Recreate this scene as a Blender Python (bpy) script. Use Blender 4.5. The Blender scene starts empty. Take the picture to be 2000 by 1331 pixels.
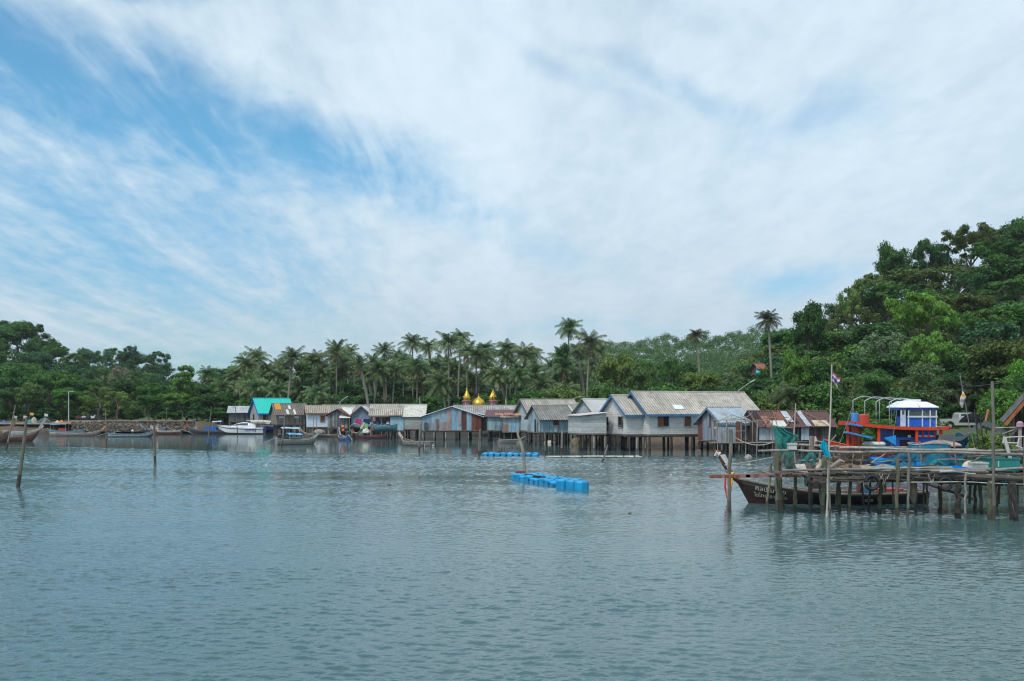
import bpy, math, random
import numpy as np
from math import sin, cos, pi, radians, atan, atan2, hypot
C = bpy.context.scene
COL = C.collection
random.seed(7)
# ------------------------------------------------------------------ camera, sky, sun, exposure
F, CX, HZ, H = 1944.0, 1000.0, 799.0, 4.0            # photo pixels: focal length, centre, horizon row; eye height in metres
cam = bpy.data.cameras.new('camera'); camo = bpy.data.objects.new('camera', cam); COL.objects.link(camo)
camo.location = (0, 0, H); camo.rotation_euler = (radians(90), 0, 0)
cam.sensor_width = 36; cam.lens = 36 * F / 2000.0; cam.shift_y = (HZ - 665.5) / 2000.0
cam.clip_start = 0.3; cam.clip_end = 6000
C.camera = camo
SUN_EL, SUN_AZ = radians(58), radians(215)            # azimuth clockwise from +Y: the sun stands behind the camera's left shoulder
C.cycles.filter_width = 1.15
C.view_settings.view_transform = 'Standard'; C.view_settings.look = 'None'
C.view_settings.exposure = 0.52; C.view_settings.gamma = 1.0

def N(nt, typ, **kw):
    n = nt.nodes.new(typ)
    for k, v in kw.items():
        if k == 'inp':
            for kk, vv in v.items(): n.inputs[kk].default_value = vv
        else: setattr(n, k, v)
    return n
def math_(nt, op, a, b=None, clamp=False):
    n = nt.nodes.new('ShaderNodeMath'); n.operation = op; n.use_clamp = clamp
    for i, s in enumerate((a, b)):
        if s is None: continue
        if hasattr(s, 'links'): nt.links.new(s, n.inputs[i])
        else: n.inputs[i].default_value = s
    return n.outputs[0]
def maprange(nt, v, a, b, c, d, smooth=True):
    n = nt.nodes.new('ShaderNodeMapRange'); n.interpolation_type = 'SMOOTHSTEP' if smooth else 'LINEAR'
    nt.links.new(v, n.inputs[0])
    for i, x in enumerate((a, b, c, d)): n.inputs[i + 1].default_value = x
    return n.outputs[0]
def mixc(nt, fac, a, b, mode='MIX'):
    n = nt.nodes.new('ShaderNodeMix'); n.data_type = 'RGBA'; n.blend_type = mode
    for i, s in ((0, fac), (6, a), (7, b)):
        if hasattr(s, 'links'): nt.links.new(s, n.inputs[i])
        else: n.inputs[i].default_value = s
    return n.outputs[2]

W = bpy.data.worlds.new('World'); C.world = W; W.use_nodes = True
nt = W.node_tree; nt.nodes.clear()
out = N(nt, 'ShaderNodeOutputWorld'); bg = N(nt, 'ShaderNodeBackground'); bg.inputs[1].default_value = 0.1
nt.links.new(bg.outputs[0], out.inputs[0])
sky = N(nt, 'ShaderNodeTexSky', sky_type='NISHITA', sun_disc=False, sun_elevation=SUN_EL, sun_rotation=SUN_AZ,
        altitude=0, air_density=1.0, dust_density=0.6, ozone_density=2.5)
tc = N(nt, 'ShaderNodeTexCoord'); sep = N(nt, 'ShaderNodeSeparateXYZ'); nt.links.new(tc.outputs['Generated'], sep.inputs[0])
dx, dy, dz = sep.outputs
az = math_(nt, 'ARCTAN2', dx, dy); el = math_(nt, 'ARCSINE', dz)
comb = N(nt, 'ShaderNodeCombineXYZ'); nt.links.new(az, comb.inputs[0]); nt.links.new(el, comb.inputs[1])
def azel(px, py):
    a = atan((px - CX) / F); return a, atan((HZ - py) / F * cos(a))
def blob(px, py, rx, ry, rot, inner=0.0):
    """soft oval in azimuth and elevation"""
    m = N(nt, 'ShaderNodeMapping', vector_type='TEXTURE')
    a, e = azel(px, py)
    m.inputs[1].default_value = (a, e, 0); m.inputs[2].default_value = (0, 0, radians(rot)); m.inputs[3].default_value = (rx / F, ry / F, 1)
    nt.links.new(warp, m.inputs[0])
    l = N(nt, 'ShaderNodeVectorMath', operation='LENGTH'); nt.links.new(m.outputs[0], l.inputs[0])
    return maprange(nt, l.outputs['Value'], 1.0, inner, 0.0, 1.0)
wn = N(nt, 'ShaderNodeTexNoise', inp={'Scale': 4.0, 'Detail': 5.0, 'Roughness': 0.6}); nt.links.new(comb.outputs[0], wn.inputs['Vector'])
ws = N(nt, 'ShaderNodeVectorMath', operation='SUBTRACT'); nt.links.new(wn.outputs['Color'], ws.inputs[0]); ws.inputs[1].default_value = (.5, .5, .5)
wm = N(nt, 'ShaderNodeVectorMath', operation='MULTIPLY'); nt.links.new(ws.outputs[0], wm.inputs[0]); wm.inputs[1].default_value = (.16, .10, 0)
wa = N(nt, 'ShaderNodeVectorMath', operation='ADD'); nt.links.new(comb.outputs[0], wa.inputs[0]); nt.links.new(wm.outputs[0], wa.inputs[1])
warp = wa.outputs[0]
clear = None
for (px, py, rx, ry, rot, s) in [(30, 140, 420, 200, -20, .88), (330, 235, 460, 150, -22, .86), (650, 320, 500, 125, -15, .88), (1000, 470, 400, 60, -14, .25), (860, 385, 300, 60, -12, .55), (150, 480, 900, 380, -8, .46), (200, -1100, 2000, 900, 0, .85), (-200, -400, 700, 300, 0, .4),  # blob far overhead, out of view, is added to turn water reflections bluer
                                 (330, 705, 560, 52, 0, .7), (1100, 640, 500, 40, 0, .3), (1560, 540, 230, 55, -4, .52), (1600, 240, 240, 90, 10, .36), (1350, 190, 340, 40, -28, .30), (1100, 120, 380, 40, -26, .22),
                                 (-300, 330, 300, 200, 0, .5), (-900, 300, 600, 200, 0, .6), (100, 400, 300, 60, -10, .20), (1350, 20, 200, 60, -30, .18), (250, -20, 200, 60, 0, .6)]:
    b = math_(nt, 'MULTIPLY', blob(px, py, rx, ry, rot), s)
    clear = b if clear is None else math_(nt, 'MAXIMUM', clear, b)
# streaky high cloud: noise on the cloud plane, drawn out along the wind
zz = math_(nt, 'MAXIMUM', math_(nt, 'ADD', dz, 0.12), 0.03)
cp = N(nt, 'ShaderNodeCombineXYZ'); nt.links.new(math_(nt, 'DIVIDE', dx, zz), cp.inputs[0]); nt.links.new(math_(nt, 'DIVIDE', dy, zz), cp.inputs[1])
def streak(rot, sx, sy, scale, det, dist, rough=.6):
    m = N(nt, 'ShaderNodeMapping'); m.inputs[2].default_value = (0, 0, radians(rot)); m.inputs[3].default_value = (sx, sy, 1); nt.links.new(cp.outputs[0], m.inputs[0])
    n = N(nt, 'ShaderNodeTexNoise', inp={'Scale': scale, 'Detail': det, 'Roughness': rough, 'Distortion': dist}); nt.links.new(m.outputs[0], n.inputs['Vector'])
    return n.outputs['Fac']
s1 = streak(58, 1.0, .18, 1.3, 7, .35); s2 = streak(50, 1.0, .22, 3.6, 7, .6, .6); s3 = streak(30, 1, .55, 13., 6, .5, .55)
tex = math_(nt, 'ADD', math_(nt, 'MULTIPLY', math_(nt, 'SUBTRACT', s1, .5), 1.5), math_(nt, 'MULTIPLY', math_(nt, 'SUBTRACT', s2, .5), 1.1))
tex = math_(nt, 'ADD', tex, math_(nt, 'MULTIPLY', math_(nt, 'SUBTRACT', s3, .5), .7))
veil = math_(nt, 'MULTIPLY', math_(nt, 'MULTIPLY', math_(nt, 'MAXIMUM', math_(nt, 'SUBTRACT', s2, .50), 0.0), 2.4), clear)
cov = math_(nt, 'ADD', math_(nt, 'SUBTRACT', math_(nt, 'ADD', .84, veil), clear), math_(nt, 'MULTIPLY', tex, math_(nt, 'ADD', .40, math_(nt, 'MULTIPLY', blob(150, 380, 1100, 600, -10), .62))))
cov = maprange(nt, cov, -0.12, 1.0, 0.0, 1.0)
bright = math_(nt, 'ADD', .97, math_(nt, 'MULTIPLY', tex, .16))
lowgrey = maprange(nt, el, 0.0, 0.26, 0.80, 1.0)
bright = math_(nt, 'MULTIPLY', bright, lowgrey)
cc = N(nt, 'ShaderNodeVectorMath', operation='SCALE'); cc.inputs[0].default_value = (5.0, 6.0, 6.75); nt.links.new(bright, cc.inputs['Scale'])
skt = mixc(nt, 1.0, sky.outputs[0], mixc(nt, maprange(nt, el, .0, .3, 0, 1), (.60, .86, 1.04, 1), (.62, 1.08, 1.12, 1)), 'MULTIPLY')
skv = N(nt, 'ShaderNodeVectorMath', operation='SCALE'); nt.links.new(skt, skv.inputs[0]); nt.links.new(maprange(nt, el, 0.0, .3, .80, .98), skv.inputs['Scale']); skyc = skv.outputs[0]
nt.links.new(mixc(nt, cov, skyc, cc.outputs[0]), bg.inputs[0])
sl = bpy.data.lights.new('sun', 'SUN'); sl.energy = 1.9; sl.angle = radians(12); sl.color = (1, .96, .9)
so = bpy.data.objects.new('sun', sl); COL.objects.link(so)
so.rotation_euler = (radians(90) - SUN_EL, 0, pi - SUN_AZ)

# ------------------------------------------------------------------ helpers
def P(px, py, Y): return ((px - CX) / F * Y, Y, H - (py - HZ) / F * Y)
def PX(px, Y): return (px - CX) / F * Y
def PZ(py, Y): return H - (py - HZ) / F * Y
def WY(py): return F * H / (py - HZ)                   # distance of a waterline row
TOP = []
def tag(o, label=None, cat=None, group=None, kind=None):
    if label: o['label'] = label
    if cat: o['category'] = cat; TOP.append(o)
    if group: o['group'] = group
    if kind: o['kind'] = kind
    return o
def thing(name, label, cat, loc=(0, 0, 0), rz=0.0, group=None):
    o = bpy.data.objects.new(name, None); COL.objects.link(o); o.location = loc; o.rotation_euler = (0, 0, rz); o.empty_display_size = .2
    return tag(o, label, cat, group)
def link(name, me, parent=None, loc=(0, 0, 0), rot=(0, 0, 0), scale=(1, 1, 1)):
    o = bpy.data.objects.new(name, me); COL.objects.link(o); o.parent = parent; o.location = loc; o.rotation_euler = rot; o.scale = scale
    return o
def unit(v):
    v = np.asarray(v, float); n = np.linalg.norm(v); return v / n if n > 1e-9 else v
class MB:
    def __init__(s, col=(.5, .5, .5)): s.v = []; s.f = []; s.c = []; s.col = col
    def add(s, vs, fs, col=None):
        b = len(s.v); col = s.col if col is None else col
        s.v.extend([tuple(map(float, p)) for p in vs])
        for f in fs: s.f.append(tuple(b + i for i in f)); s.c.append(col)
        return s
    def box(s, c, size, rz=0.0, col=None):
        hx, hy, hz = [q / 2 for q in size]; cr, sr = cos(rz), sin(rz); vs = []
        for z in (-hz, hz):
            for x, y in ((-hx, -hy), (hx, -hy), (hx, hy), (-hx, hy)): vs.append((c[0] + x * cr - y * sr, c[1] + x * sr + y * cr, c[2] + z))
        return s.add(vs, [(3, 2, 1, 0), (4, 5, 6, 7), (0, 1, 5, 4), (1, 2, 6, 5), (2, 3, 7, 6), (3, 0, 4, 7)], col)
    def beam(s, a, b, w, h, col=None, up=(0, 0, 1)):
        a, b = np.array(a, float), np.array(b, float); d = unit(b - a); r = np.cross(d, up)
        if np.linalg.norm(r) < 1e-3: r = np.cross(d, (0, 1, 0))
        r = unit(r); u = np.cross(r, d); vs = []
        for p in (a, b):
            for x, y in ((-w / 2, -h / 2), (w / 2, -h / 2), (w / 2, h / 2), (-w / 2, h / 2)): vs.append(p + r * x + u * y)
        return s.add(vs, [(3, 2, 1, 0), (4, 5, 6, 7), (0, 1, 5, 4), (1, 2, 6, 5), (2, 3, 7, 6), (3, 0, 4, 7)], col)
    def tube(s, pts, r, n=8, col=None):
        pts = [np.array(p, float) for p in pts]; m = len(pts)
        rr = [r] * m if not hasattr(r, '__len__') else r; vs = []
        ref = np.array((0, 0, 1.)) if abs(unit(pts[-1] - pts[0])[2]) < .9 else np.array((1., 0, 0))
        for i, p in enumerate(pts):
            d = unit(pts[min(i + 1, m - 1)] - pts[max(i - 1, 0)]); a = unit(np.cross(d, ref)); b = np.cross(a, d)
            for k in range(n): t = 2 * pi * k / n; vs.append(p + (a * cos(t) + b * sin(t)) * rr[i])
        fs = [(i * n + k, i * n + (k + 1) % n, (i + 1) * n + (k + 1) % n, (i + 1) * n + k) for i in range(m - 1) for k in range(n)]
        fs += [tuple(range(n))[::-1], tuple((m - 1) * n + k for k in range(n))]
        return s.add(vs, fs, col)
    def lathe(s, prof, c=(0, 0, 0), n=20, col=None):
        vs = [(c[0] + r * cos(2 * pi * k / n), c[1] + r * sin(2 * pi * k / n), c[2] + z) for r, z in prof for k in range(n)]
        m = len(prof); fs = [(i * n + k, i * n + (k + 1) % n, (i + 1) * n + (k + 1) % n, (i + 1) * n + k) for i in range(m - 1) for k in range(n)]
        fs += [tuple(range(n))[::-1], tuple((m - 1) * n + k for k in range(n))]
        return s.add(vs, fs, col)
    def grid(s, rows, col=None, colf=None):
        m, n = len(rows), len(rows[0]); b = len(s.v)
        s.v.extend([tuple(map(float, p)) for r in rows for p in r])
        for i in range(m - 1):
            for k in range(n - 1):
                s.f.append((b + i * n + k, b + i * n + k + 1, b + (i + 1) * n + k + 1, b + (i + 1) * n + k)); s.c.append(colf(i, k) if colf else (col or s.col))
        return s
    def sheet(s, a, b, c, d, pitch=.18, amp=.028, th=.012, col=None, colf=None, rows=1, sag=0.0, mould=1.0):
        """corrugated sheet: edge a-b along the top, d-c along the bottom, ridges run from top to bottom"""
        a, b, c, d = [np.array(q, float) for q in (a, b, c, d)]; L = np.linalg.norm(b - a); n = max(4, int(L / pitch * 4))
        nr = unit(np.cross(b - a, d - a)); front, back = [], []
        for j in range(rows + 1):
            w = j / rows; fr, bk = [], []
            for i in range(n + 1):
                t = i / n; p = (a * (1 - t) + b * t) * (1 - w) + (d * (1 - t) + c * t) * w
                o = amp * sin(2 * pi * t * L / pitch) - sag * 4 * t * (1 - t)
                fr.append(p + nr * (o - th)); bk.append(p + nr * (o + th))
            front.append(fr); back.append(bk)
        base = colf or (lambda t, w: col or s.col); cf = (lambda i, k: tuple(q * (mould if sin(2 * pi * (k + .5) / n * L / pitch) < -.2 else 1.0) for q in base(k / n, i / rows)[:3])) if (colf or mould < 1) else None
        s.grid(front, col, cf); s.grid(back[::-1], col, cf)
        s.grid([front[-1], back[-1]], col, (lambda i, k: colf(k / n, 1)) if colf else None)
        s.grid([back[0], front[0]], col, (lambda i, k: colf(k / n, 0)) if colf else None)
        return s
    def extrude(s, poly, vec, col=None):
        n = len(poly); v = np.array(vec, float); vs = [np.array(p, float) for p in poly]; vs = vs + [p + v for p in vs]
        return s.add(vs, [tuple(range(n))[::-1], tuple(range(n, 2 * n))] + [(k, (k + 1) % n, n + (k + 1) % n, n + k) for k in range(n)], col)
    def build(s, name, mat, parent=None, smooth=False, label=None, loc=(0, 0, 0)):
        me = bpy.data.meshes.new(name); me.from_pydata(s.v, [], s.f)
        ca = me.color_attributes.new('col', 'FLOAT_COLOR', 'CORNER')
        arr = np.ones((len(me.loops), 4), np.float32); k = 0
        for f, c in zip(s.f, s.c): arr[k:k + len(f), :3] = c[:3]; k += len(f)
        ca.data.foreach_set('color', arr.ravel()); me.materials.append(mat)
        if smooth: me.polygons.foreach_set('use_smooth', [True] * len(me.polygons))
        me.update(); o = link(name, me, parent, loc)
        if label: o['label'] = label
        return o
def jit(c, a=.12): k = 1 + random.uniform(-a, a); return tuple(q * k for q in c[:3])

# ------------------------------------------------------------------ materials (the colour comes from each face's own paint colour)
def base_mat(name, rough=.8, metal=0.0, var=(.75, 1.2), scale=2.0, stretch=(1, 1, 1), stain=None, stain_amt=.5, bump=.0, bscale=20, spec=.3, src='attr'):
    m = bpy.data.materials.new(name); m.use_nodes = True; t = m.node_tree; b = t.nodes['Principled BSDF']
    tcn = N(t, 'ShaderNodeTexCoord'); mp = N(t, 'ShaderNodeMapping'); mp.inputs[3].default_value = stretch; t.links.new(tcn.outputs['Object'], mp.inputs[0])
    n1 = N(t, 'ShaderNodeTexNoise', inp={'Scale': scale, 'Detail': 6.0, 'Roughness': .65}); t.links.new(mp.outputs[0], n1.inputs[0])
    at = N(t, 'ShaderNodeAttribute', attribute_name='col')
    v = maprange(t, n1.outputs[0], .3, .7, var[0], var[1], False)
    vm = N(t, 'ShaderNodeVectorMath', operation='SCALE'); t.links.new(at.outputs['Color'], vm.inputs[0]); t.links.new(v, vm.inputs['Scale'])
    c = vm.outputs[0]
    if stain:
        n2 = N(t, 'ShaderNodeTexNoise', inp={'Scale': scale * .6, 'Detail': 8.0, 'Roughness': .7, 'Distortion': .4}); t.links.new(mp.outputs[0], n2.inputs[0])
        f = maprange(t, n2.outputs[0], .52, .66, 0, stain_amt); c = mixc(t, f, c, (*stain, 1))
    t.links.new(c, b.inputs['Base Color']); b.inputs['Roughness'].default_value = rough; b.inputs['Metallic'].default_value = metal
    b.inputs['Specular IOR Level'].default_value = spec
    if bump:
        n3 = N(t, 'ShaderNodeTexNoise', inp={'Scale': bscale, 'Detail': 5.0}); t.links.new(mp.outputs[0], n3.inputs[0])
        bn = N(t, 'ShaderNodeBump', inp={'Strength': bump, 'Distance': .03}); t.links.new(n3.outputs[0], bn.inputs['Height']); t.links.new(bn.outputs[0], b.inputs['Normal'])
    return m
M = {
 'float': base_mat('faded float plastic', .45, var=(.7, 1.2), scale=3, stretch=(1, 1, 1), stain=(.02, .07, .10), stain_amt=.55, spec=.4),
 'wood': base_mat('weathered wood', .85, var=(.6, 1.3), scale=3, stretch=(1, 1, .35), stain=(.05, .04, .03), stain_amt=.5, bump=.5),
 'bark': base_mat('bark', .9, var=(.6, 1.3), scale=5, stretch=(1, 1, .4), bump=.6),
 'sheet': base_mat('old metal sheet', .55, .0, var=(.72, 1.22), scale=1.6, stretch=(1.6, 1.6, .35), stain=(.16, .055, .03), stain_amt=.65, spec=.4),
 'tin': base_mat('bare tin', .45, .3, var=(.75, 1.2), scale=1.5, stain=(.22, .1, .06), stain_amt=.5),
 'cement': base_mat('fibre cement sheet', .9, var=(.72, 1.18), scale=1.3, stretch=(1.5, 1.5, 1.5), stain=(.07, .065, .06), stain_amt=.42, bump=.2),
 'board': base_mat('painted board', .8, var=(.8, 1.12), scale=2.2, stretch=(.5, .5, 2), stain=(.22, .22, .2), stain_amt=.45),
 'paint': base_mat('boat paint', .5, var=(.72, 1.15), scale=3, stretch=(1, 1, .5), stain=(.14, .09, .06), stain_amt=.42, spec=.4),
 'plain': base_mat('plain', .6, var=(.88, 1.08), scale=4),
 'cloth': base_mat('cloth', .95, var=(.75, 1.2), scale=6, bump=.6, bscale=12, spec=.1),
 'plastic': base_mat('plastic', .4, var=(.85, 1.1), scale=4, spec=.45),
 'gold': base_mat('gold paint', .35, .55, var=(.8, 1.15), scale=4),
 'stone': base_mat('stone', .9, var=(.5, 1.4), scale=1.8, bump=.8, bscale=4),
 'car': base_mat('car paint', .3, .1, var=(.95, 1.05), scale=1, spec=.6),
 'thatch': base_mat('old roofing', .95, var=(.6, 1.3), scale=4, stain=(.1, .08, .07), stain_amt=.5, bump=.7, bscale=12),
}
def glass_mat():
    m = bpy.data.materials.new('window glass'); m.use_nodes = True; b = m.node_tree.nodes['Principled BSDF']
    b.inputs['Base Color'].default_value = (.05, .07, .08, 1); b.inputs['Roughness'].default_value = .08; b.inputs['Specular IOR Level'].default_value = .7
    return m
M['glass'] = glass_mat()
def net_mat(name, scale, dens):
    m = bpy.data.materials.new(name); m.use_nodes = True; t = m.node_tree; b = t.nodes['Principled BSDF']; o = t.nodes['Material Output']
    at = N(t, 'ShaderNodeAttribute', attribute_name='col'); tcn = N(t, 'ShaderNodeTexCoord')
    nn = N(t, 'ShaderNodeTexNoise', inp={'Scale': scale, 'Detail': 4.0}); t.links.new(tcn.outputs['Object'], nn.inputs[0])
    v = maprange(t, nn.outputs[0], .3, .7, .7, 1.25, False); vm = N(t, 'ShaderNodeVectorMath', operation='SCALE'); t.links.new(at.outputs['Color'], vm.inputs[0]); t.links.new(v, vm.inputs['Scale'])
    t.links.new(vm.outputs[0], b.inputs['Base Color']); b.inputs['Roughness'].default_value = .9
    tr = N(t, 'ShaderNodeBsdfTransparent'); mx = N(t, 'ShaderNodeMixShader')
    a = maprange(t, nn.outputs[0], .35, .65, min(1, dens + .12), dens - .12, False)
    t.links.new(a, mx.inputs[0]); t.links.new(tr.outputs[0], mx.inputs[1]); t.links.new(b.outputs[0], mx.inputs[2]); t.links.new(mx.outputs[0], o.inputs[0])
    return m
M['net'] = net_mat('fine netting', 5, .82)
M['net_thin'] = net_mat('thin netting', 5, .6)
def leaf_mat(name, rough=.6, trans=.34, hue=.25):
    m = bpy.data.materials.new(name); m.use_nodes = True; t = m.node_tree; b = t.nodes['Principled BSDF']; o = t.nodes['Material Output']
    oi = N(t, 'ShaderNodeObjectInfo'); ge = N(t, 'ShaderNodeNewGeometry'); tcn = N(t, 'ShaderNodeTexCoord')
    n1 = N(t, 'ShaderNodeTexNoise', inp={'Scale': 7.0, 'Detail': 3.0}); t.links.new(tcn.outputs['Object'], n1.inputs[0])
    v = math_(t, 'ADD', maprange(t, n1.outputs[0], .35, .65, .62, 1.3, False), math_(t, 'MULTIPLY', math_(t, 'SUBTRACT', ge.outputs['Random Per Island'], .5), .75))
    vm = N(t, 'ShaderNodeVectorMath', operation='SCALE'); t.links.new(oi.outputs['Color'], vm.inputs[0]); t.links.new(v, vm.inputs['Scale'])
    c = mixc(t, math_(t, 'MULTIPLY', maprange(t, ge.outputs['Random Per Island'], .72, .98, 0, 1), hue), vm.outputs[0], (.20, .20, .045, 1))
    t.links.new(c, b.inputs['Base Color']); b.inputs['Roughness'].default_value = rough; b.inputs['Specular IOR Level'].default_value = .25
    tr = N(t, 'ShaderNodeBsdfTranslucent'); t.links.new(c, tr.inputs[0]); mx = N(t, 'ShaderNodeMixShader'); mx.inputs[0].default_value = trans
    t.links.new(b.outputs[0], mx.inputs[1]); t.links.new(tr.outputs[0], mx.inputs[2]); t.links.new(mx.outputs[0], o.inputs[0])
    return m
M['leaf'] = leaf_mat('broad leaves'); M['frond'] = leaf_mat('palm fronds', .5, .2, .35)
# ------------------------------------------------------------------ ground and water
def interp(tab, x):
    if x <= tab[0][0]: return tab[0][1]
    for (a, va), (b, vb) in zip(tab, tab[1:]):
        if x <= b: t = (x - a) / (b - a); t = t * t * (3 - 2 * t); return va + (vb - va) * t
    return tab[-1][1]
SHORE = [(-1500, 150), (0, 158), (380, 166), (440, 172), (600, 163), (720, 160), (800, 158), (950, 148), (1100, 130), (1180, 106), (1400, 103), (1480, 101), (1640, 97), (1700, 90), (1830, 82), (1880, 66), (2000, 58), (3500, 50)]
HILLS = {
 'right': dict(top=[(1440, 775), (1520, 660), (1560, 612), (1620, 582), (1680, 555), (1735, 492), (1800, 500), (1850, 492), (1900, 450), (2000, 428), (2300, 380), (3500, 400)], Yb=185, Yf=100, bot=770),
 'mid': dict(top=[(1050, 800), (1130, 705), (1180, 675), (1300, 662), (1400, 655), (1480, 648), (1600, 640), (1900, 640)], Yb=420, Yf=230, bot=765),
 'left': dict(top=[(-1500, 600), (-200, 600), (0, 624), (60, 644), (110, 668), (150, 700), (200, 735), (250, 780)], Yb=262, Yf=178, bot=775),
 'leftfar': dict(top=[(-200, 690), (100, 705), (150, 690), (200, 685), (260, 686), (320, 706), (370, 738), (405, 770)], Yb=345, Yf=268, bot=760),
}
def hill_top_py(h, px, Y):
    t = min(1, max(0, (Y - h['Yf']) / (h['Yb'] - h['Yf']))); return h['bot'] + (min(h['bot'], interp(h['top'], px)) - h['bot']) * t ** .8
def ground(x, Y):
    px = CX + F * x / Y; ys = interp(SHORE, px)
    t = min(1, max(0, (Y - ys + 3) / 8)); z = -1.3 + 3.2 * t * t * (3 - 2 * t)
    for h in HILLS.values():
        if Y < h['Yf']: continue
        yy = min(Y, h['Yb']); zt = PZ(hill_top_py(h, px, yy), yy) - 9.5
        if Y > h['Yb']: zt -= (Y - h['Yb']) * .5
        z = max(z, min(zt, z + max(0, (Y - h['Yf'])) * .8))
    return z
def build_ground():
    ys = list(np.concatenate([np.linspace(8, 40, 6), np.linspace(46, 200, 90), np.linspace(205, 470, 50), [600, 900, 1600, 3500]])); pxs = list(range(-1500, 3501, 20))
    rows = []
    for Y in ys:
        r = []
        for px in pxs:
            x = PX(px, Y); z = ground(x, Y)
            z += .12 * sin(x * 1.3 + Y * .7) * (1 if z > -.8 else .3) * (Y < 400)
            r.append((x, Y, z if Y < 580 else (2.0 if Y < 3000 else 2.0)))
        rows.append(r)
    mb = MB().grid(rows)
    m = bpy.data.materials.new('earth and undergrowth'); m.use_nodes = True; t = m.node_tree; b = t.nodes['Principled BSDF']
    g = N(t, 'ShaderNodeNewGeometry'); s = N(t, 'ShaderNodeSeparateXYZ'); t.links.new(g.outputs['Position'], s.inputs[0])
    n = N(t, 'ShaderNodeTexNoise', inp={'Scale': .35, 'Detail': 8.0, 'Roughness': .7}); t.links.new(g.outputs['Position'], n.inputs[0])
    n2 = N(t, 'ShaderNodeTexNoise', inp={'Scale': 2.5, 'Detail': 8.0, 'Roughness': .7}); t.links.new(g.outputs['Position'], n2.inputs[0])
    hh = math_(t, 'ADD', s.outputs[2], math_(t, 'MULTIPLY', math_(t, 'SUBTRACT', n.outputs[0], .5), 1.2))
    mud_shade = mixc(t, n2.outputs[0], (.03, .026, .022, 1), mixc(t, math_(t, 'ADD', maprange(t, s.outputs[0], -38.0, -46.0, 0, 1), maprange(t, s.outputs[0], 6.0, 11.0, 0, 1), True), (.06, .048, .038, 1), (.20, .14, .095, 1))); grass = mixc(t, n2.outputs[0], (.03, .055, .015, 1), (.09, .14, .04, 1))  # soil painted darker along the village for the shade under the houses
    soil = mixc(t, maprange(t, hh, -.1, .7, 0, 1), (.035, .03, .025, 1), mud_shade)
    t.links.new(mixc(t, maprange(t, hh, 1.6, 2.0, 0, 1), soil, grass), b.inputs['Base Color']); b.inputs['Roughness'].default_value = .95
    bn = N(t, 'ShaderNodeBump', inp={'Strength': .8, 'Distance': .3}); t.links.new(n2.outputs[0], bn.inputs['Height']); t.links.new(bn.outputs[0], b.inputs['Normal'])
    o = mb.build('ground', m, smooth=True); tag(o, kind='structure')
build_ground()
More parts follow.
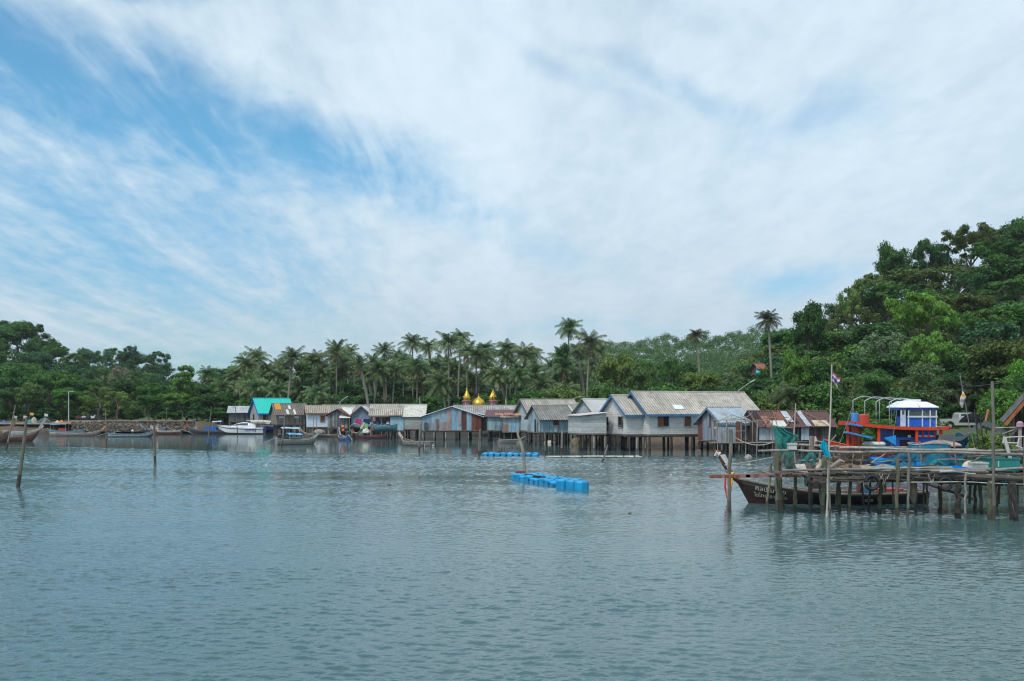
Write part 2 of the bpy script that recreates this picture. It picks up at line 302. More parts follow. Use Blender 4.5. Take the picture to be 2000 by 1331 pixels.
def build_water():
    m = bpy.data.materials.new('estuary water'); m.use_nodes = True; t = m.node_tree; b = t.nodes['Principled BSDF']
    g = N(t, 'ShaderNodeNewGeometry'); mp = N(t, 'ShaderNodeMapping'); mp.inputs[3].default_value = (.55, 1, 1); t.links.new(g.outputs['Position'], mp.inputs[0])
    nn = N(t, 'ShaderNodeTexNoise', inp={'Scale': 14.0, 'Detail': 2.0}); t.links.new(mp.outputs[0], nn.inputs[0])
    at = N(t, 'ShaderNodeAttribute', attribute_name='ruffle'); bn = N(t, 'ShaderNodeBump', inp={'Strength': 1.0, 'Distance': 1.0})
    t.links.new(math_(t, 'MULTIPLY', nn.outputs[0], math_(t, 'ADD', .0008, math_(t, 'MULTIPLY', at.outputs['Fac'], .007))), bn.inputs['Height']); t.links.new(bn.outputs[0], b.inputs['Normal'])
    b.inputs['Base Color'].default_value = (.056, .112, .118, 1); b.inputs['Roughness'].default_value = .05; b.inputs['IOR'].default_value = 1.33; b.inputs['Specular IOR Level'].default_value = .72
    # real wavelets over the part of the bay that the picture looks across; flat sheets beyond
    rng = np.random.default_rng(11); y0, y1, k = 10.0, 112.0, .68; ny, nx = 1350, 760
    Y = y0 * (y1 / y0) ** (np.arange(ny) / (ny - 1)); U = np.linspace(-k, k, nx); X = U[None, :] * Y[:, None]; YY = np.repeat(Y[:, None], nx, 1)
    low = lambda a, c, n, s0: sum(np.sin(X * a * rng.uniform(.4, 1.4) * rng.choice((-1, 1)) + YY * c * rng.uniform(.5, 1.5) + rng.uniform(0, 6)) for _ in range(n)) / n ** .5 * s0
    edge = YY + X * .30 + low(.06, .10, 5, 2.6) + low(.3, .5, 4, .8); calm = np.clip((edge - 84) / 4, 0, 1); calm = calm * calm * (3 - 2 * calm)
    gust = np.clip(1 + low(.05, .16, 6, .34) + low(.3, .9, 5, .20), .30, 1.8); Z = np.zeros_like(X)
    for i in range(72):
        wl = .11 * (5.5 ** rng.random()); th = rng.normal() * .50 + .12; kk = 2 * pi / wl; sl = .0175 * (1.15 if wl < .45 else .75)
        Z += sl / kk * np.sin(kk * (np.sin(th) * X + np.cos(th) * YY) + rng.uniform(0, 6.28) + .8 * np.sin(X * rng.uniform(.2, .9) + YY * rng.uniform(.2, .9)))
    Z = Z + np.abs(Z) * .25; ruff = gust * (1 - calm * .955)
    f = np.minimum(1, np.minimum(np.arange(ny), np.arange(ny)[::-1]) / 12.0)[:, None] * np.minimum(1, np.minimum(np.arange(nx), np.arange(nx)[::-1]) / 8.0)[None, :]; Z *= ruff * f
    v = np.stack([X, YY, Z], -1).reshape(-1, 3); idx = np.arange(ny * nx).reshape(ny, nx); q = np.stack([idx[:-1, :-1], idx[:-1, 1:], idx[1:, 1:], idx[1:, :-1]], -1).reshape(-1, 4)
    ex = np.array([(-4000, -2000, 0), (4000, -2000, 0), (4000, 4500, 0), (-4000, 4500, 0)], float); n0 = len(v); v = np.concatenate([v, ex]); A, B, Cc, D = idx[0, 0], idx[0, -1], idx[-1, -1], idx[-1, 0]
    q = np.concatenate([q, [(n0, n0 + 1, B, A), (B, n0 + 1, n0 + 2, Cc), (D, Cc, n0 + 2, n0 + 3), (n0, A, D, n0 + 3)]])
    me = bpy.data.meshes.new('water'); me.vertices.add(len(v)); me.vertices.foreach_set('co', v.astype(np.float32).ravel()); me.loops.add(q.size); me.loops.foreach_set('vertex_index', q.astype(np.int32).ravel())
    me.polygons.add(len(q)); me.polygons.foreach_set('loop_start', np.arange(0, q.size, 4, dtype=np.int32)); me.polygons.foreach_set('use_smooth', np.ones(len(q), bool)); me.update(calc_edges=True)
    a = me.attributes.new('ruffle', 'FLOAT', 'POINT'); a.data.foreach_set('value', np.concatenate([ruff.ravel(), np.full(4, .1)]).astype(np.float32)); me.materials.append(m); tag(link('water', me), kind='structure')
build_water()

# ------------------------------------------------------------------ vegetation
def leaf_cloud(name, clusters, per, leaf, seed, mat, flat=.75, upb=.35):
    """clusters: array of (x,y,z,r); many small leaf faces round each cluster centre"""
    rng = np.random.default_rng(seed); cl = np.array(clusters); k = len(cl)
    c = np.repeat(cl, per, axis=0); n = len(c)
    d = rng.normal(size=(n, 3)); d /= np.linalg.norm(d, axis=1)[:, None]
    rad = c[:, 3] * (rng.random(n) ** .4) * (1 + .15 * rng.normal(size=n))
    p = c[:, :3] + d * rad[:, None] * np.array([1, 1, flat])
    nr = d + rng.normal(size=(n, 3)) * .55 + np.array([0, 0, upb]); nr /= np.linalg.norm(nr, axis=1)[:, None]
    a = np.cross(nr, rng.normal(size=(n, 3))); a /= np.linalg.norm(a, axis=1)[:, None]; b = np.cross(nr, a)
    s = leaf * (.6 + .8 * rng.random(n))[:, None]
    v = np.stack([p - a * s, p - b * s * .45, p + a * s, p + b * s * .45], 1).reshape(-1, 3)
    me = bpy.data.meshes.new(name); me.vertices.add(4 * n); me.vertices.foreach_set('co', v.astype(np.float32).ravel())
    me.loops.add(4 * n); me.loops.foreach_set('vertex_index', np.arange(4 * n, dtype=np.int32))
    me.polygons.add(n); me.polygons.foreach_set('loop_start', np.arange(0, 4 * n, 4, dtype=np.int32)); me.update(calc_edges=True)
    me.materials.append(mat); return me
def make_crown(kind, seed):
    rng = np.random.default_rng(seed); cl = []; limbs = []
    def ell(n, cz, rxy, rz, r0, r1, lo=-.5, power=1.0):
        for _ in range(n):
            d = rng.normal(size=3); d /= np.linalg.norm(d); d[2] = max(d[2], lo) if d[2] > lo else -d[2]
            q = rng.uniform(.62, 1.0); cl.append((d[0] * rxy * q, d[1] * rxy * q, cz + d[2] * rz * q, rng.uniform(r0, r1)))
    if kind == 'round':
        ell(42, .62, .34, .30, .07, .13); ell(10, .62, .15, .15, .10, .16); per, leaf, flat = 150, .021, .7
    elif kind == 'tall':
        ell(40, .60, .24, .36, .06, .11); per, leaf, flat = 150, .021, .75
    elif kind == 'umbrella':
        for _ in range(44):
            a = rng.uniform(0, 2 * pi); q = rng.uniform(.1, 1) ** .6 * .50; cl.append((cos(a) * q, sin(a) * q, .92 - q * q * .55 + rng.uniform(-.16, .03), rng.uniform(.06, .11)))
        ell(12, .62, .30, .2, .06, .1); per, leaf, flat = 140, .019, .42
    elif kind == 'layered':
        for L_ in range(6):
            z = .38 + L_ * .11; R_ = .42 * (1 - .13 * L_) * rng.uniform(.85, 1.1)
            for _ in range(9 if L_ < 4 else 6):
                a = rng.uniform(0, 2 * pi); q = rng.uniform(.2, 1) * R_; cl.append((cos(a) * q, sin(a) * q, z + rng.uniform(-.04, .04), rng.uniform(.07, .12)))
        per, leaf, flat = 130, .024, .5
    elif kind == 'open':
        ell(34, .66, .36, .30, .05, .11, lo=-.4); per, leaf, flat = 110, .022, .65
    elif kind == 'bush':
        ell(50, .42, .50, .48, .10, .18, lo=-.6); ell(12, .35, .25, .3, .14, .2); per, leaf, flat = 150, .034, .8
    elif kind == 'feathery':
        ell(52, .5, .40, .45, .05, .10, lo=-.7); per, leaf, flat = 120, .017, .8
    me = leaf_cloud(kind + ' crown', cl, per, leaf, seed, M['leaf'], flat)
    mb = MB((.16, .13, .10)); r = .020 if kind != 'open' else .017
    top = .55; wob = rng.uniform(-.03, .03, 4)
    mb.tube([(0, 0, -.05), (wob[0], wob[1], .2), (wob[2], wob[3], .4), (wob[2], wob[3], top)], [r * 1.5, r * 1.1, r * .9, r * .5], 7)
    idx = rng.choice(len(cl), 9 if kind != 'open' else 16, replace=False)
    for i in idx:
        c = cl[i]; z0 = rng.uniform(.25, .5); mb.tube([(wob[2], wob[3], z0), (c[0] * .5, c[1] * .5, (z0 + c[2]) / 2 + .02), (c[0], c[1], c[2])], [r * .5, r * .33, r * .12], 5)
    to = mb.build('trunk', M['bark']); tm = to.data; bpy.data.objects.remove(to)
    return me, tm
TREES = {k: [make_crown(k, s * 13 + len(k)) for s in range(n)] for k, n in (('round', 4), ('tall', 2), ('umbrella', 2), ('layered', 2), ('open', 3), ('bush', 3), ('feathery', 2))}
CROWN_R = {'round': .44, 'tall': .32, 'umbrella': .55, 'layered': .46, 'open': .45, 'bush': .60, 'feathery': .46}
G = {'dark': (0.041, 0.121, 0.030), 'mid': (0.066, 0.178, 0.036), 'light': (0.126, 0.292, 0.048), 'olive': (0.126, 0.214, 0.055), 'blue': (0.041, 0.127, 0.049), 'brown': (0.100, 0.160, 0.041),
     'lime': (0.163, 0.339, 0.055), 'grey': (0.147, 0.223, 0.103), 'bare': (0.235, 0.253, 0.166)}
GW = {'dark': 'dark green', 'mid': 'mid green', 'light': 'light green', 'olive': 'olive green', 'blue': 'deep bluish green', 'brown': 'brownish green', 'lime': 'bright lime green', 'grey': 'greyish green', 'bare': 'bare pinkish grey'}
KW = {'round': 'round crowned tree', 'tall': 'tall narrow tree', 'umbrella': 'flat topped spreading tree', 'layered': 'tree with tiered branches', 'open': 'open airy tree', 'bush': 'bushy shrub', 'feathery': 'feathery tree'}
NTREE = [0]
def tree(kind, px, top, Y, wpx=None, g='mid', where='', group='trees', base=None, height=None, label=None):
    x = PX(px, Y); z0 = ground(x, Y) if base is None else base; zt = PZ(top, Y)
    h = max(2.0 if kind != 'bush' else .8, zt - z0) if height is None else height
    if height is not None: z0 = zt - height
    i = NTREE[0]; NTREE[0] += 1
    w = h * random.uniform(.85, 1.15) if wpx is None else (wpx / F * Y) / 2 / CROWN_R[kind]
    name = {'bush': 'shrub'}.get(kind, 'broadleaf_tree')
    o = thing(name, label or f'{GW[g]} {KW[kind]} {where}', 'shrub' if kind == 'bush' else 'tree', (x, Y, z0), random.uniform(0, 6.28), group)
    o.scale = (w, w, h); o['_px'] = px; o['_top'] = top
    cm, tm = TREES[kind][random.randrange(len(TREES[kind]))]
    t = link('trunk', tm, o); c = link('crown', cm, o); k = random.uniform(.75, 1.3); q = G[g]
    c.color = (q[0] * k * random.uniform(.9, 1.15), q[1] * k, q[2] * k * random.uniform(.85, 1.15), 1)
    return o
# coconut palms
def make_palm_crown(seed, nf=30, e0=84, e1=-36, drp=1.0, lf=1.0, name='palm crown'):
    rng = np.random.default_rng(seed); vs = []; fs = []
    def quad(a, b, c, d): k = len(vs); vs.extend([a, b, c, d]); fs.append((k, k + 1, k + 2, k + 3))
    for i in range(nf):
        a = i * 2.39996 + rng.uniform(-.2, .2); u = i / nf; e = radians(e0 + (e1 - e0) * u + rng.uniform(-10, 10)); L = rng.uniform(.88, 1.08) * (1 - .18 * (u < .15)); K = 12
        hd = np.array([cos(a), sin(a), 0]); sd = np.array([-sin(a), cos(a), 0]); p = np.zeros(3); pts = [p.copy()]
        droop = radians(rng.uniform(45, 88)) * drp * (1 if u < .7 else .55)
        for k in range(K):
            ee = e - droop * ((k + .5) / K) ** 1.4; p = p + (hd * cos(ee) + np.array([0, 0, sin(ee)])) * L / K; pts.append(p.copy())
        for k in range(K):
            w = .012 * (1 - k / K) + .004; quad(pts[k] - sd * w, pts[k] + sd * w, pts[k + 1] + sd * w * .8, pts[k + 1] - sd * w * .8)
        for k in range(3, 2 * K + 1):
            t = k / 2; j = min(int(t), K - 1); q = pts[j] * (1 - (t - j)) + pts[j + 1] * (t - j) if j < K else pts[K]
            d = unit(pts[min(j + 1, K)] - pts[j] if j < K else pts[K] - pts[K - 1]); ll = .30 * lf * (sin(pi * (.12 + .80 * k / (2 * K))) ** .7) * rng.uniform(.8, 1.1)
            for sg in (-1, 1):
                o = unit(sd * sg * .85 + d * .55 + np.array([0, 0, -.35 - .5 * rng.random()])); wd = d * .015
                quad(q - wd, q + wd, q + o * ll * .6 + wd * .8, q + o * ll * .6 - wd * .8); quad(q + o * ll * .6 - wd * .8, q + o * ll * .6 + wd * .8, q + o * ll + np.array([0, 0, -.05]) + wd * .15, q + o * ll + np.array([0, 0, -.05]) - wd * .15)
    me = bpy.data.meshes.new(name); me.from_pydata([tuple(v) for v in vs], [], fs); me.materials.append(M['frond']); me.update(); return me
def make_palm_trunk(seed):
    rng = np.random.default_rng(seed); lean = rng.uniform(-2.2, 2.2); mb = MB((.27, .25, .21)); K = 9
    mb.tube([(lean * (k / K) ** 1.6, 0, k / K) for k in range(K + 1)], [.20 if k == 0 else .14 - .04 * k / K for k in range(K + 1)], 8)
    o = mb.build('palm trunk', M['bark'], smooth=True); me = o.data; bpy.data.objects.remove(o); return me, lean
def make_nuts():
    mb = MB()
    for i in range(7):
        a = i * .9; mb.lathe([(.02, -.04), (.045, 0), (.02, .045)], (cos(a) * .07, sin(a) * .07, -.10 - .03 * (i % 3)), 6, (.16, .14, .04))
    o = mb.build('coconuts', M['plain']); me = o.data; bpy.data.objects.remove(o); return me
PC = [make_palm_crown(0), make_palm_crown(1, 24, 88, -20, 1.15), make_palm_crown(2, 34, 80, -48), make_palm_crown(3, 20, 86, -8, .8, .85), make_palm_crown(4, 28, 78, -40, 1.2), make_palm_crown(5, 25, 84, -28, .9, 1.1)]; PD = [make_palm_crown(s, 7, -35, -70, .5, .6, 'dead fronds') for s in (20, 21, 22)]; PT = [make_palm_trunk(s) for s in range(4)]; PN = make_nuts()
def palm(px, top, Y, r=3.3, label=None, g=None, group='coconut palms behind the village', base=None):
    z0 = (ground(PX(px, Y), Y) if base is None else base) - .2; i = random.randrange(4); tm, lean = PT[i]
    zt = PZ(top, Y) - r * .72; h = zt - z0; sg = random.choice((-1, 1)); rz = random.uniform(-.4, .4) + (pi if sg < 0 else 0)
    ex, ey = lean * cos(rz), lean * sin(rz)
    o = thing('coconut_palm', label, 'palm tree', (PX(px, Y) - ex, Y - ey, z0), rz, group); o['_px'] = px; o['_top'] = top
    t = link('trunk', tm, o, scale=(1, 1, h)); c = link('crown', PC[random.randrange(6)], o, (lean, 0, h), (0, 0, random.uniform(0, 6)), (r, r, r * random.uniform(.9, 1.1)))
    dd = link('dead_fronds', PD[random.randrange(3)], o, (lean, 0, h - .1), (0, 0, random.uniform(0, 6)), (r * .75,) * 3); dd.color = (.20, .13, .07, 1)
    link('coconut_bunch', PN, o, (lean, 0, h), (0, 0, 0), (r, r, r)).color = (.2, .15, .05, 1)
    k = random.uniform(.8, 1.25); q = g or (.105, .180, .070); c.color = (q[0] * k * random.uniform(.9, 1.2), q[1] * k, q[2] * k, 1)
    return o
def landmark(px):
    for a, s in ((45, 'the moored red brown boat'), (120, 'the blue canopied boat'), (180, 'the bank lamp post'), (290, 'the stone embankment'), (385, 'the embankment end'), (440, 'the blue box boat'), (480, 'the white speedboat'), (520, 'the turquoise roof'), (590, 'the brown plank shack'), (640, 'the pale blue house'), (690, 'the red tin roof hut'), (760, 'the open net shelter'), (830, 'the grey walled annex'),
                 (885, 'the blue gable shed'), (925, 'the golden turret'), (965, 'the golden domes'), (1010, 'the maroon roofed shack'), (1075, 'the grey gable house'), (1135, 'the blue walled cottage'), (1190, 'the plank lean-to'), (1235, 'the small white gable'), (1330, 'the big white stilt house'), (1450, 'the long grey roof'), (1530, 'the blue tin hut'), (1620, 'the rusty shed'),
                 (1700, 'the red water tank'), (1790, 'the wheelhouse hoops'), (1850, 'the white wheelhouse'), (1915, 'the pickup truck')):
        if px < a: return s
    return 'the brown gabled barn'
# forested hills, one tree at a time
def forest(hname, px0, px1, rows, sp, kinds, greens, side, group):
    h = HILLS[hname]; n = len(rows)
    for ri, Y in enumerate(rows):
        st = sp / Y * F; px = px0 + random.uniform(0, st)
        while px < px1:
            tp = hill_top_py(h, px, Y); t = (Y - h['Yf']) / (h['Yb'] - h['Yf'])
            if interp(h['top'], px) < h['bot'] - 12 and not (1825 < px < 1945 and Y < 115):
                zt = PZ(tp, Y); hh = random.uniform(8.5, 12.5); jz = random.uniform(-14, 10)
                band = 'on the ridge' if t > .8 else ('high on the slope' if t > .5 else ('halfway down the slope' if t > .2 else 'at the foot of the slope'))
                kd = random.choice(kinds); gg = random.choice(greens)
                tree(kd, px, tp + jz, Y + random.uniform(-3, 3), sp * random.uniform(1.35, 1.8) * F / Y, gg, f'{band}, above {landmark(px)}', group, height=hh)
            px += st * random.uniform(.8, 1.25)
forest('right', 1500, 2040, [103, 112, 121, 130, 140, 151, 163, 174, 185], 7.0, ['round', 'round', 'umbrella', 'open', 'feathery', 'round', 'feathery', 'round'], ['dark', 'dark', 'mid', 'blue', 'mid', 'brown', 'olive'], 'of the steep hill', 'trees on the steep hill')
forest('left', -60, 240, [184, 196, 209, 222, 236, 250, 262], 7.2, ['round', 'round', 'feathery'], ['dark', 'mid', 'mid', 'blue', 'brown'], 'of the near wooded hill', 'trees on the near wooded hill')
forest('leftfar', 110, 395, [272, 286, 300, 315, 330, 345], 7.5, ['round', 'feathery', 'round'], ['blue', 'blue', 'dark', 'mid'], 'of the far bluish hill', 'trees on the far bluish hill')
# trees that stand out on the skyline and in front
S = 'trees that stand out'
tree('open', 60, 626, 262, 75, 'dark', '', S, height=13, label='airy tree with bare twigs reaching over the ridge above the moored brown boat')
tree('round', 10, 620, 262, 80, 'dark', '', S, height=13, label='dark rounded tree at the top of the near wooded ridge')
tree('open', 255, 672, 345, 35, 'blue', '', S, height=10, label='small tuft of tree standing proud on the far bluish ridge')
tree('open', 310, 684, 345, 60, 'blue', '', S, height=11, label='dark gappy tree near the end of the far bluish ridge')
tree('open', 232, 712, 250, 50, 'bare', '', S, height=9, label='pinkish grey leafless tree halfway up the far wooded hill')
tree('umbrella', 1790, 560, 128, 150, 'lime', '', S, height=15, label='bright lime green spreading tree halfway up the steep hill')
tree('umbrella', 1815, 640, 118, 110, 'light', '', S, height=12, label='light green tree with drooping side branches below the bright lime one')
tree('round', 1745, 462, 178, 78, 'dark', '', S, height=15, label='dense dark tree standing tall on the skyline beside a gappy one')
tree('open', 1808, 460, 178, 80, 'dark', '', S, height=16, label='thin gappy tree on the skyline with sky showing between its branches')
tree('open', 1835, 466, 180, 60, 'dark', '', S, height=15, label='second gappy skyline tree, just right of the thinnest one')
tree('umbrella', 1895, 428, 178, 120, 'brown', '', S, height=16, label='brownish domed tree high on the steep ridge')
tree('round', 1985, 414, 180, 110, 'dark', '', S, height=16, label='dark tree at the highest visible point of the steep hill')
tree('open', 1700, 530, 165, 90, 'olive', '', S, height=13, label='olive open tree stepping down the skyline of the steep hill')
tree('open', 1660, 556, 160, 60, 'olive', '', S, height=12, label='twiggy tree on the descending skyline left of the dense dark one')
tree('round', 1580, 576, 150, 80, 'dark', '', S, height=14, label='dark tree at the lower shoulder of the steep hill')
tree('feathery', 1735, 640, 125, 150, 'grey', '', S, height=10, label='pale greyish tree in the middle of the steep slope')
tree('round', 1960, 640, 112, 170, 'brown', '', S, height=12, label='big brownish green tree on the slope above the barn')
tree('feathery', 1985, 690, 105, 130, 'light', '', S, height=9, label='light leaved tree low on the slope above the barn')
# front row of the steep hill
for (k, px, tp, Y, w, g, l) in [
    ('feathery', 1790, 700, 108, 150, 'grey', 'greyish green feathery tree behind the white wheelhouse'), ('feathery', 1655, 722, 104, 95, 'olive', 'olive green tree behind the flag pole'),
    ('round', 1715, 712, 106, 90, 'mid', 'mid green tree behind the red water tank'), ('round', 1555, 672, 112, 70, 'light', 'conical green creeper covered tree right of the ridge palm'),
    ('round', 1600, 690, 112, 90, 'dark', 'dark tree above the rusty shed roof'), ('bush', 1600, 745, 100, 120, 'mid', 'mid green shrub mass behind the rusty shed'), ('bush', 1520, 755, 104, 110, 'olive', 'olive shrub mass behind the blue tin hut'),
    ('feathery', 1905, 738, 113, 110, 'dark', 'dark feathery tree behind the pickup truck'), ('round', 1850, 720, 114, 90, 'dark', 'dark tree between the wheelhouse and the pickup truck'),
    ('bush', 1965, 755, 78, 90, 'light', 'light green broad leaved shrub beside the barn roof'), ('bush', 1935, 775, 108, 70, 'light', 'light green shrub behind the tall jetty pole'),
    ('bush', 1690, 775, 98, 120, 'mid', 'mid green shrub mass behind the hooped boat'), ('bush', 1770, 778, 98, 130, 'dark', 'dark shrub mass behind the white wheelhouse'), ('bush', 1850, 780, 112, 90, 'dark', 'dark hedge like shrub behind the parked pickup bed'), ('bush', 2010, 740, 90, 110, 'dark', 'dark shrub behind the barn'),
    ('bush', 1660, 800, 94, 60, 'dark', 'low dark shrub at the end of the rusty shed'), ('bush', 1720, 815, 90, 90, 'mid', 'low green shrub seen under the red boat roof'), ('bush', 1965, 800, 88, 70, 'dark', 'dark low shrub right of the pickup truck')]:
    tree(k, px, tp, Y, w, g, '', S, label=l)
# middle: light trees behind the big white house
for (k, px, tp, Y, w, g, l) in [
    ('round', 1205, 678, 138, 95, 'olive', 'olive green tree with a broad crown behind the small white gable'), ('round', 1255, 700, 134, 75, 'olive', 'olive green tree left of the big grey roof ridge'),
    ('round', 1240, 684, 175, 100, 'mid', 'mid green tree on the rise behind the olive trees'), ('feathery', 1310, 690, 140, 90, 'mid', 'mid green feathery tree behind the big grey roof'),
    ('round', 1370, 712, 132, 105, 'olive', 'rounded olive tree behind the middle of the big grey roof'), ('feathery', 1425, 720, 140, 90, 'grey', 'greyish feathery tree behind the roof lamp'),
    ('round', 1330, 702, 185, 90, 'dark', 'dark tree on the rise behind the feathery one'), ('round', 1395, 712, 185, 90, 'mid', 'mid green tree beyond the rounded olive tree'),
    ('round', 1460, 690, 160, 90, 'olive', 'olive tree left of the ridge palm foot'), ('bush', 1180, 740, 125, 90, 'mid', 'mid green shrub behind the plank lean-to'), ('bush', 1300, 742, 122, 130, 'mid', 'mid green shrub mass close behind the big roof ridge'),
    ('bush', 1440, 745, 118, 110, 'mid', 'green shrub mass at the right end of the big roof'), ('round', 1500, 725, 125, 80, 'dark', 'dark tree between the big roof and the rusty shed'), ('bush', 1375, 752, 120, 90, 'dark', 'dark shrub peeping over the big grey roof'),
    ('bush', 1100, 752, 150, 120, 'olive', 'olive shrub mass behind the grey gable house'), ('bush', 1040, 757, 152, 110, 'mid', 'mid green shrub behind the golden turret without spots')]:
    tree(k, px, tp, Y, w, g, '', 'trees behind the big white house', label=l)
# dark wood behind the palms
random.seed(21)
for Y, tp0, st in ((250, 712, 62), (225, 728, 66), (200, 744, 70)):
    px = 425 + random.uniform(0, 30)
    while px < 1180:
        tree(random.choice(['round', 'feathery', 'round']), px, tp0 + random.uniform(-10, 12), Y, st * random.uniform(1.5, 1.9), random.choice(['dark', 'blue', 'dark', 'mid']), f'standing among palm trunks above {landmark(px)}', 'trees among the palm trunks'); px += st * random.uniform(.8, 1.2)
px = 440
while px < 1160:
    tree('bush', px, 765 + random.uniform(-8, 10), 179 + random.uniform(-3, 4), random.uniform(75, 105), random.choice(['dark', 'mid', 'dark', 'mid', 'olive']), f'behind the roofs above {landmark(px)}', 'shrubs behind the village roofs'); px += random.uniform(48, 66)
tree('round', 1492, 712, 131, 42, 'mid', '', S, height=6, label='small tree half hiding the tiny red roof on the slope')
tree('layered', 590, 712, 185, 90, 'mid', '', S, label='tree with flat tiered branches behind the brown plank shack')
tree('layered', 365, 715, 176, 80, 'light', '', S, label='light green tree with flat tiered branches on the bank')
tree('tall', 1098, 668, 175, 45, 'dark', '', S, label='dark leafy tree climbing the foot of the tallest palm')
# left bank
for (k, px, tp, Y, w, g) in [('round', 20, 700, 180, 100, 'mid'), ('round', 95, 718, 178, 90, 'mid'), ('round', 55, 742, 172, 70, 'olive'), ('round', 20, 752, 171, 70, 'dark'), ('feathery', 195, 750, 172, 100, 'olive'), ('feathery', 230, 760, 170, 80, 'olive'), ('round', 135, 752, 174, 80, 'mid'),
                             ('round', 165, 730, 182, 90, 'dark'), ('round', 300, 742, 178, 80, 'mid'), ('round', 290, 765, 172, 60, 'mid'), ('round', 345, 760, 174, 70, 'light'), ('round', 415, 765, 176, 75, 'mid'), ('bush', 425, 790, 176, 80, 'mid'), ('bush', 325, 790, 173, 70, 'dark'), ('bush', 255, 792, 173, 60, 'mid'),
                             ('bush', 160, 795, 173, 60, 'dark'), ('bush', 90, 795, 173, 70, 'dark'), ('bush', 10, 790, 172, 70, 'dark'), ('bush', 385, 785, 174, 60, 'dark'), ('round', 395, 740, 182, 70, 'dark'), ('round', 255, 735, 184, 80, 'dark'), ('bush', 465, 785, 182, 80, 'dark')]:
    tree(k, px, tp, Y, w, g, f'on the far bank behind {landmark(px)}', 'trees on the far bank')
# palms: crown top positions
PALMS = [(405, 712, 190), (436, 738, 195), (482, 697, 185), (500, 735, 175), (520, 706, 195), (540, 714, 190), (488, 728, 182), (572, 676, 178), (556, 700, 205), (600, 690, 200), (617, 682, 190), (657, 664, 185), (640, 700, 205), (683, 672, 200), (702, 694, 172), (728, 690, 180), (750, 668, 195), (776, 680, 205),
         (806, 650, 195), (772, 704, 178), (815, 692, 178), (836, 660, 200), (850, 692, 190), (876, 645, 172), (900, 640, 190), (912, 664, 182), (930, 672, 178), (948, 662, 190), (973, 708, 176), (990, 660, 190), (1026, 666, 188), (1000, 694, 196), (1046, 704, 180), (1076, 700, 178), (1102, 692, 172),
         (1112, 620, 180), (1126, 664, 185), (1152, 645, 162), (1105, 740, 162), (860, 722, 168), (665, 712, 190), (590, 735, 182), (463, 712, 188), (512, 725, 190), (628, 712, 182), (670, 690, 190), (715, 712, 188), (790, 690, 200), (825, 705, 188), (955, 700, 182), (1012, 712, 176), (1090, 735, 178), (870, 690, 200), (740, 700, 176), (745, 715, 190), (540, 742, 182), (1165, 664, 185), (890, 700, 195), (1060, 730, 170), (235, 730, 240), (255, 740, 235), (205, 735, 240), (620, 745, 168)]
rp_ = random.Random(77); PALMS += [(px + rp_.uniform(-10, 10), rp_.uniform(672, 728), rp_.uniform(186, 218)) for px in range(470, 1180, 24)]
for (px, tp, Y) in PALMS:
    size = 'tallest' if tp < 625 else ('tall' if tp < 670 else ('medium height' if tp < 705 else 'short'))
    palm(px, tp, Y, random.uniform(2.4, 3.4) * (1.15 if px in (973, 572) else 1), f'{size} coconut palm rising behind {landmark(px)}')
palm(1500, 604, 128, 1.95, 'lone coconut palm against the sky where the steep hill begins', (.07, .09, .04))
palm(1360, 640, 170, 2.0, 'lone coconut palm above the big grey roof ridge', (.07, .09, .04))
palm(1548, 740, 101, 2.6, 'leaning young palm behind the blue tin hut', (.05, .09, .035)); palm(1860, 735, 112, 2.2, 'small bushy palm behind the pickup truck bed', (.03, .06, .025)); palm(1905, 742, 112, 2.0, 'small dark palm right of the striped wind sock', (.03, .06, .025))
palm(650, 775, 166, 1.6, 'young palm tuft behind the long grey roof', (.05, .09, .035))
# far hillside that reads as one mass
def far_wood():
    rng = np.random.default_rng(3); cl = []
    for Y in np.arange(236, 425, 9.0):
        px = 1120.0
        while px < 1620:
            if interp(HILLS['mid']['top'], px) < 740:
                yy = Y + rng.uniform(-4, 4); z = PZ(hill_top_py(HILLS['mid'], px, yy) - 20, yy) - rng.uniform(0, 3.0); x = PX(px, yy); r = rng.uniform(2.2, 3.6)
                for _ in range(5): cl.append((x + rng.normal() * 1.6, yy + rng.normal() * 1.6, z - abs(rng.normal()) * 1.6 - r * .6, r * .6))
            px += rng.uniform(5.0, 8.0) * F / Y * .8
    o = link('far_wood', leaf_cloud('far wood', cl, 85, .30, 5, M['leaf'], .8)); o.color = (.095, .19, .065, 1); tag(o, 'far wooded hillside behind the big grey roof', 'wood', kind='stuff')
far_wood()
def undergrowth():
    rng = np.random.default_rng(9); cl = []
    for (pa, pb, Ya, Yb_, hmax) in ((1480, 2080, 98, 190, 3.2), (-80, 260, 176, 266, 3.5), (100, 410, 262, 350, 4.0), (400, 1200, 190, 262, 6.0)):
        Y = float(Ya)
        while Y < Yb_:
            px = float(pa)
            while px < pb:
                yy = Y + rng.uniform(-2, 2); x = PX(px, yy); z = ground(x, yy); r = rng.uniform(1.1, 2.2)
                if 1800 < px < 1945 and yy < 109: px += 12; continue
                cl.append((x, yy, z + rng.uniform(.3, hmax if Y > 200 else min(hmax, 3.2)), r)); px += rng.uniform(2.0, 3.4) * F / Y
            Y += 4.2
    o = link('undergrowth', leaf_cloud('undergrowth', cl, 60, .30, 6, M['leaf'], .8)); o.color = (.055, .105, .036, 1); tag(o, 'dark green undergrowth filling the ground between the trees', 'undergrowth', kind='stuff')
undergrowth()
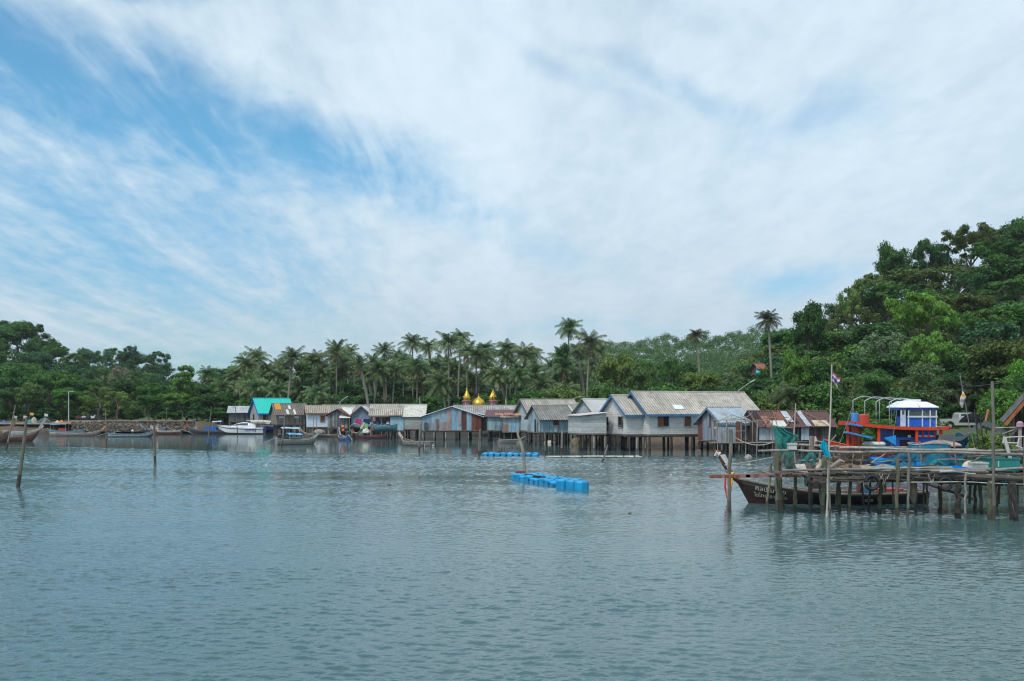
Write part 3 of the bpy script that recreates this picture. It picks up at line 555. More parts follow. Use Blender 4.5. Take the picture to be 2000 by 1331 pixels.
# ------------------------------------------------------------------ stilt houses
BLUE = (.18, .27, .35); PALE = (.42, .50, .52); RUST = (.20, .07, .045); DKRUST = (.11, .035, .04); GREYW = (.50, .53, .54); SHEETB = (.26, .34, .40)
def tri_top(L, rise): return lambda t: rise * (1 - abs(2 * t - 1))
def wall(mb, p0, p1, z0, z1, topf=None, style='plank', pal=None, seed=0):
    """one wall from p0 to p1 (plan), from z0 up to z1 plus the gable profile topf(t)"""
    rng = random.Random(seed); p0 = np.array((*p0, 0.)); p1 = np.array((*p1, 0.)); L = np.linalg.norm(p1 - p0); f = topf or (lambda t: 0.0); pal = pal or [GREYW]
    def pt(t, z): q = p0 + (p1 - p0) * t; return np.array((q[0], q[1], z))
    if style == 'plank':
        z = z0; top = z1 + max(f(k / 20) for k in range(21)); nrm = unit(np.cross(p1 - p0, (0, 0, 1)))
        while z < top - .02:
            zt = min(z + .17, top)
            ts = [k / 40 for k in range(41) if z1 + f(k / 40) >= z + .04]
            if ts:
                c = jit(rng.choice(pal), .05); a, b = ts[0], ts[-1]
                if f(0) == f(1) == 0 and topf and z > z1: pass
                lo = nrm * .030; hi = nrm * .015
                mb.add([pt(a, z) + lo, pt(b, z) + lo, pt(b, zt) + hi, pt(a, zt) + hi, pt(a, z) - lo, pt(b, z) - lo, pt(b, zt) - hi, pt(a, zt) - hi], [(0, 1, 2, 3), (7, 6, 5, 4), (1, 0, 4, 5), (3, 2, 6, 7), (0, 3, 7, 4), (2, 1, 5, 6)], c)
            z = zt
    else:
        w = .78 if style == 'sheet' else .2; n = max(1, round(L / w))
        br = sorted(set([k / n for k in range(n + 1)] + ([.5] if topf else [])))
        for a, b in zip(br, br[1:]):
            if b - a < .3 / n and style == 'vplank': continue
            c = jit(rng.choice(pal), .14); za, zb = z1 + f(a), z1 + f(b); dz = rng.uniform(-.06, .03)
            if style == 'sheet': mb.sheet(pt(a, za), pt(b, zb), pt(b, z0 + dz), pt(a, z0 + dz), .15, .016, .006, c)
            else:
                g = .012 / L; nn = unit(np.cross(p1 - p0, (0, 0, 1))) * (.012 + rng.uniform(0, .012)); m_ = [pt(a + g, z0 + dz), pt(b - g, z0 + dz), pt(b - g, zb), pt(a + g, za)]
                mb.add([q + nn for q in m_] + [q - nn for q in m_], [(0, 1, 2, 3), (7, 6, 5, 4), (1, 0, 4, 5), (3, 2, 6, 7), (0, 3, 7, 4), (2, 1, 5, 6)], c)
            if style == 'sheet' and rng.random() < .5:      # a second, shorter sheet nailed over the joint
                c2 = jit(rng.choice(pal), .2); zz = z0 + (za - z0) * rng.uniform(.3, .6); nn = unit(np.cross(p1 - p0, (0, 0, 1))) * .05
                mb.sheet(pt(a, zz) + nn, pt(b, zz) + nn, pt(b, z0 + dz - .04) + nn, pt(a, z0 + dz - .04) + nn, .15, .016, .006, c2)
def window(parent, p, ux, w, h, shut=(.16, .075, .04), openleft=False, closed=False, frame=(.35, .36, .35)):
    """a window at p (centre, on the wall face), ux = unit vector along the wall in plan, seen from the outside"""
    ux = np.array((*ux, 0.)); nz = np.array((0, 0, 1.)); nrm = np.cross(ux, nz); p = np.array(p, float) + nrm * .06
    fr = MB(frame)
    for s in (-1, 1):
        fr.beam(p + ux * s * w / 2 - nz * (h / 2 + .04), p + ux * s * w / 2 + nz * (h / 2 + .04), .07, .06, up=tuple(nrm)); fr.beam(p - ux * (w / 2 - .03) + nz * s * h / 2, p + ux * (w / 2 - .03) + nz * s * h / 2, .06, .07)
    wo = fr.build('window', M['wood'], parent)
    q = p - nrm * .02
    def pan(a, b, c, n, m, off=0):
        k = q + nrm * off; mb = MB(c); mb.beam(k + ux * a - nz * 0, k + ux * b, .02, h - .06); return mb.build(n, M[m], wo)
    if closed: pan(-w / 2 + .04, w / 2 - .04, shut, 'shutter', 'wood')
    else:
        pan(-w / 2 + .04, w / 2 - .04, (.012, .012, .014), 'dark_room_panel', 'plain')  # near-black panel painted as the unlit room behind the open window
        e = q + nrm * .05; a = e + ux * (-w / 2 if openleft else w / 2); d = (-ux if openleft else ux) * w * .42 + nrm * .18
        if openleft: a, d = e - ux * w * .45, ux * w * .42 + nrm * .1
        mb = MB(shut); mb.beam(a, a + d, .03, h); mb.build('shutter', M['wood'], wo)
    return wo
def gable_roof(root, L, Wd, ze, rise, ov, ovg, col, mat='cement', fascia=None, ridge='u', colf=None, patches=(), pitch=.27, sag=0.0, name='roof', sag_b=0):
    """ridge along local x (u) or local y (v)"""
    T = (lambda u, v, z: (u, v, z)) if ridge == 'u' else (lambda u, v, z: (v, u, z))
    LL, WW = (L, Wd) if ridge == 'u' else (Wd, L); sl = rise / (WW / 2); mb = MB(col); zr = ze + rise + .1; zo = ze + .1 - ov * sl
    a, b = T(-ovg, WW / 2, zr), T(LL + ovg, WW / 2, zr)
    for sgn in (0, 1):
        v = -ov if sgn == 0 else WW + ov; c, d = T(LL + ovg, v, zo), T(-ovg, v, zo)
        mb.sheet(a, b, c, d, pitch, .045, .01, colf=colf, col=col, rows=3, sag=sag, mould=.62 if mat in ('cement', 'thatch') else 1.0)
    mb.tube([a, b], .09, 6, tuple(q * .9 for q in col[:3])); ro = mb.build(name, M[mat], root)
    for (u0, u1, w0, w1, c, side, m) in patches:
        pm = MB(c); v = (lambda w: WW / 2 - (WW / 2 + ov) * w) if side == 0 else (lambda w: WW / 2 + (WW / 2 + ov) * w); z = lambda w: zr - (zr - zo) * w + .06
        pm.sheet(T(u0, v(w0), z(w0)), T(u1, v(w0), z(w0)), T(u1, v(w1), z(w1)), T(u0, v(w1), z(w1)), .12, .015, .006, c); pm.build('patch_sheet', M[m], ro)
    if fascia:
        fm = MB(fascia)
        for e in (-ovg + .01, LL + ovg - .01):
            for v in (-ov, WW + ov): fm.beam(T(e, WW / 2, zr - .10), T(e, v, zo - .10), .05, .2)
        for v in (-ov - .02, WW + ov + .02): fm.beam(T(-ovg, v, zo - .12), T(LL + ovg, v, zo - .12), .04, .17)
        fm.build('fascia', M['paint'], root)
    return ro
def stilts(root, L, Wd, zf, su=1.7, sv=2.0, r=.09, col=(.075, .065, .055), seed=0, name='stilt', deep=-1.2, front_pale=True, u0=0.1, x0=0):
    rng = random.Random(seed); nu = max(2, round(L / su) + 1); nv = max(2, round(Wd / sv) + 1)
    for j in range(nv):
        for i in range(nu):
            if j and rng.random() < .15: continue
            u = min(x0 + L - .08, max(x0 + .08, x0 + u0 + (L - 2 * u0) * i / (nu - 1) + rng.uniform(-.35, .35) * (j > 0) + rng.uniform(-.1, .1))); v = max(.06, .08 + (Wd - .2) * j / (nv - 1) + rng.uniform(-.3, .1) * (j > 0))
            c = jit((.26, .25, .22) if (front_pale and j == 0 and rng.random() < .5) else col, .3); rr = r * rng.uniform(.75, 1.25); mb = MB(c); l1, l2 = rng.uniform(-.1, .1), rng.uniform(-.1, .1)
            mb.tube([(u + l1, v + l2, deep), (u, v, 0.25)], [rr * 1.05, rr], 7, tuple(q * .35 for q in c)); mb.tube([(u, v, 0.25), (u + l2 * .3, v, zf - .08)], [rr, rr * .95], 7, c); mb.build(name, M['wood'], root)
def house(label, px, Y, th, L, Wd, zf, wh, rise, style='plank', pal=None, roof=(.46, .45, .42), rmat='cement', fascia=None, ov=.45, ovg=.35, ridge='u', sv=2.0, su=1.7, seed=0, wmat=None, colf=None,
          patches=(), group='stilt houses on the water', name='stilt_house', nostilts=False, cat='stilt house', sag=0.0, back=True, front=True, left=True, right=True, r=.09):
    root = thing(name, label, cat, (PX(px, Y), Y, 0), radians(th), group); ze = zf + wh; mb = MB()
    gu, gv = (None, tri_top(Wd, rise)) if ridge == 'u' else (tri_top(L, rise), None)
    if front: wall(mb, (0, 0), (L, 0), zf, ze, gu, style, pal, seed)
    if right: wall(mb, (L, .03), (L, Wd), zf, ze, gv, style, pal, seed + 1)
    if back: wall(mb, (L, Wd), (0, Wd), zf, ze, gu, style, pal, seed + 2)
    if left: wall(mb, (0, Wd), (0, .03), zf, ze, gv, style, pal, seed + 3)
    mb.build('wall', M[wmat or {'plank': 'board', 'sheet': 'sheet', 'vplank': 'wood'}[style]], root)
    fl = MB((.16, .14, .12)); fl.box((L / 2, Wd / 2, zf - .09), (L + .1, Wd + .1, .1)); n = max(2, int(Wd / 1.5))
    for k in range(n + 1): fl.beam((-.1, .12 + (Wd - .24) * k / n, zf - .21), (L + .1, .12 + (Wd - .24) * k / n, zf - .21), .08, .13)
    fl.build('floor_deck', M['wood'], root)
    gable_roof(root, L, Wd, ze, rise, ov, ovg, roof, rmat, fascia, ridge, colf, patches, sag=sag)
    if not nostilts: stilts(root, L, Wd, zf - .2, su, sv, r, seed=seed)
    return root
def yb(py, zf): return F * (H - zf) / (py - HZ)
def door(root, p, ux, w, h, col=(.03, .03, .035)):
    ux = np.array((*ux, 0.)); nrm = np.cross(ux, (0, 0, 1.)); p = np.array(p, float) + nrm * .06; MB(col).beam(p - ux * w / 2 + np.array((0, 0, h / 2)), p + ux * w / 2 + np.array((0, 0, h / 2)), .03, h).build('door', M['wood'], root)
def cement_cols(base, seed):
    rng = random.Random(seed); tab = [jit(base, .13) for _ in range(64)]
    return lambda t, w: tab[(int(t * 14) + int(w * 3) * 17) % 64]
CEM = (.43, .405, .37)
# the big white house and its annex
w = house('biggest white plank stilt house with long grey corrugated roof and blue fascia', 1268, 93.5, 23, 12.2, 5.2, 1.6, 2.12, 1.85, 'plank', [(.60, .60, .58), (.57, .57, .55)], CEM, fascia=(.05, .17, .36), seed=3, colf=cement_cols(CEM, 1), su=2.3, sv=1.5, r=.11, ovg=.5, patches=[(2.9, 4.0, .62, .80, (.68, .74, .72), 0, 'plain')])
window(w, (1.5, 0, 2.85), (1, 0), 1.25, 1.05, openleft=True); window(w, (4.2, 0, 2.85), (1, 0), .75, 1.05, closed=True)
w = house('small white plank gable annex with blue barge boards left of the biggest house', 1223, 93.9, 23, 2.3, 4.7, 1.6, 2.05, 1.6, 'plank', [(.61, .615, .60), (.57, .575, .56)], CEM, fascia=(.05, .17, .36), seed=8, colf=cement_cols(CEM, 2), su=1.2, sv=1.3, r=.10, ovg=.35, right=False)
window(w, (0, 1.1, 2.75), (0, -1), .75, 1.05, closed=False); door(w, (0, 3.7, 1.9), (0, -1), .5, 1.3)
# railing of thin bars on the annex
rl = MB((.25, .27, .28))
for k in range(14): rl.tube([(-.5, .1 + k * .22, 1.6), (-.5, .1 + k * .22, 2.4)], .012, 4)
rl.tube([(-.5, 0, 2.4), (-.5, 3.2, 2.4)], .02, 5); rl.tube([(-.5, 0, 1.65), (-.5, 3.2, 1.65)], .02, 5); rl.build('railing', M['plain'], w)
# plank lean-to
def lean_to(label, px, Y, th, L, Wd, zf, zhi, zlo, style, pal, roof, rmat='cement', seed=0, ov=.3, group='stilt houses on the water', su=1.3, sv=1.5, slope='y', cat='stilt house', name='stilt_house'):
    """single pitch roof: slope 'y' high at the back, 'x' high at the right, '-x' high at the left"""
    root = thing(name, label, cat, (PX(px, Y), Y, 0), radians(th), group); mb = MB(); dh = zhi - zlo
    F0 = {'y': (None, lambda t: dh * t, lambda t: dh, lambda t: dh * (1 - t)), 'x': (lambda t: dh * t, lambda t: dh, lambda t: dh * (1 - t), None), '-x': (lambda t: dh * (1 - t), None, lambda t: dh * t, lambda t: dh)}[slope]
    for (a, b, f, k) in (((0, 0), (L, 0), F0[0], 0), ((L, .03), (L, Wd), F0[1], 1), ((L, Wd), (0, Wd), F0[2], 2), ((0, Wd), (0, .03), F0[3], 3)): wall(mb, a, b, zf, zlo, f, style if style != 'plank' or k != 9 else 'plank', pal, seed + k)
    mb.build('wall', M[{'plank': 'board', 'sheet': 'sheet', 'vplank': 'wood'}[style]], root)
    zz = {'y': lambda u, v: zlo + dh * v / Wd, 'x': lambda u, v: zlo + dh * u / L, '-x': lambda u, v: zlo + dh * (1 - u / L)}[slope]
    q = lambda u, v: (u, v, zz(u, v) + .08); rb = MB(roof)
    if slope == 'y': rb.sheet(q(-ov, Wd + ov), q(L + ov, Wd + ov), q(L + ov, -ov), q(-ov, -ov), .2, .03, .01, roof, rows=2)
    else: rb.sheet(q(L + ov, -ov), q(L + ov, Wd + ov), q(-ov, Wd + ov), q(-ov, -ov), .2, .03, .01, roof, rows=2)
    rb.build('roof', M[rmat], root); MB((.15, .13, .11)).box((L / 2, Wd / 2, zf - .08), (L + .1, Wd + .1, .12)).build('floor_deck', M['wood'], root)
    stilts(root, L, Wd, zf - .14, su, sv, .08, seed=seed); return root
lean_to('unpainted grey plank lean-to with a flat pale roof between cottage and white annex', 1136, 95, 15, 2.5, 4, 1.65, 3.55, 3.3, 'plank', [(.50, .52, .51), (.42, .44, .43)], (.50, .47, .44), seed=20, slope='x')
house('small gabled house behind the plank lean-to showing one dark rake', 1160, 104, 28, 3.2, 3.6, 1.4, 2.3, 1.25, 'plank', [(.38, .42, .44)], (.50, .52, .52), seed=23, sv=1.8)
# the grey pair
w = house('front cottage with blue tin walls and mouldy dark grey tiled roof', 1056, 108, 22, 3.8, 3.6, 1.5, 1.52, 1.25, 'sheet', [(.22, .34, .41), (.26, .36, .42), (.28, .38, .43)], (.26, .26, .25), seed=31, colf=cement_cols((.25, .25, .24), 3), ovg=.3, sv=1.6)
window(w, (1.8, 0, 2.5), (1, 0), .75, .6, closed=True, shut=(.10, .05, .04)); door(w, (0, 1.3, 1.45), (0, -1), .5, 1.4)
house('rust streaked tin house joined right of the blue walled cottage under a holed grey roof', 1100, 112, 22, 3.6, 3.6, 1.45, 1.85, 1.05, 'sheet', [SHEETB, RUST, (.22, .36, .44), (.30, .12, .08)], (.30, .29, .27), seed=37, colf=cement_cols((.30, .29, .27), 4), sv=1.6, patches=[(.4, 1.1, .55, .75, (.015, .015, .015), 0, 'plain'), (1.35, 1.5, .0, .6, (.6, .6, .58), 0, 'plain')])
house('pale grey gabled house with bright corrugated roof behind the blue walled cottage', 1035, 118, 22, 6.6, 4.6, 1.4, 1.9, 1.75, 'plank', [(.38, .46, .48), (.35, .42, .44)], CEM, seed=41, colf=cement_cols(CEM, 5), sv=1.8, fascia=(.10, .12, .13))
house('low grey roofed house tucked behind the bright corrugated roof', 1128, 126, 10, 3.4, 4, 1.5, 2.0, 1.2, 'plank', [(.35, .38, .4)], (.40, .37, .36), seed=43, nostilts=True)
# maroon roofed shack
lean_to('patched blue tin shack with ragged maroon roof right of the blue gable shed', 952, 122, 0, 4.2, 4.2, 1.4, 3.75, 3.0, 'sheet', [(.28, .42, .47), (.30, .44, .47), (.33, .40, .40), (.36, .30, .28), (.22, .38, .48)], (.13, .05, .06), 'sheet', seed=51, group='stilt houses on the water')
w = lean_to('striped blue and rust tin lean-to under crumpled scrap roof sheets', 982, 120.5, 4, 2.05, 2.6, 1.25, 3.1, 2.85, 'sheet', [SHEETB, (.30, .42, .50), (.34, .22, .19), (.22, .38, .48)], (.40, .32, .27), 'sheet', seed=55)
scrap = MB((.45, .38, .33)); rs = random.Random(5)
for k in range(9):
    x = rs.uniform(-1, 1.8); scrap.sheet((x, .6, 3.28 + .03 * k), (x + .7, .55, 3.3 + .03 * k), (x + .75, -.35, 3.12 + .02 * k), (x + .05, -.3, 3.1 + .02 * k), .12, .02, .006, rs.choice([(.6, .58, .55), (.35, .18, .12), (.45, .42, .4), (.5, .3, .15)]))
scrap.build('scrap_sheet', M['sheet'], w)
# blue gable shed
w = house('wide blue tin gable shed with rust striped front facing the water', 824, 127, 2, 7.6, 5, 1.3, 1.65, 1.25, 'sheet', [BLUE], (.55, .62, .66), 'tin', ridge='v', ov=.35, ovg=.25, seed=61, sv=1.7, su=1.5, wmat='sheet', front=False)
fw = MB(); pals = [(.20, .33, .42), (.24, .37, .46), (.27, .40, .48), (.33, .42, .46), (.26, .44, .55), (.34, .26, .25), (.22, .40, .52), (.28, .42, .50), (.10, .035, .04), (.26, .42, .52), (.20, .065, .045), (.13, .04, .035)]
tf = tri_top(7.6, 1.25); n = 24
for k in range(n):
    a, b = k / n, (k + 1) / n; c = jit(pals[k // 2], .08)
    fw.sheet((7.6 * a, 0, 2.95 + tf(a)), (7.6 * b, 0, 2.95 + tf(b)), (7.6 * b, 0, 1.27), (7.6 * a, 0, 1.27), .15, .016, .006, c)
for (u0, u1, z0, z1, c) in ((2.4, 3.4, 1.22, 2.3, (.30, .24, .23)), (1.75, 2.1, 1.3, 2.7, (.22, .14, .14)), (4.7, 5.0, 1.9, 3.4, (.33, .28, .30)), (1.1, 1.5, 1.3, 2.2, (.28, .3, .32))): fw.sheet((u0, -.06, z1), (u1, -.06, z1), (u1, -.06, z0), (u0, -.06, z0), .15, .016, .006, c)
fw.build('front_wall', M['sheet'], w); door(w, (.55, -.04, 1.35), (1, 0), .5, .9, (.1, .09, .09))
house('long low grey roofed hall behind the maroon roofed shack and below the golden domes', 889, 141, 2, 9.4, 6, 1.6, 1.75, 1.05, 'plank', [(.33, .33, .32)], (.36, .35, .34), seed=67, colf=cement_cols((.36, .35, .34), 6), nostilts=True)
lean_to('crooked silver roofed passage between the blue gable shed and the maroon roof', 936, 128, 0, 1.7, 4, 1.3, 3.25, 2.9, 'sheet', [(.16, .20, .22), (.10, .09, .09)], (.55, .62, .66), 'tin', seed=71, slope='-x')
# open net shelter with its wide roof
def net_shelter():
    root = thing('net_shelter', 'open sided net shelter with wide pale ribbed roof on thin posts', 'shelter', (PX(724, 134), 134, 0), radians(4), 'stilt houses on the water')
    gable_roof(root, 7.2, 5.2, 3.15, 1.35, .3, .3, (.50, .50, .46), 'cement', (.16, .15, .14), 'u', cement_cols((.43, .40, .36), 9)); MB((.14, .12, .1)).box((3.6, 2.6, 1.15), (7.2, 5.2, .12)).build('floor_deck', M['wood'], root)
    for u in (.1, 1.5, 3, 4.6, 7.1):
        for v in (0, 2.6, 5.1): mb = MB(jit((.17, .16, .15), .3)); mb.tube([(u + random.uniform(-.1, .1), v, -1.2), (u, v, 3.2)], .07, 6); mb.build('post', M['wood'], root)
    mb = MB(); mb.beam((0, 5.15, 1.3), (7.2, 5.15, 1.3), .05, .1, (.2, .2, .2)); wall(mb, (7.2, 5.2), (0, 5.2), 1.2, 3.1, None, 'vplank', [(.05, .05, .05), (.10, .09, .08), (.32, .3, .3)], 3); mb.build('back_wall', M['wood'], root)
    stilts(root, 7.2, 5.2, 1.1, 1.2, 1.6, .06, seed=77)
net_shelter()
lean_to('grey walled annex with bright ribbed lean roof left of the blue gable shed', 790, 132, 2, 2.55, 4, 1.35, 4.3, 2.95, 'plank', [(.34, .35, .34), (.31, .32, .31)], (.55, .55, .50), seed=81, ov=.25)
lean_to('faded blue tin wall shack with rust stained skirt inside the net shelter', 762, 133, 0, 1.8, 2.2, 1.15, 3.1, 3.0, 'sheet', [(.28, .46, .55), (.30, .48, .56), (.36, .30, .27)], (.17, .06, .05), 'sheet', seed=85)
house('small blue gable hut with white and rust roof halves left of the net shelter', 686, 142, 0, 2.9, 3.4, 1.5, 1.6, 1.25, 'sheet', [(.24, .36, .46), (.33, .4, .46), (.20, .28, .36)], (.55, .58, .60), 'tin', ridge='v', ov=.3, seed=91, fascia=(.10, .08, .08), sv=1.7)
# sloping white awning
def awning(label, px, Y, th, L, Wd, zhi, zlo, col, mat, zf=1.2, group='awnings between the houses'):
    root = thing('awning', label, 'awning', (PX(px, Y), Y, 0), radians(th), group); mb = MB(col); mb.sheet((0, Wd, zhi), (L, Wd, zhi), (L, 0, zlo), (0, 0, zlo), .2, .02, .01, col, rows=2); mb.build('roof_sheet', M[mat], root)
    for u in (.1, L - .1):
        for v in (.1, Wd - .1): MB((.2, .18, .16)).tube([(u, v, -1), (u, v, zlo + (zhi - zlo) * v / Wd)], .05, 6).build('post', M['wood'], root)
awning('pale concave awning sheet left of the small blue gable hut', 662, 141, 0, 1.6, 3, 4.2, 2.7, (.60, .62, .58), 'cement')
house('long dull grey roof running behind the rust red hut', 628, 156, 3, 7.6, 6, 1.6, 1.7, 1.2, 'plank', [(.3, .3, .3)], (.34, .33, .31), seed=95, colf=cement_cols((.34, .33, .31), 7), nostilts=True)
w = house('weathered plank hut with a drooping rust red tin roof', 640, 142, -10, 3.0, 3, 1.35, 1.75, .75, 'vplank', [(.16, .20, .22), (.20, .18, .17), (.11, .12, .13), (.24, .25, .26)], (.18, .06, .045), 'sheet', seed=99, ridge='v', sv=1.6)
w = house('pale bluish white house with tan roof and one brown shutter', 601, 146, 14, 3.1, 4.2, 1.35, 2.1, .95, 'plank', [(.62, .72, .82), (.58, .68, .78)], (.40, .36, .31), 'thatch', fascia=(.25, .12, .05), seed=103, ov=.35, sv=1.8, su=1.0)
window(w, (2.15, 0, 2.55), (1, 0), .65, .95, closed=True, shut=(.22, .09, .04))
w = house('brown plank shack with worn thatch grey roof carrying an orange patch', 540, 149, 24, 4.7, 4.4, 1.75, 1.5, 1.45, 'vplank', [(.24, .20, .17), (.28, .24, .21), (.20, .17, .15)], (.20, .18, .16), 'thatch', seed=107, su=1.0, sv=1.6, patches=[(0, .9, .0, .55, (.55, .25, .05), 0, 'plain'), (2.0, 2.35, .2, .5, (.6, .6, .58), 0, 'plain'), (1.5, 1.9, .55, .95, (.55, .55, .53), 0, 'plain'), (2.6, 2.9, .55, .95, (.6, .6, .6), 0, 'plain')])
for u in (.7, 3.0): MB((.6, .6, .6)).box((u, -.06, 2.75), (.75, .03, .28)).build('painted_panel', M['plain'], w)
w = house('grey walled house under a bright turquoise roof with royal blue edges', 506, 165, 30, 5.7, 5.4, 1.7, 1.8, 2.2, 'plank', [(.33, .34, .36), (.30, .31, .33)], (.02, .50, .44), 'plain', fascia=(.02, .10, .55), seed=111, nostilts=False, su=1.4)
window(w, (.9, 0, 2.7), (1, 0), .6, 1.0); window(w, (0, 3.2, 2.6), (0, -1), .6, 1.1)
house('low grey boat house with pale awning behind the white speedboat', 447, 170, 10, 3.6, 4.5, 1.9, 1.5, .9, 'vplank', [(.10, .11, .12), (.16, .17, .18)], (.5, .53, .55), 'tin', seed=115, nostilts=False)
# long rusty shed on the right
RP = random.Random(17)
patch = []
for (u0, u1, w0, w1, c, m) in ((2.9, 3.5, .05, .72, (.45, .50, .55), 'tin'), (4.4, 4.85, .0, .98, (.42, .47, .52), 'tin'), (1.3, 2.6, .62, 1.0, (.55, .57, .55), 'plain'), (5.2, 6.6, .62, .98, (.45, .40, .30), 'sheet'), (.7, 1.3, .35, .95, (.28, .13, .08), 'sheet'), (2.1, 2.8, .1, .6, (.20, .08, .055), 'sheet'), (3.6, 3.9, .5, .8, (.02, .02, .02), 'plain'), (.0, .6, .1, .5, (.02, .02, .02), 'plain')): patch.append((u0, u1, w0, w1, c, 0, m))
w = house('long dilapidated shed with patched maroon rusty roof on the right', 1480, 89, 6, 7.2, 4.6, 1.15, 1.35, 1.2, 'vplank', [(.05, .045, .045), (.13, .11, .10), (.24, .27, .30), (.09, .06, .05)], (.10, .052, .048), 'sheet', seed=121, su=1.0, sv=1.5, patches=patch, ovg=.2)
for (u0, u1, c) in ((.1, 1.5, (.36, .44, .50)), (2.4, 3.1, (.02, .06, .13)), (4.0, 4.7, (.38, .46, .50))): MB(c).sheet((u0, -.08, 2.35), (u1, -.08, 2.35), (u1, -.08, 1.2), (u0, -.08, 1.2), .15, .016, .006, c).build('loose_sheet', M['sheet'], w)
rp = MB((.30, .16, .11))
for (a, b) in (((.3, -.6, 2.45), (2.8, 2.2, 3.8)), ((1.6, -.6, 2.42), (2.2, 2.2, 3.85)), ((2.4, -.6, 2.42), (4.6, 2.2, 3.85)), ((4.8, 2.3, 3.9), (6.3, -.6, 2.5)), ((.2, .5, 3.05), (3, .4, 3.2))): rp.tube([a, ((a[0] + b[0]) / 2, (a[1] + b[1]) / 2, (a[2] + b[2]) / 2 + .09), b], .035, 5)
rp.build('roof_batten', M['wood'], w)
w = house('narrow blue tin hut with light blue roof at the end of the rusty shed', 1408, 90.5, 20, 3.1, 4.0, 1.1, 1.75, 1.2, 'sheet', [(.20, .27, .33), (.22, .29, .35), (.25, .28, .31), (.12, .05, .05)], (.33, .40, .45), 'tin', seed=131, fascia=(.17, .25, .32), su=1.1, sv=1.4, ovg=.3)
MB((.035, .018, .02)).box((.5, -.07, 1.75), (.42, .03, 1.15)).build('door', M['wood'], w); MB((.15, .05, .04)).box((.4, -.07, 2.55), (.5, .03, .25)).build('rust_panel', M['sheet'], w)
# skeleton of a collapsing porch in front of the hut
def porch():
    root = thing('porch_frame', 'bare pole frame of a roofless porch on a plank platform before the blue tin hut', 'porch frame', (PX(1400, 87.5), 87.5, 0), radians(3)); L, Wd = 7.2, 1.6
    pf = MB(); rs = random.Random(4)
    for k in range(9): pf.beam((-.3, .1 + k * .18, 1.0 + rs.uniform(-.01, .01)), (L + rs.uniform(-.2, .3), .1 + k * .18, 1.0), .16, .035, jit((.30, .28, .26), .25))
    pf.build('platform', M['wood'], root)
    for u in (.1, 1.2, 2.6, 3.6, 5.0, 6.9):
        for v in (.1, 1.4): zt = 3.0 if (v > 1 or u in (.1, 2.6)) else rs.choice((1.0, 3.0, 2.2)); MB(jit((.24, .23, .21), .3)).tube([(u + rs.uniform(-.15, .15), v, -1), (u, v, .5), (u + rs.uniform(-.08, .08), v, zt)], .05, 6).build('post', M['wood'], root)
    fb = MB((.30, .30, .29))
    for (a, b) in (((-.1, .1, 2.75), (4.4, .1, 2.95)), ((-.1, .1, 2.75), (1.6, .8, 3.5)), ((1.6, .8, 3.5), (3.2, .1, 2.8)), ((1.2, .1, 2.85), (1.6, .8, 3.5)), ((3.2, .1, 2.85), (2.6, 1.4, 3.4)), ((0, 1.4, 3.0), (3.4, 1.4, 3.05)), ((.1, .1, 2.0), (2.6, .1, 2.05)), ((4.5, .1, 2.4), (6.9, .1, 2.3)), ((.1, .1, 1.4), (.1, 1.4, 1.4)), ((2.0, .1, 2.85), (3.3, .5, 3.6)), ((1.2, .1, 3.1), (2.6, .1, 3.35))): fb.tube([a, b], .035, 5)
    fb.build('beam', M['wood'], root); MB((.75, .58, .08)).box((-.12, .05, 2.35), (.2, .1, .12)).build('yellow_fitting', M['plastic'], root)
    MB((.17, .07, .06)).sheet((2.15, 1.5, 2.9), (2.7, 1.5, 2.9), (2.7, 1.5, 1.05), (2.15, 1.5, 1.05), .15, .016, .006).build('rust_sheet', M['sheet'], root)
    mb = MB((.27, .33, .38)); mb.sheet((.5, 1.52, 2.4), (2.1, 1.52, 2.4), (2.1, 1.52, 1.05), (.5, 1.52, 1.05), .15, .016, .006); mb.build('tin_sheet', M['sheet'], root)
porch()
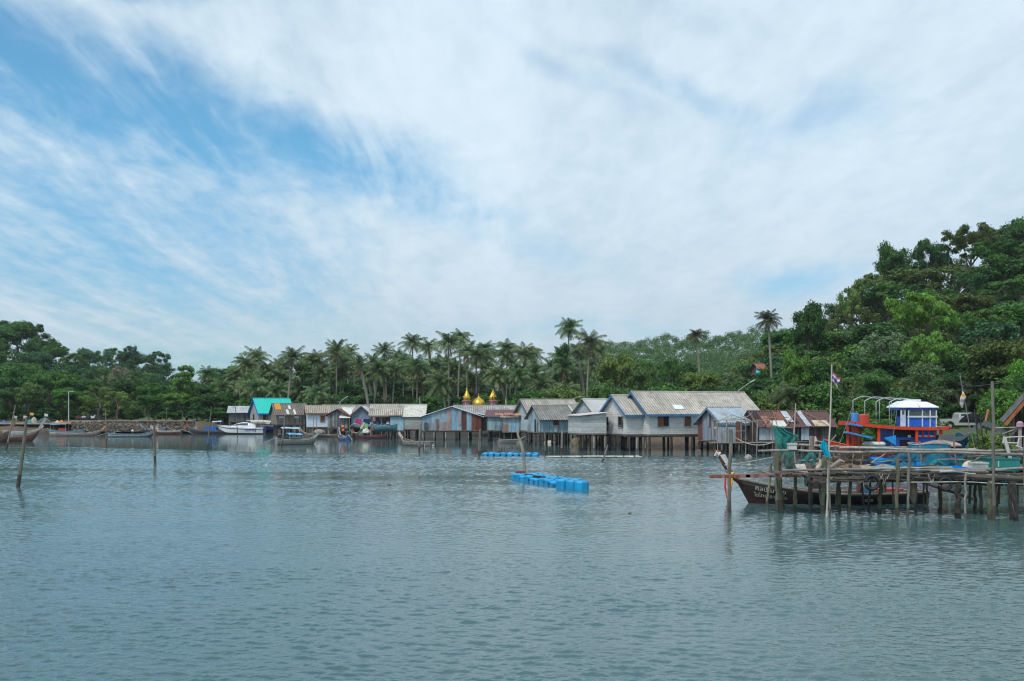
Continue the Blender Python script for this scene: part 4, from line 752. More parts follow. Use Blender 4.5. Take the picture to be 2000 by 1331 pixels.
# brown gabled barn at the right edge
def barn():
    Y = 49; x0 = PX(1962, Y); root = thing('barn', 'dark open gabled barn with orange brown barge board and grey roof at the edge', 'barn', (x0, Y, 0), radians(-28)); L = 6.4; ap = (3.2, 4.2); ze = PZ(822, Y)
    rb = MB((.17, .17, .18))
    rb.sheet((3.2, -.35, ze + ap[1]), (3.2, 8, ze + ap[1]), (0 - .1, 8, ze - .1), (-.1, -.35, ze - .1), .2, .03, .01, rows=2); rb.sheet((3.2, 8, ze + ap[1]), (3.2, -.35, ze + ap[1]), (6.5, -.35, ze - .1), (6.5, 8, ze - .1), .2, .03, .01, rows=2); rb.build('roof', M['cement'], root)
    gb = MB((.16, .16, .17)); gb.beam((-.12, -.40, ze - .02), (3.2, -.40, ze + ap[1] + .02), .06, .22); gb.beam((6.5, -.40, ze - .02), (3.2, -.40, ze + ap[1] + .02), .06, .22); gb.build('roof_edge', M['wood'], root)
    MB((.035, .03, .03)).box((3.4, .75, (ze + 1.6) / 2), (5.6, .08, ze - 1.6)).build('dark_wall', M['wood'], root)
    fb = MB((.30, .12, .05)); fb.beam((.04, -.38, ze - .20), (3.2, -.38, ze + ap[1] - .24), .05, .17); fb.beam((6.4, -.38, ze - .16), (3.2, -.38, ze + ap[1] - .2), .05, .24); fb.build('barge_board', M['wood'], root)
    mb = MB(); wall(mb, (.15, .6), (6.2, .6), ze, ze + .05, tri_top(6, 3.9), 'vplank', [(.05, .04, .04), (.07, .055, .05)], 5); mb.build('gable_wall', M['wood'], root)
    for u in (.35, 3.2, 6.1):
        for v in (.4, 4, 7.8): MB((.2, .17, .14)).tube([(u, v, -1), (u, v, ze + .1)], .10, 8).build('post', M['wood'], root)
    MB((.16, .14, .12)).box((3.2, 4.1, 1.55), (6.4, 7.8, .14)).build('floor_deck', M['wood'], root); MB((.10, .25, .38)).sheet((.6, 3.8, 3.0), (3, 3.8, 3.0), (3, 3.8, 1.65), (.6, 3.8, 1.65), .15, .016, .006).build('blue_sheet', M['sheet'], root)
barn()
# small red roofed house in the trees
w = house('tiny house with red roof peeping out of the trees right of the ridge palm', 1484, 140, 20, 1.0, 2, 9.0, .6, .7, 'plank', [(.12, .07, .06)], (.26, .09, .07), 'plain', seed=141, nostilts=True, group='houses among the trees')
# golden domed mosque
def mosque():
    Y = 165; sc = Y / F; root = thing('mosque', 'pink mosque with two pointed golden turrets and a golden onion dome', 'mosque', (PX(934, Y), Y, 0)); g = (.62, .42, .06); pk = (.50, .25, .30)
    b = MB(pk); b.box((0, 4, 2.7), (7.2, 8, 2.4)); b.build('wall', M['board'], root)
    rb = MB((.30, .27, .27)); rb.box((0, 4, 3.96), (7.6, 8.4, .12)); rb.build('roof', M['cement'], root)
    zb = 4.9
    def prof(pairs): return [(r, z) for r, z in pairs]
    d = MB(g); d.lathe([(r_ * 1.0, z_ * 1.25) for r_, z_ in [(.75, 0), (.98, .14), (1.12, .36), (1.15, .55), (1.06, .78), (.84, 1.02), (.52, 1.24), (.22, 1.38), (.08, 1.52), (.04, 1.72), (.015, 1.95)]], (0, 2.2, PZ(797, Y)), 24, g); d.build('onion_dome', M['gold'], root, smooth=True)
    for px, sw in ((911, 0), (963, 1)):
        x = PX(px, Y) - PX(934, Y); z0 = PZ(800, Y) - .6; t = MB(pk); t.lathe([(.62, 0), (.62, 1.95), (.76, 1.97), (.76, 2.1), (.5, 2.12)], (x, 1.2, z0), 8); to = t.build('turret', M['board'], root)
        for a in range(8): an = pi / 8 + a * pi / 4 + pi / 8; ar = MB((.05, .03, .05)); ar.box((x + .585 * cos(an), 1.2 + .585 * sin(an), z0 + 1.6), (.05, .24, .40), an); ar.build('arch_opening', M['plain'], to)
        tp = MB(g); zz = z0 + 2.12
        pr = [(r_ * .92, z_ * .93) for r_, z_ in [(.42, 0), (.60, .12), (.68, .34), (.65, .62), (.50, .95), (.33, 1.3), (.18, 1.65), (.07, 1.95), (.02, 2.25)]]
        if not sw: tp.lathe(pr, (x, 1.2, zz), 20, g)
        else:
            n = 32; rows = []
            for r, z in pr:
                rows.append([(x + r * (1 + .08 * sin(8 * (2 * pi * k / n) + z * 2.6)) * cos(2 * pi * k / n), 1.2 + r * (1 + .08 * sin(8 * (2 * pi * k / n) + z * 2.6)) * sin(2 * pi * k / n), zz + z) for k in range(n + 1)])
            tp.grid(rows, colf=lambda i, k: g if sin(8 * (2 * pi * k / n) + pr[i][1] * 2.6) > -.3 else (.10, .06, .02))
        tp.build('golden_spire', M['gold'], to, smooth=not sw)
    sp = MB((.55, .52, .5)); x = PX(988, Y) - PX(934, Y); sp.lathe([(.3, 0), (.28, .25), (.12, .6), (.10, 1.3), (.02, 1.9)], (x, 2, PZ(799, Y)), 10); sp.build('grey_finial', M['stone'], root)
mosque()
# ------------------------------------------------------------------ boats
def lerp(a, b, t): return a + (b - a) * t
def hull_mesh(L, B, h, bow_rise, stern_rise, upper, lower, inner, rim, draft=.3, bowpow=2.2, stern_w=.45, stripe=None, n=22, top_curve=2.5):
    def st(s):   # s from -1 (stern) to 1 (bow)
        b = B / 2 * ((1 - max(0, s) ** bowpow) if s > 0 else (1 - (1 - stern_w) * (-s) ** 2.4)); zg = h + bow_rise * max(0, s) ** top_curve + stern_rise * max(0, -s) ** 2.2
        zk = -draft + (draft + zg * .55) * max(0, (s - .62) / .38) ** 1.8; x = s * L / 2
        xk = x - max(0, s - .5) * L * .10
        return x, xk, max(b, .02), zg, zk
    mo = MB(); mi = MB(); rows = []; rin = []; S = [-1 + 2 * k / n for k in range(n + 1)]
    for s in S:
        x, xk, b, zg, zk = st(s); r = []
        for q in range(-6, 7):
            a = abs(q) / 6; zz = zk + (zg - zk) * a ** 1.25; bb = b * (1 - (1 - a) ** 2.1) ** .75; r.append((lerp(xk, x, a), (1 if q > 0 else -1) * bb, zz))
        rows.append(r); ri = []
        for q in range(-6, 7):
            a = abs(q) / 6; zz = zk + .07 + (zg - zk - .05) * a ** 1.25; bb = max(0, b - .05) * (1 - (1 - a) ** 2.1) ** .75; ri.append((lerp(xk, x, a) - (.04 if s > .9 else 0), (1 if q > 0 else -1) * bb, zz))
        rin.append(ri)
    def cf(i, k):
        a = abs((k + .5) - 6) / 6
        if a > .84: return rim
        if stripe and .62 < a <= .84: return stripe
        return upper if a > .5 else lower
    mo.grid(rows, colf=cf); mo.add(rows[0], [tuple(range(13))], upper)
    mi.grid([r[::-1] for r in rin], inner); mi.add([(p[0] + .04, p[1], p[2]) for p in rin[0]], [tuple(range(13))[::-1]], inner)
    edge = MB(rim)
    for e in (0, -1): edge.tube([r[e] for r in rows], .045, 6)
    edge.tube([rows[0][0], rows[0][-1]], .045, 6)
    return mo, mi, edge, st
def longtail(label, px, Y, hd, L=8, B=1.5, h=.5, rise=.7, srise=.25, upper=(.20, .15, .12), lower=(.16, .06, .04), inner=(.16, .12, .09), rim=(.30, .26, .22), stripe=None, prow=.9, prowcol=None, canopy=None, engine=True,
             ribbons=False, group='long-tail boats', z=0, name='longtail_boat', stern_w=.45, box=None, seats=4, trim=0.0, cat='boat'):
    """hd: heading of the bow in degrees, 0 = to the right of the picture, 180 = left"""
    root = thing(name, label, cat, (PX(px, Y), Y, z), radians(hd), group); root.rotation_euler = (0, radians(-trim), radians(hd))
    mo, mi, ed, st = hull_mesh(L, B, h, rise, srise, upper, lower, inner, rim, stern_w=stern_w, stripe=stripe)
    mo.build('hull', M['paint'], root, smooth=True); mi.build('inner_hull', M['wood'], root, smooth=True); ed.build('gunwale', M['wood'], root)
    for k in range(seats):
        s = -.65 + 1.25 * k / max(1, seats - 1); x, xk, b, zg, zk = st(s); MB(jit((.26, .22, .18), .3)).box((x, 0, zg - .10), (.24, 2 * b - .12, .04)).build('thwart', M['wood'], root)
    if prow:
        x, xk, b, zg, zk = st(1.0); c = prowcol or rim; pm = MB(c); pm.beam((x - .35, 0, zg - .28), (x + prow * .42, 0, zg + prow * .9), .10, .26, c, up=(1, 0, 0)); pr = pm.build('prow_post', M['paint'], root)
        if ribbons:
            for k, cc in enumerate(((.55, .05, .05), (.6, .6, .6), (.65, .45, .05))): rb = MB(cc); rb.tube([(x + .06 + .1 * k, -.09, zg + .15 + .2 * k), (x + .16 + .1 * k, -.1, zg - .25 + .2 * k)], .07, 6); rb.build('ribbon', M['cloth'], pr)
    if engine:
        x = -L / 2; e = MB((.05, .05, .055)); e.box((x + .45, 0, h + srise + .28), (.62, .34, .34)); e.box((x + .40, 0, h + srise + .50), (.3, .22, .14), 0, (.2, .2, .2)); e.lathe([(.14, 0), (.14, .08)], (x + .8, 0, h + srise + .3), 10, (.35, .33, .3)); en = e.build('engine', M['plain'], root)
        MB((.30, .30, .30)).tube([(x + .2, 0, h + srise + .2), (x - 1.9, .15, .05)], .035, 6).build('propeller_shaft', M['plain'], root)
        MB((.12, .12, .12)).tube([(x + .8, 0, h + srise + .4), (x + 1.7, .1, h + srise + .75)], .02, 5).build('tiller', M['plain'], root)
    if canopy:
        s0, s1, zc, cc = canopy; cm = MB(cc); rows = []
        for i in range(7): s = lerp(s0, s1, i / 6); rows.append([(s * L / 2, y * B * .52, zc - .16 * (abs(y)) ** 2 + .04 * sin(i)) for y in (-1, -.6, -.2, .2, .6, 1)])
        cm.grid(rows, cc); cm.grid([[(p[0], p[1], p[2] + .04) for p in r][::-1] for r in rows], cc); cm.grid([[r[0] for r in rows], [(r[0][0], r[0][1], r[0][2] + .04) for r in rows]], cc); co = cm.build('canopy', M['cloth'], root, smooth=True)
        for s in (s0 + .02, s1 - .02):
            for y in (-.46, .46): MB((.35, .33, .3)).tube([(s * L / 2, y * B, h - .1), (s * L / 2, y * B, zc - .1)], .025, 5).build('canopy_pole', M['wood'], root)
    if box: (bx, bl, bh, bc) = box; MB(bc).box((bx, 0, h + bh / 2 - .05), (bl, B * .7, bh)).build('cabin_box', M['paint'], root)
    return root
WH = (.55, .55, .53)
longtail('large red brown boat with pale inner rail moored at the left edge', 15, 122, 8, 7.6, 1.7, .75, .75, .2, (.20, .08, .06), (.16, .05, .04), (.22, .18, .15), (.36, .32, .29), prow=1.5, engine=False)
longtail('dark prow of a brown boat cut off by the picture edge', -32, 117, 10, 6.2, 1.5, .8, .8, .2, (.13, .09, .08), (.12, .05, .04), (.15, .1, .08), (.24, .15, .1), prow=1.3, engine=False)
longtail('white hulled small boat behind the large red brown boat', 45, 150, 5, 5.6, 1.4, .6, .6, .1, (.42, .44, .44), (.35, .36, .36), (.3, .3, .28), (.5, .5, .48), prow=.3, engine=False)
longtail('long empty brown boat with pale rail lying under the lamp post bank', 150, 146, 6, 7.6, 1.3, .42, .6, .12, (.26, .19, .17), (.20, .08, .06), (.16, .12, .10), (.42, .38, .34), prow=.45, prowcol=(.55, .25, .12), engine=False, seats=6)
longtail('blue green boat with rounded dark blue canopy behind the long empty boat', 128, 151, 188, 5.4, 1.5, .6, .45, .2, (.16, .22, .24), (.13, .17, .18), (.2, .15, .12), (.18, .32, .40), prow=0, engine=True, canopy=(-.1, .75, 1.75, (.15, .22, .27)), box=(.4, 1.0, .5, (.40, .06, .05)))
longtail('low boat with light blue bow stripe and garlanded prow beside white buoys', 258, 142, 4, 6.6, 1.3, .38, .6, .1, (.16, .15, .14), (.12, .06, .05), (.18, .14, .12), (.20, .27, .31), stripe=(.28, .42, .50), prow=.9, ribbons=True)
longtail('reddish boat with white cloth bundles on the sandy shore', 326, 156, 170, 5.0, 1.3, .4, .4, .2, (.15, .07, .06), (.14, .06, .05), (.3, .25, .2), (.5, .45, .4), prow=.6, ribbons=True, z=.1, engine=True)
longtail('dark blue grey boat drawn up left of the cloth laden boat', 300, 160, 170, 4.4, 1.2, .5, .4, .2, (.10, .13, .17), (.1, .1, .1), (.15, .12, .1), (.2, .3, .38), prow=.4, z=.3)
longtail('slim dark boat with red bow carrying a bright blue box and flat sun roof', 408, 158, 180, 6.8, 1.4, .5, .65, .15, (.05, .06, .08), (.16, .05, .04), (.16, .12, .1), (.10, .14, .18), prow=.5, prowcol=(.5, .06, .06), box=(-.4, 1.9, .75, (.02, .13, .42)), canopy=(-.62, -.2, 2.0, (.40, .50, .56)), z=.05)
longtail('small boat under two light blue canopies with orange bottom paint', 581, 112, 40, 5.2, 1.6, .5, .55, .2, (.25, .26, .25), (.24, .09, .04), (.22, .2, .18), (.36, .36, .33), prow=.35, canopy=(-.55, .1, 1.25, (.12, .36, .58)), box=(-1.7, .8, .5, (.05, .07, .08)))
longtail('dark boat with light blue canopy behind the two canopied boat', 574, 121, 30, 4.8, 1.5, .5, .45, .2, (.10, .10, .11), (.12, .1, .1), (.12, .1, .1), (.2, .2, .2), prow=.3, canopy=(-.7, .2, 1.75, (.30, .46, .58)), engine=False)
longtail('low rust brown boat lying along the posts of the pale blue house', 625, 141, 178, 5.4, 1.3, .35, .5, .1, (.17, .12, .10), (.22, .08, .05), (.25, .2, .16), (.30, .26, .22), prow=.5, ribbons=True, engine=False)
longtail('small boat with blue painted stern and long silver propeller shaft', 672, 127, 118, 3.6, 1.1, .4, .4, .2, (.04, .10, .28), (.25, .07, .06), (.2, .15, .12), (.3, .34, .4), prow=.9, ribbons=True)
longtail('dark boat with red rail moored behind the orange buoys', 722, 134, 175, 4.6, 1.3, .4, .5, .2, (.10, .06, .06), (.1, .05, .05), (.14, .1, .08), (.28, .07, .07), prow=.4, engine=False)
longtail('weathered grey open boat with bow turned toward the net shelter', 812, 108, 150, 4.2, 1.6, .42, .6, .05, (.24, .225, .20), (.13, .10, .08), (.18, .12, .09), (.32, .31, .28), prow=.45, prowcol=(.55, .48, .45), seats=3, engine=False)
longtail('sunken pale plank boat hidden among the stilts of the maroon roofed shack', 1000, 116, 10, 3.2, 1.1, .4, .4, .1, (.26, .23, .2), (.2, .17, .15), (.2, .17, .14), (.3, .27, .25), prow=0, engine=False)
longtail('teal tarpaulined boat stored on posts under the net shelter', 750, 131, 178, 3.4, 1.4, .5, .3, .2, (.10, .24, .27), (.08, .14, .15), (.1, .14, .15), (.15, .32, .36), prow=0, engine=False, z=1.3)
# white speedboat
def speedboat():
    Y = 158; root = thing('speedboat', 'white sharp nosed speedboat with dark window band and blue side stripe', 'speedboat', (PX(470, Y), Y, .0), radians(180)); L, B = 7.6, 2.2
    rows = []
    for k in range(25):
        s = -1 + 2 * k / 24; b = B / 2 * (1 - max(0, s) ** 2.6) + .02; zg = .95 + .45 * max(0, (s + 1) / 2) ** 1.6; zk = -.25 + 1.35 * max(0, (s - .45) / .55) ** 1.7; x = s * L / 2; zc = lerp(zk, zg, .35); xx = x - max(0, s) * .5
        rows.append([(x, -b, zg), (x, -b * .99, lerp(zc, zg, .78)), (x, -b * .97, lerp(zc, zg, .62)), (x, -b * .9, zc), (xx, 0, zk), (x, b * .9, zc), (x, b * .97, lerp(zc, zg, .62)), (x, b * .99, lerp(zc, zg, .78)), (x, b, zg)])
    W_, Bl = (.70, .72, .74), (.03, .06, .25); mb = MB(W_); mb.grid(rows[::-1], colf=lambda i, k: Bl if k in (1, 6) else ((.30, .22, .2) if k in (3, 4) and i > 4 else W_)); mb.add(rows[0], [tuple(range(9))], W_)
    mb.build('hull', M['car'], root, smooth=False)
    dk = MB((.66, .68, .70)); dk.grid([[(r[0][0], r[0][1], r[0][2]), (r[0][0], 0, r[0][2] + .10), (r[-1][0], r[-1][1], r[-1][2])] for r in rows]); dk.build('deck', M['car'], root, smooth=True)
    cb = []
    for s, hh, bb in ((.42, .02, .30), (.3, .30, .55), (.1, .62, .72), (-.1, .80, .80), (-.35, .86, .82), (-.6, .80, .80), (-.68, .1, .80)):
        x = s * L / 2; z0 = .95 + .45 * ((s + 1) / 2) ** 1.6; cb.append([(x, -bb, z0), (x, -bb * .93, z0 + hh * .38), (x, -bb * .80, z0 + hh * .85), (x, 0, z0 + hh), (x, bb * .80, z0 + hh * .85), (x, bb * .93, z0 + hh * .38), (x, bb, z0)])
    cm = MB(W_); cm.grid(cb[::-1], W_); cm.add(cb[-1], [tuple(range(7))[::-1]], (.1, .1, .12)); co = cm.build('cabin', M['car'], root, smooth=True)
    for sg in (0, 1):
        g = MB((.02, .025, .035)); r2 = []
        for i in range(1, 5): p, q = (cb[i][1], cb[i][2]) if sg == 0 else (cb[i][5], cb[i][4]); dy = -.03 if sg == 0 else .03; r2.append([(p[0], p[1] + dy, p[2] + .05), (q[0], q[1] + dy, q[2] - .02)])
        g.grid(r2 if sg else r2[::-1]); g.build('window_band', M['glass'], co)
    ro = MB((.72, .72, .72)); ro.extrude([(-3.6, -.9, 2.05), (-3.6, .9, 2.05), (-1.1, .8, 2.12), (-1.1, -.8, 2.12)], (0, 0, .07)); ro.build('hard_top', M['car'], root)
    for x in (-3.5, -2.6):
        for y in (-.85, .85): MB((.6, .6, .6)).tube([(x, y, 1.0), (x + .15, y, 2.1)], .03, 5).build('roof_pillar', M['plain'], root)
    for y in (-.5, .05, .6):
        en = MB((.02, .03, .16)); en.box((-4.05, y, .95), (.42, .34, .62)); en.box((-4.05, y, .40), (.22, .16, .7), 0, (.03, .03, .1)); en.build('outboard_engine', M['car'], root)
    text(root, 'ISLAND', (1.0 - 1.9, B / 2 + .03, .52), .52, (radians(90), 0, pi), (.05, .06, .25), 'hull_lettering', .012)
def text(parent, s, loc, size, rot, col, name, ext=.004, shear=0.0, align='LEFT'):
    cu = bpy.data.curves.new(name, 'FONT'); cu.body = s; cu.size = size; cu.extrude = ext; cu.shear = shear; cu.align_x = align; cu.resolution_u = 4
    o = bpy.data.objects.new(name, cu); COL.objects.link(o); bpy.context.view_layer.update()
    me = bpy.data.meshes.new_from_object(o.evaluated_get(bpy.context.evaluated_depsgraph_get())); bpy.data.objects.remove(o)
    ca = me.color_attributes.new('col', 'FLOAT_COLOR', 'CORNER'); ca.data.foreach_set('color', np.tile(np.array((*col, 1), np.float32), len(me.loops))); me.materials.clear(); me.materials.append(M['plain'])
    return link(name, me, parent, loc, rot)
speedboat()
def covered_boat():
    Y = 160; root = thing('tour_boat', 'blue hulled boat with long cream roof parked behind the speedboat stern', 'boat', (PX(510, Y), Y, .6), radians(180)); hm, im, ed, st = hull_mesh(4.6, 1.8, .75, .35, .1, (.03, .06, .25), (.03, .05, .2), (.4, .4, .4), (.6, .6, .6)); hm.build('hull', M['paint'], root, smooth=True); im.build('inner_hull', M['paint'], root, smooth=True); ed.build('gunwale', M['paint'], root)
    c = MB((.60, .57, .46)); rows = [[(x, y * .95, 1.62 - .28 * y * y - (.12 if abs(x) > 1.4 else 0)) for y in (-1, -.7, -.3, .3, .7, 1)] for x in (-1.7, -1.5, 0, 1.2, 1.5)]; c.grid(rows); c.grid([[(p[0], p[1], p[2] - .05) for p in r][::-1] for r in rows]); c.sheet((-1.65, -.95, 1.38), (1.5, -.95, 1.38), (1.5, -.95, .95), (-1.65, -.95, .95), .4, .01, .01, (.60, .57, .46)); c.sheet((-1.65, .95, 1.38), (1.5, .95, 1.38), (1.5, .95, .95), (-1.65, .95, .95), .4, .01, .01, (.60, .57, .46)); c.build('canopy', M['cloth'], root, smooth=True)
covered_boat()
# the fishing boat with wheelhouse
def trawler():
    Y = 71; X0 = PX(1632, Y); root = thing('fishing_boat', 'red and blue wooden fishing boat with white topped wheelhouse and pipe hoops', 'fishing boat', (0, 0, 0)); RED = (.66, .055, .014); BL = (.015, .11, .52); NB = (.015, .03, .14); LB = (.03, .28, .68)
    def X(px, y=Y): return PX(px, y)
    def Zz(py, y=Y): return PZ(py, y)
    hm, im, ed, st = hull_mesh(9.4, 2.9, 1.15, .6, .25, (.02, .09, .36), (.20, .05, .04), (.2, .15, .12), RED, stripe=(.5, .05, .03), bowpow=2.6, stern_w=.8)
    for m_, nme, mt in ((hm, 'hull', 'paint'), (im, 'inner_hull', 'wood'), (ed, 'gunwale', 'paint')):
        m_.v = [(X(1740) + 0.35 - v[0], Y + 1 + v[1], v[2]) for v in m_.v]; m_.f = [f[::-1] for f in m_.f]; m_.build(nme, M[mt], root, smooth=nme != 'gunwale')
    xl, xr = X(1663), X(1846)
    def rz(x): t = (x - xl) / (xr - xl); return lerp(Zz(829), Zz(838.5, 70), t) + .16 * (2 * t - 1) ** 2 - .10
    sl = MB(RED); n = 14
    for i in range(n):
        a, b = lerp(xl, xr, i / n), lerp(xl, xr, (i + 1) / n)
        for (y0, y1, c, dz, hh) in ((Y - .75, Y - .68, RED, 0, .22), (Y + 2.68, Y + 2.75, RED, 0, .22)): sl.add([(a, y0, rz(a) + dz - hh / 2), (b, y0, rz(b) - hh / 2), (b, y0, rz(b) + hh / 2), (a, y0, rz(a) + hh / 2), (a, y1, rz(a) - hh / 2), (b, y1, rz(b) - hh / 2), (b, y1, rz(b) + hh / 2), (a, y1, rz(a) + hh / 2)], [(0, 1, 2, 3), (7, 6, 5, 4), (3, 2, 6, 7), (1, 0, 4, 5)], c)
        sl.add([(a, Y - .68, rz(a) + .10), (b, Y - .68, rz(b) + .10), (b, Y + 2.68, rz(b) + .10), (a, Y + 2.68, rz(a) + .10), (a, Y - .68, rz(a) - .08), (b, Y - .68, rz(b) - .08), (b, Y + 2.68, rz(b) - .08), (a, Y + 2.68, rz(a) - .08)], [(0, 1, 2, 3), (7, 6, 5, 4)], (.16, .30, .36))
    for x in (xl, xr): sl.box((x, Y + 1, rz(x)), (.07, 3.5, .30))
    sl.build('roof_deck', M['paint'], root)
    for px, y in ((1672, Y - .5), (1680, Y + 1.2), (1716, Y - .55), (1660, Y + 2.4), (1790, Y - .6), (1838, Y - .5), (1716, Y + 2.5)): x = X(px, y); MB(RED).box((x, y, (rz(x) + 1.0) / 2), (.17, .15, rz(x) - 1.1)).build('deck_post', M['paint'], root)
    # lower cabin
    cab = MB(BL); x0, x1 = X(1741), X(1826); zt = 2.65
    cab.box(((x0 + x1) / 2, Y + 1.0, 1.8), (x1 - x0, 2.6, 1.7)); co = cab.build('cabin', M['paint'], root); yf = Y - .33
    MB((.008, .008, .012)).box((X(1765), yf, 2.30), (1.7, .04, .62)).build('dark_window', M['plain'], co); MB((.008, .008, .012)).box((X(1764), yf, 1.55), (.75, .04, .5)).build('hatch', M['plain'], co); MB((.55, .57, .6)).box((X(1772), yf - .03, 2.05), (.2, .04, .16)).build('notice', M['plain'], co)
    lat = MB(RED); a, b = X(1786), X(1832)
    for zz in (2.52, 2.02, 1.55): lat.beam((a, yf - .06, zz), (b, yf - .06, zz), .05, .07)
    for k in range(5): lat.beam((lerp(a, b, k / 4), yf - .08, 1.55 if k == 0 else 1.98), (lerp(a, b, k / 4), yf - .08, 2.55), .07, .05)
    for k in range(4): lat.box((lerp(a, b, (k + .5) / 4), yf - .07, 2.07), (.24, .04, .08), 0, (.6, .6, .58))
    lat.build('lattice_rail', M['paint'], co)
    # wheelhouse
    wh = thing0 = None; wx0, wx1 = X(1757, 71.3), X(1826, 71.3); zb = rz(X(1790)) + .12; zr = Zz(795, 71); D = 2.2; y0 = Y + .1
    wm = MB(BL); wz = zb + .72; n0 = X(1772, 71.3)
    wm.box(((n0 + wx1) / 2, y0 + D / 2, (zb + wz) / 2), (wx1 - n0, D, wz - zb)); wm.box(((wx0 + wx1) / 2, y0 + D / 2, zr - .10), (wx1 - wx0 + .1, D + .1, .26)); wo = wm.build('wheelhouse', M['paint'], root)
    fr = MB((.62, .64, .66)); 
    for x in (n0, lerp(n0, wx1, .5), lerp(n0, wx1, .78), wx1): fr.box((x, y0 - .02, (zb + zr) / 2 - .05), (.075, .06, zr - zb - .1))
    for y in (y0 + D * .5, y0 + D): fr.box((wx1, y, (zb + zr) / 2 - .05), (.06, .07, zr - zb - .1))
    fr.box(((n0 + wx1) / 2, y0 - .045, wz), (wx1 - n0 + .16, .07, .12)); fr.box((wx1 + .045, y0 + D / 2, wz), (.06, D, .12)); fr.build('window_frame', M['paint'], wo)
    g = MB(); g.box((lerp(n0, wx1, .5), y0 + .03, (wz + zr) / 2 - .08), (wx1 - n0 - .05, .02, zr - wz - .22)); g.build('pane', M['glass'], wo)
    MB((.05, .12, .2)).box((lerp(n0, wx1, .45), y0 + D - .05, (wz + zr) / 2 - .1), (wx1 - n0, .03, zr - wz - .2)).build('rear_panel', M['paint'], wo)
    d = MB((.55, .60, .68)); d.box((wx0 + .16, y0 - .02, (zb + zr) / 2 - .05), (.36, .05, zr - zb - .15)); do = d.build('door', M['paint'], wo); MB((.1, .14, .18)).box((wx0 + .16, y0 - .055, zb + 1.15), (.16, .02, .55)).build('pane', M['glass'], do)
    rf = MB((.74, .77, .80)); e = .14; a0, a1, b0, b1 = wx0 - e, wx1 + e, y0 - e, y0 + D + e; zt2 = zr + .42
    vs = [(a0, b0, zr), (a1, b0, zr), (a1, b1, zr), (a0, b1, zr), (a0 + .55, b0 + .6, zt2), (a1 - .6, b0 + .6, zt2 - .06), (a1 - .6, b1 - .6, zt2 - .06), (a0 + .55, b1 - .6, zt2), (a0, b0, zr - .07), (a1, b0, zr - .07), (a1, b1, zr - .07), (a0, b1, zr - .07)]
    rf.add(vs, [(4, 5, 6, 7), (0, 1, 5, 4), (1, 2, 6, 5), (2, 3, 7, 6), (3, 0, 4, 7), (8, 9, 1, 0), (9, 10, 2, 1), (10, 11, 3, 2), (11, 8, 0, 3), (11, 10, 9, 8)]); rf.box((a0 + 1.4, (b0 + b1) / 2, zt2 + .05), (.9, .9, .14)); rf.build('roof', M['cloth'], wo)
    # pipe hoops
    for k, (pa, pb) in enumerate(((1666, 1718), (1689, 1741), (1711, 1765), (1737, 1792))):
        y = Y + .2 + k * .12; xa, xb = X(pa, y), X(pb, y + 1.6); zt = Zz(773 + k * 1.2, y); h_ = MB((.42, .46, .46)); pts = [(xa, y, rz(xa)), (xa, y, zt - .35)]
        for q in range(1, 9): t = q / 8; pts.append((lerp(xa, xb, t), y + 1.6 * t, zt - .35 + .35 * sin(min(1, t * 2.2) * pi / 2) - .25 * t * t))
        pts.append((xb, y + 1.6, rz(xb))); h_.tube(pts, .035, 6); h_.build('pipe_hoop', M['plain'], root)
    tk = MB(RED); tk.lathe([(.48, 0), (.5, .04), (.5, .60), (.47, .64), (.2, .66)], (X(1690), Y + .6, rz(X(1690)) + .11), 22, (.50, .06, .03)); tk.build('water_tank', M['plastic'], root, smooth=False)
    tb = MB((.05, .22, .52)); tb.lathe([(.26, 0), (.27, .04), (.27, .64), (.22, .69)], (X(1673), Y + .4, rz(X(1673)) + .11), 16); tb.build('blue_barrel', M['plastic'], root)
    # lower blue boards at the bow and loads on deck
    lb = MB(LB); lb.beam((X(1648), Y - .9, Zz(828)), (X(1672), Y - .9, Zz(832)), .9, .12); lb.beam((X(1643), Y - .9, Zz(844)), (X(1692), Y - .9, Zz(855)), .8, .12); lb.build('blue_awning_board', M['paint'], root)
    for px in (1648, 1658): MB(RED).box((X(px), Y - .8, 1.9), (.12, .12, 2.0)).build('bow_post', M['paint'], root)
    tp = MB(LB); tp.add([(X(1718), Y - .8, Zz(856)), (X(1741), Y - .8, Zz(851)), (X(1741), Y - .8, Zz(871)), (X(1733), Y - .7, Zz(866)), (X(1741), Y - .3, Zz(852))], [(0, 1, 2, 3), (0, 1, 4)]); tp.extrude([(X(1718), Y - .85, Zz(855)), (X(1741), Y - .85, Zz(850)), (X(1741), Y - .85, Zz(870))], (0, .06, 0)); tp.build('tarpaulin_corner', M['cloth'], root)
    sk = MB((.55, .55, .54)); rs = random.Random(2)
    for k in range(7): c = (X(1690 + k * 4.5), Y - .6 + rs.uniform(-.2, .3), 1.35); r = rs.uniform(.22, .34); sk.lathe([(r * .5, 0), (r, .1), (r * .9, .22), (r * .4, .32)], c, 9)
    sk.build('white_sacks', M['cloth'], root, smooth=True)
trawler()
for k, (px, l) in enumerate(((1668, 'first black tyre on the blue hull side near the bow'), (1706, 'second black tyre hung amidships on the fishing boat'), (1746, 'third black tyre under the dark cabin window'))):
    c = (PX(px, 70.2), 70.2, .95); tag(MB((.02, .02, .02)).tube([(.30 * cos(t), 0, .30 * sin(t)) for t in [2 * pi * q / 18 for q in range(19)]], .09, 8).build('tyre', M['plastic'], None, loc=c), l, 'tyre', 'tyres on the fishing boat')
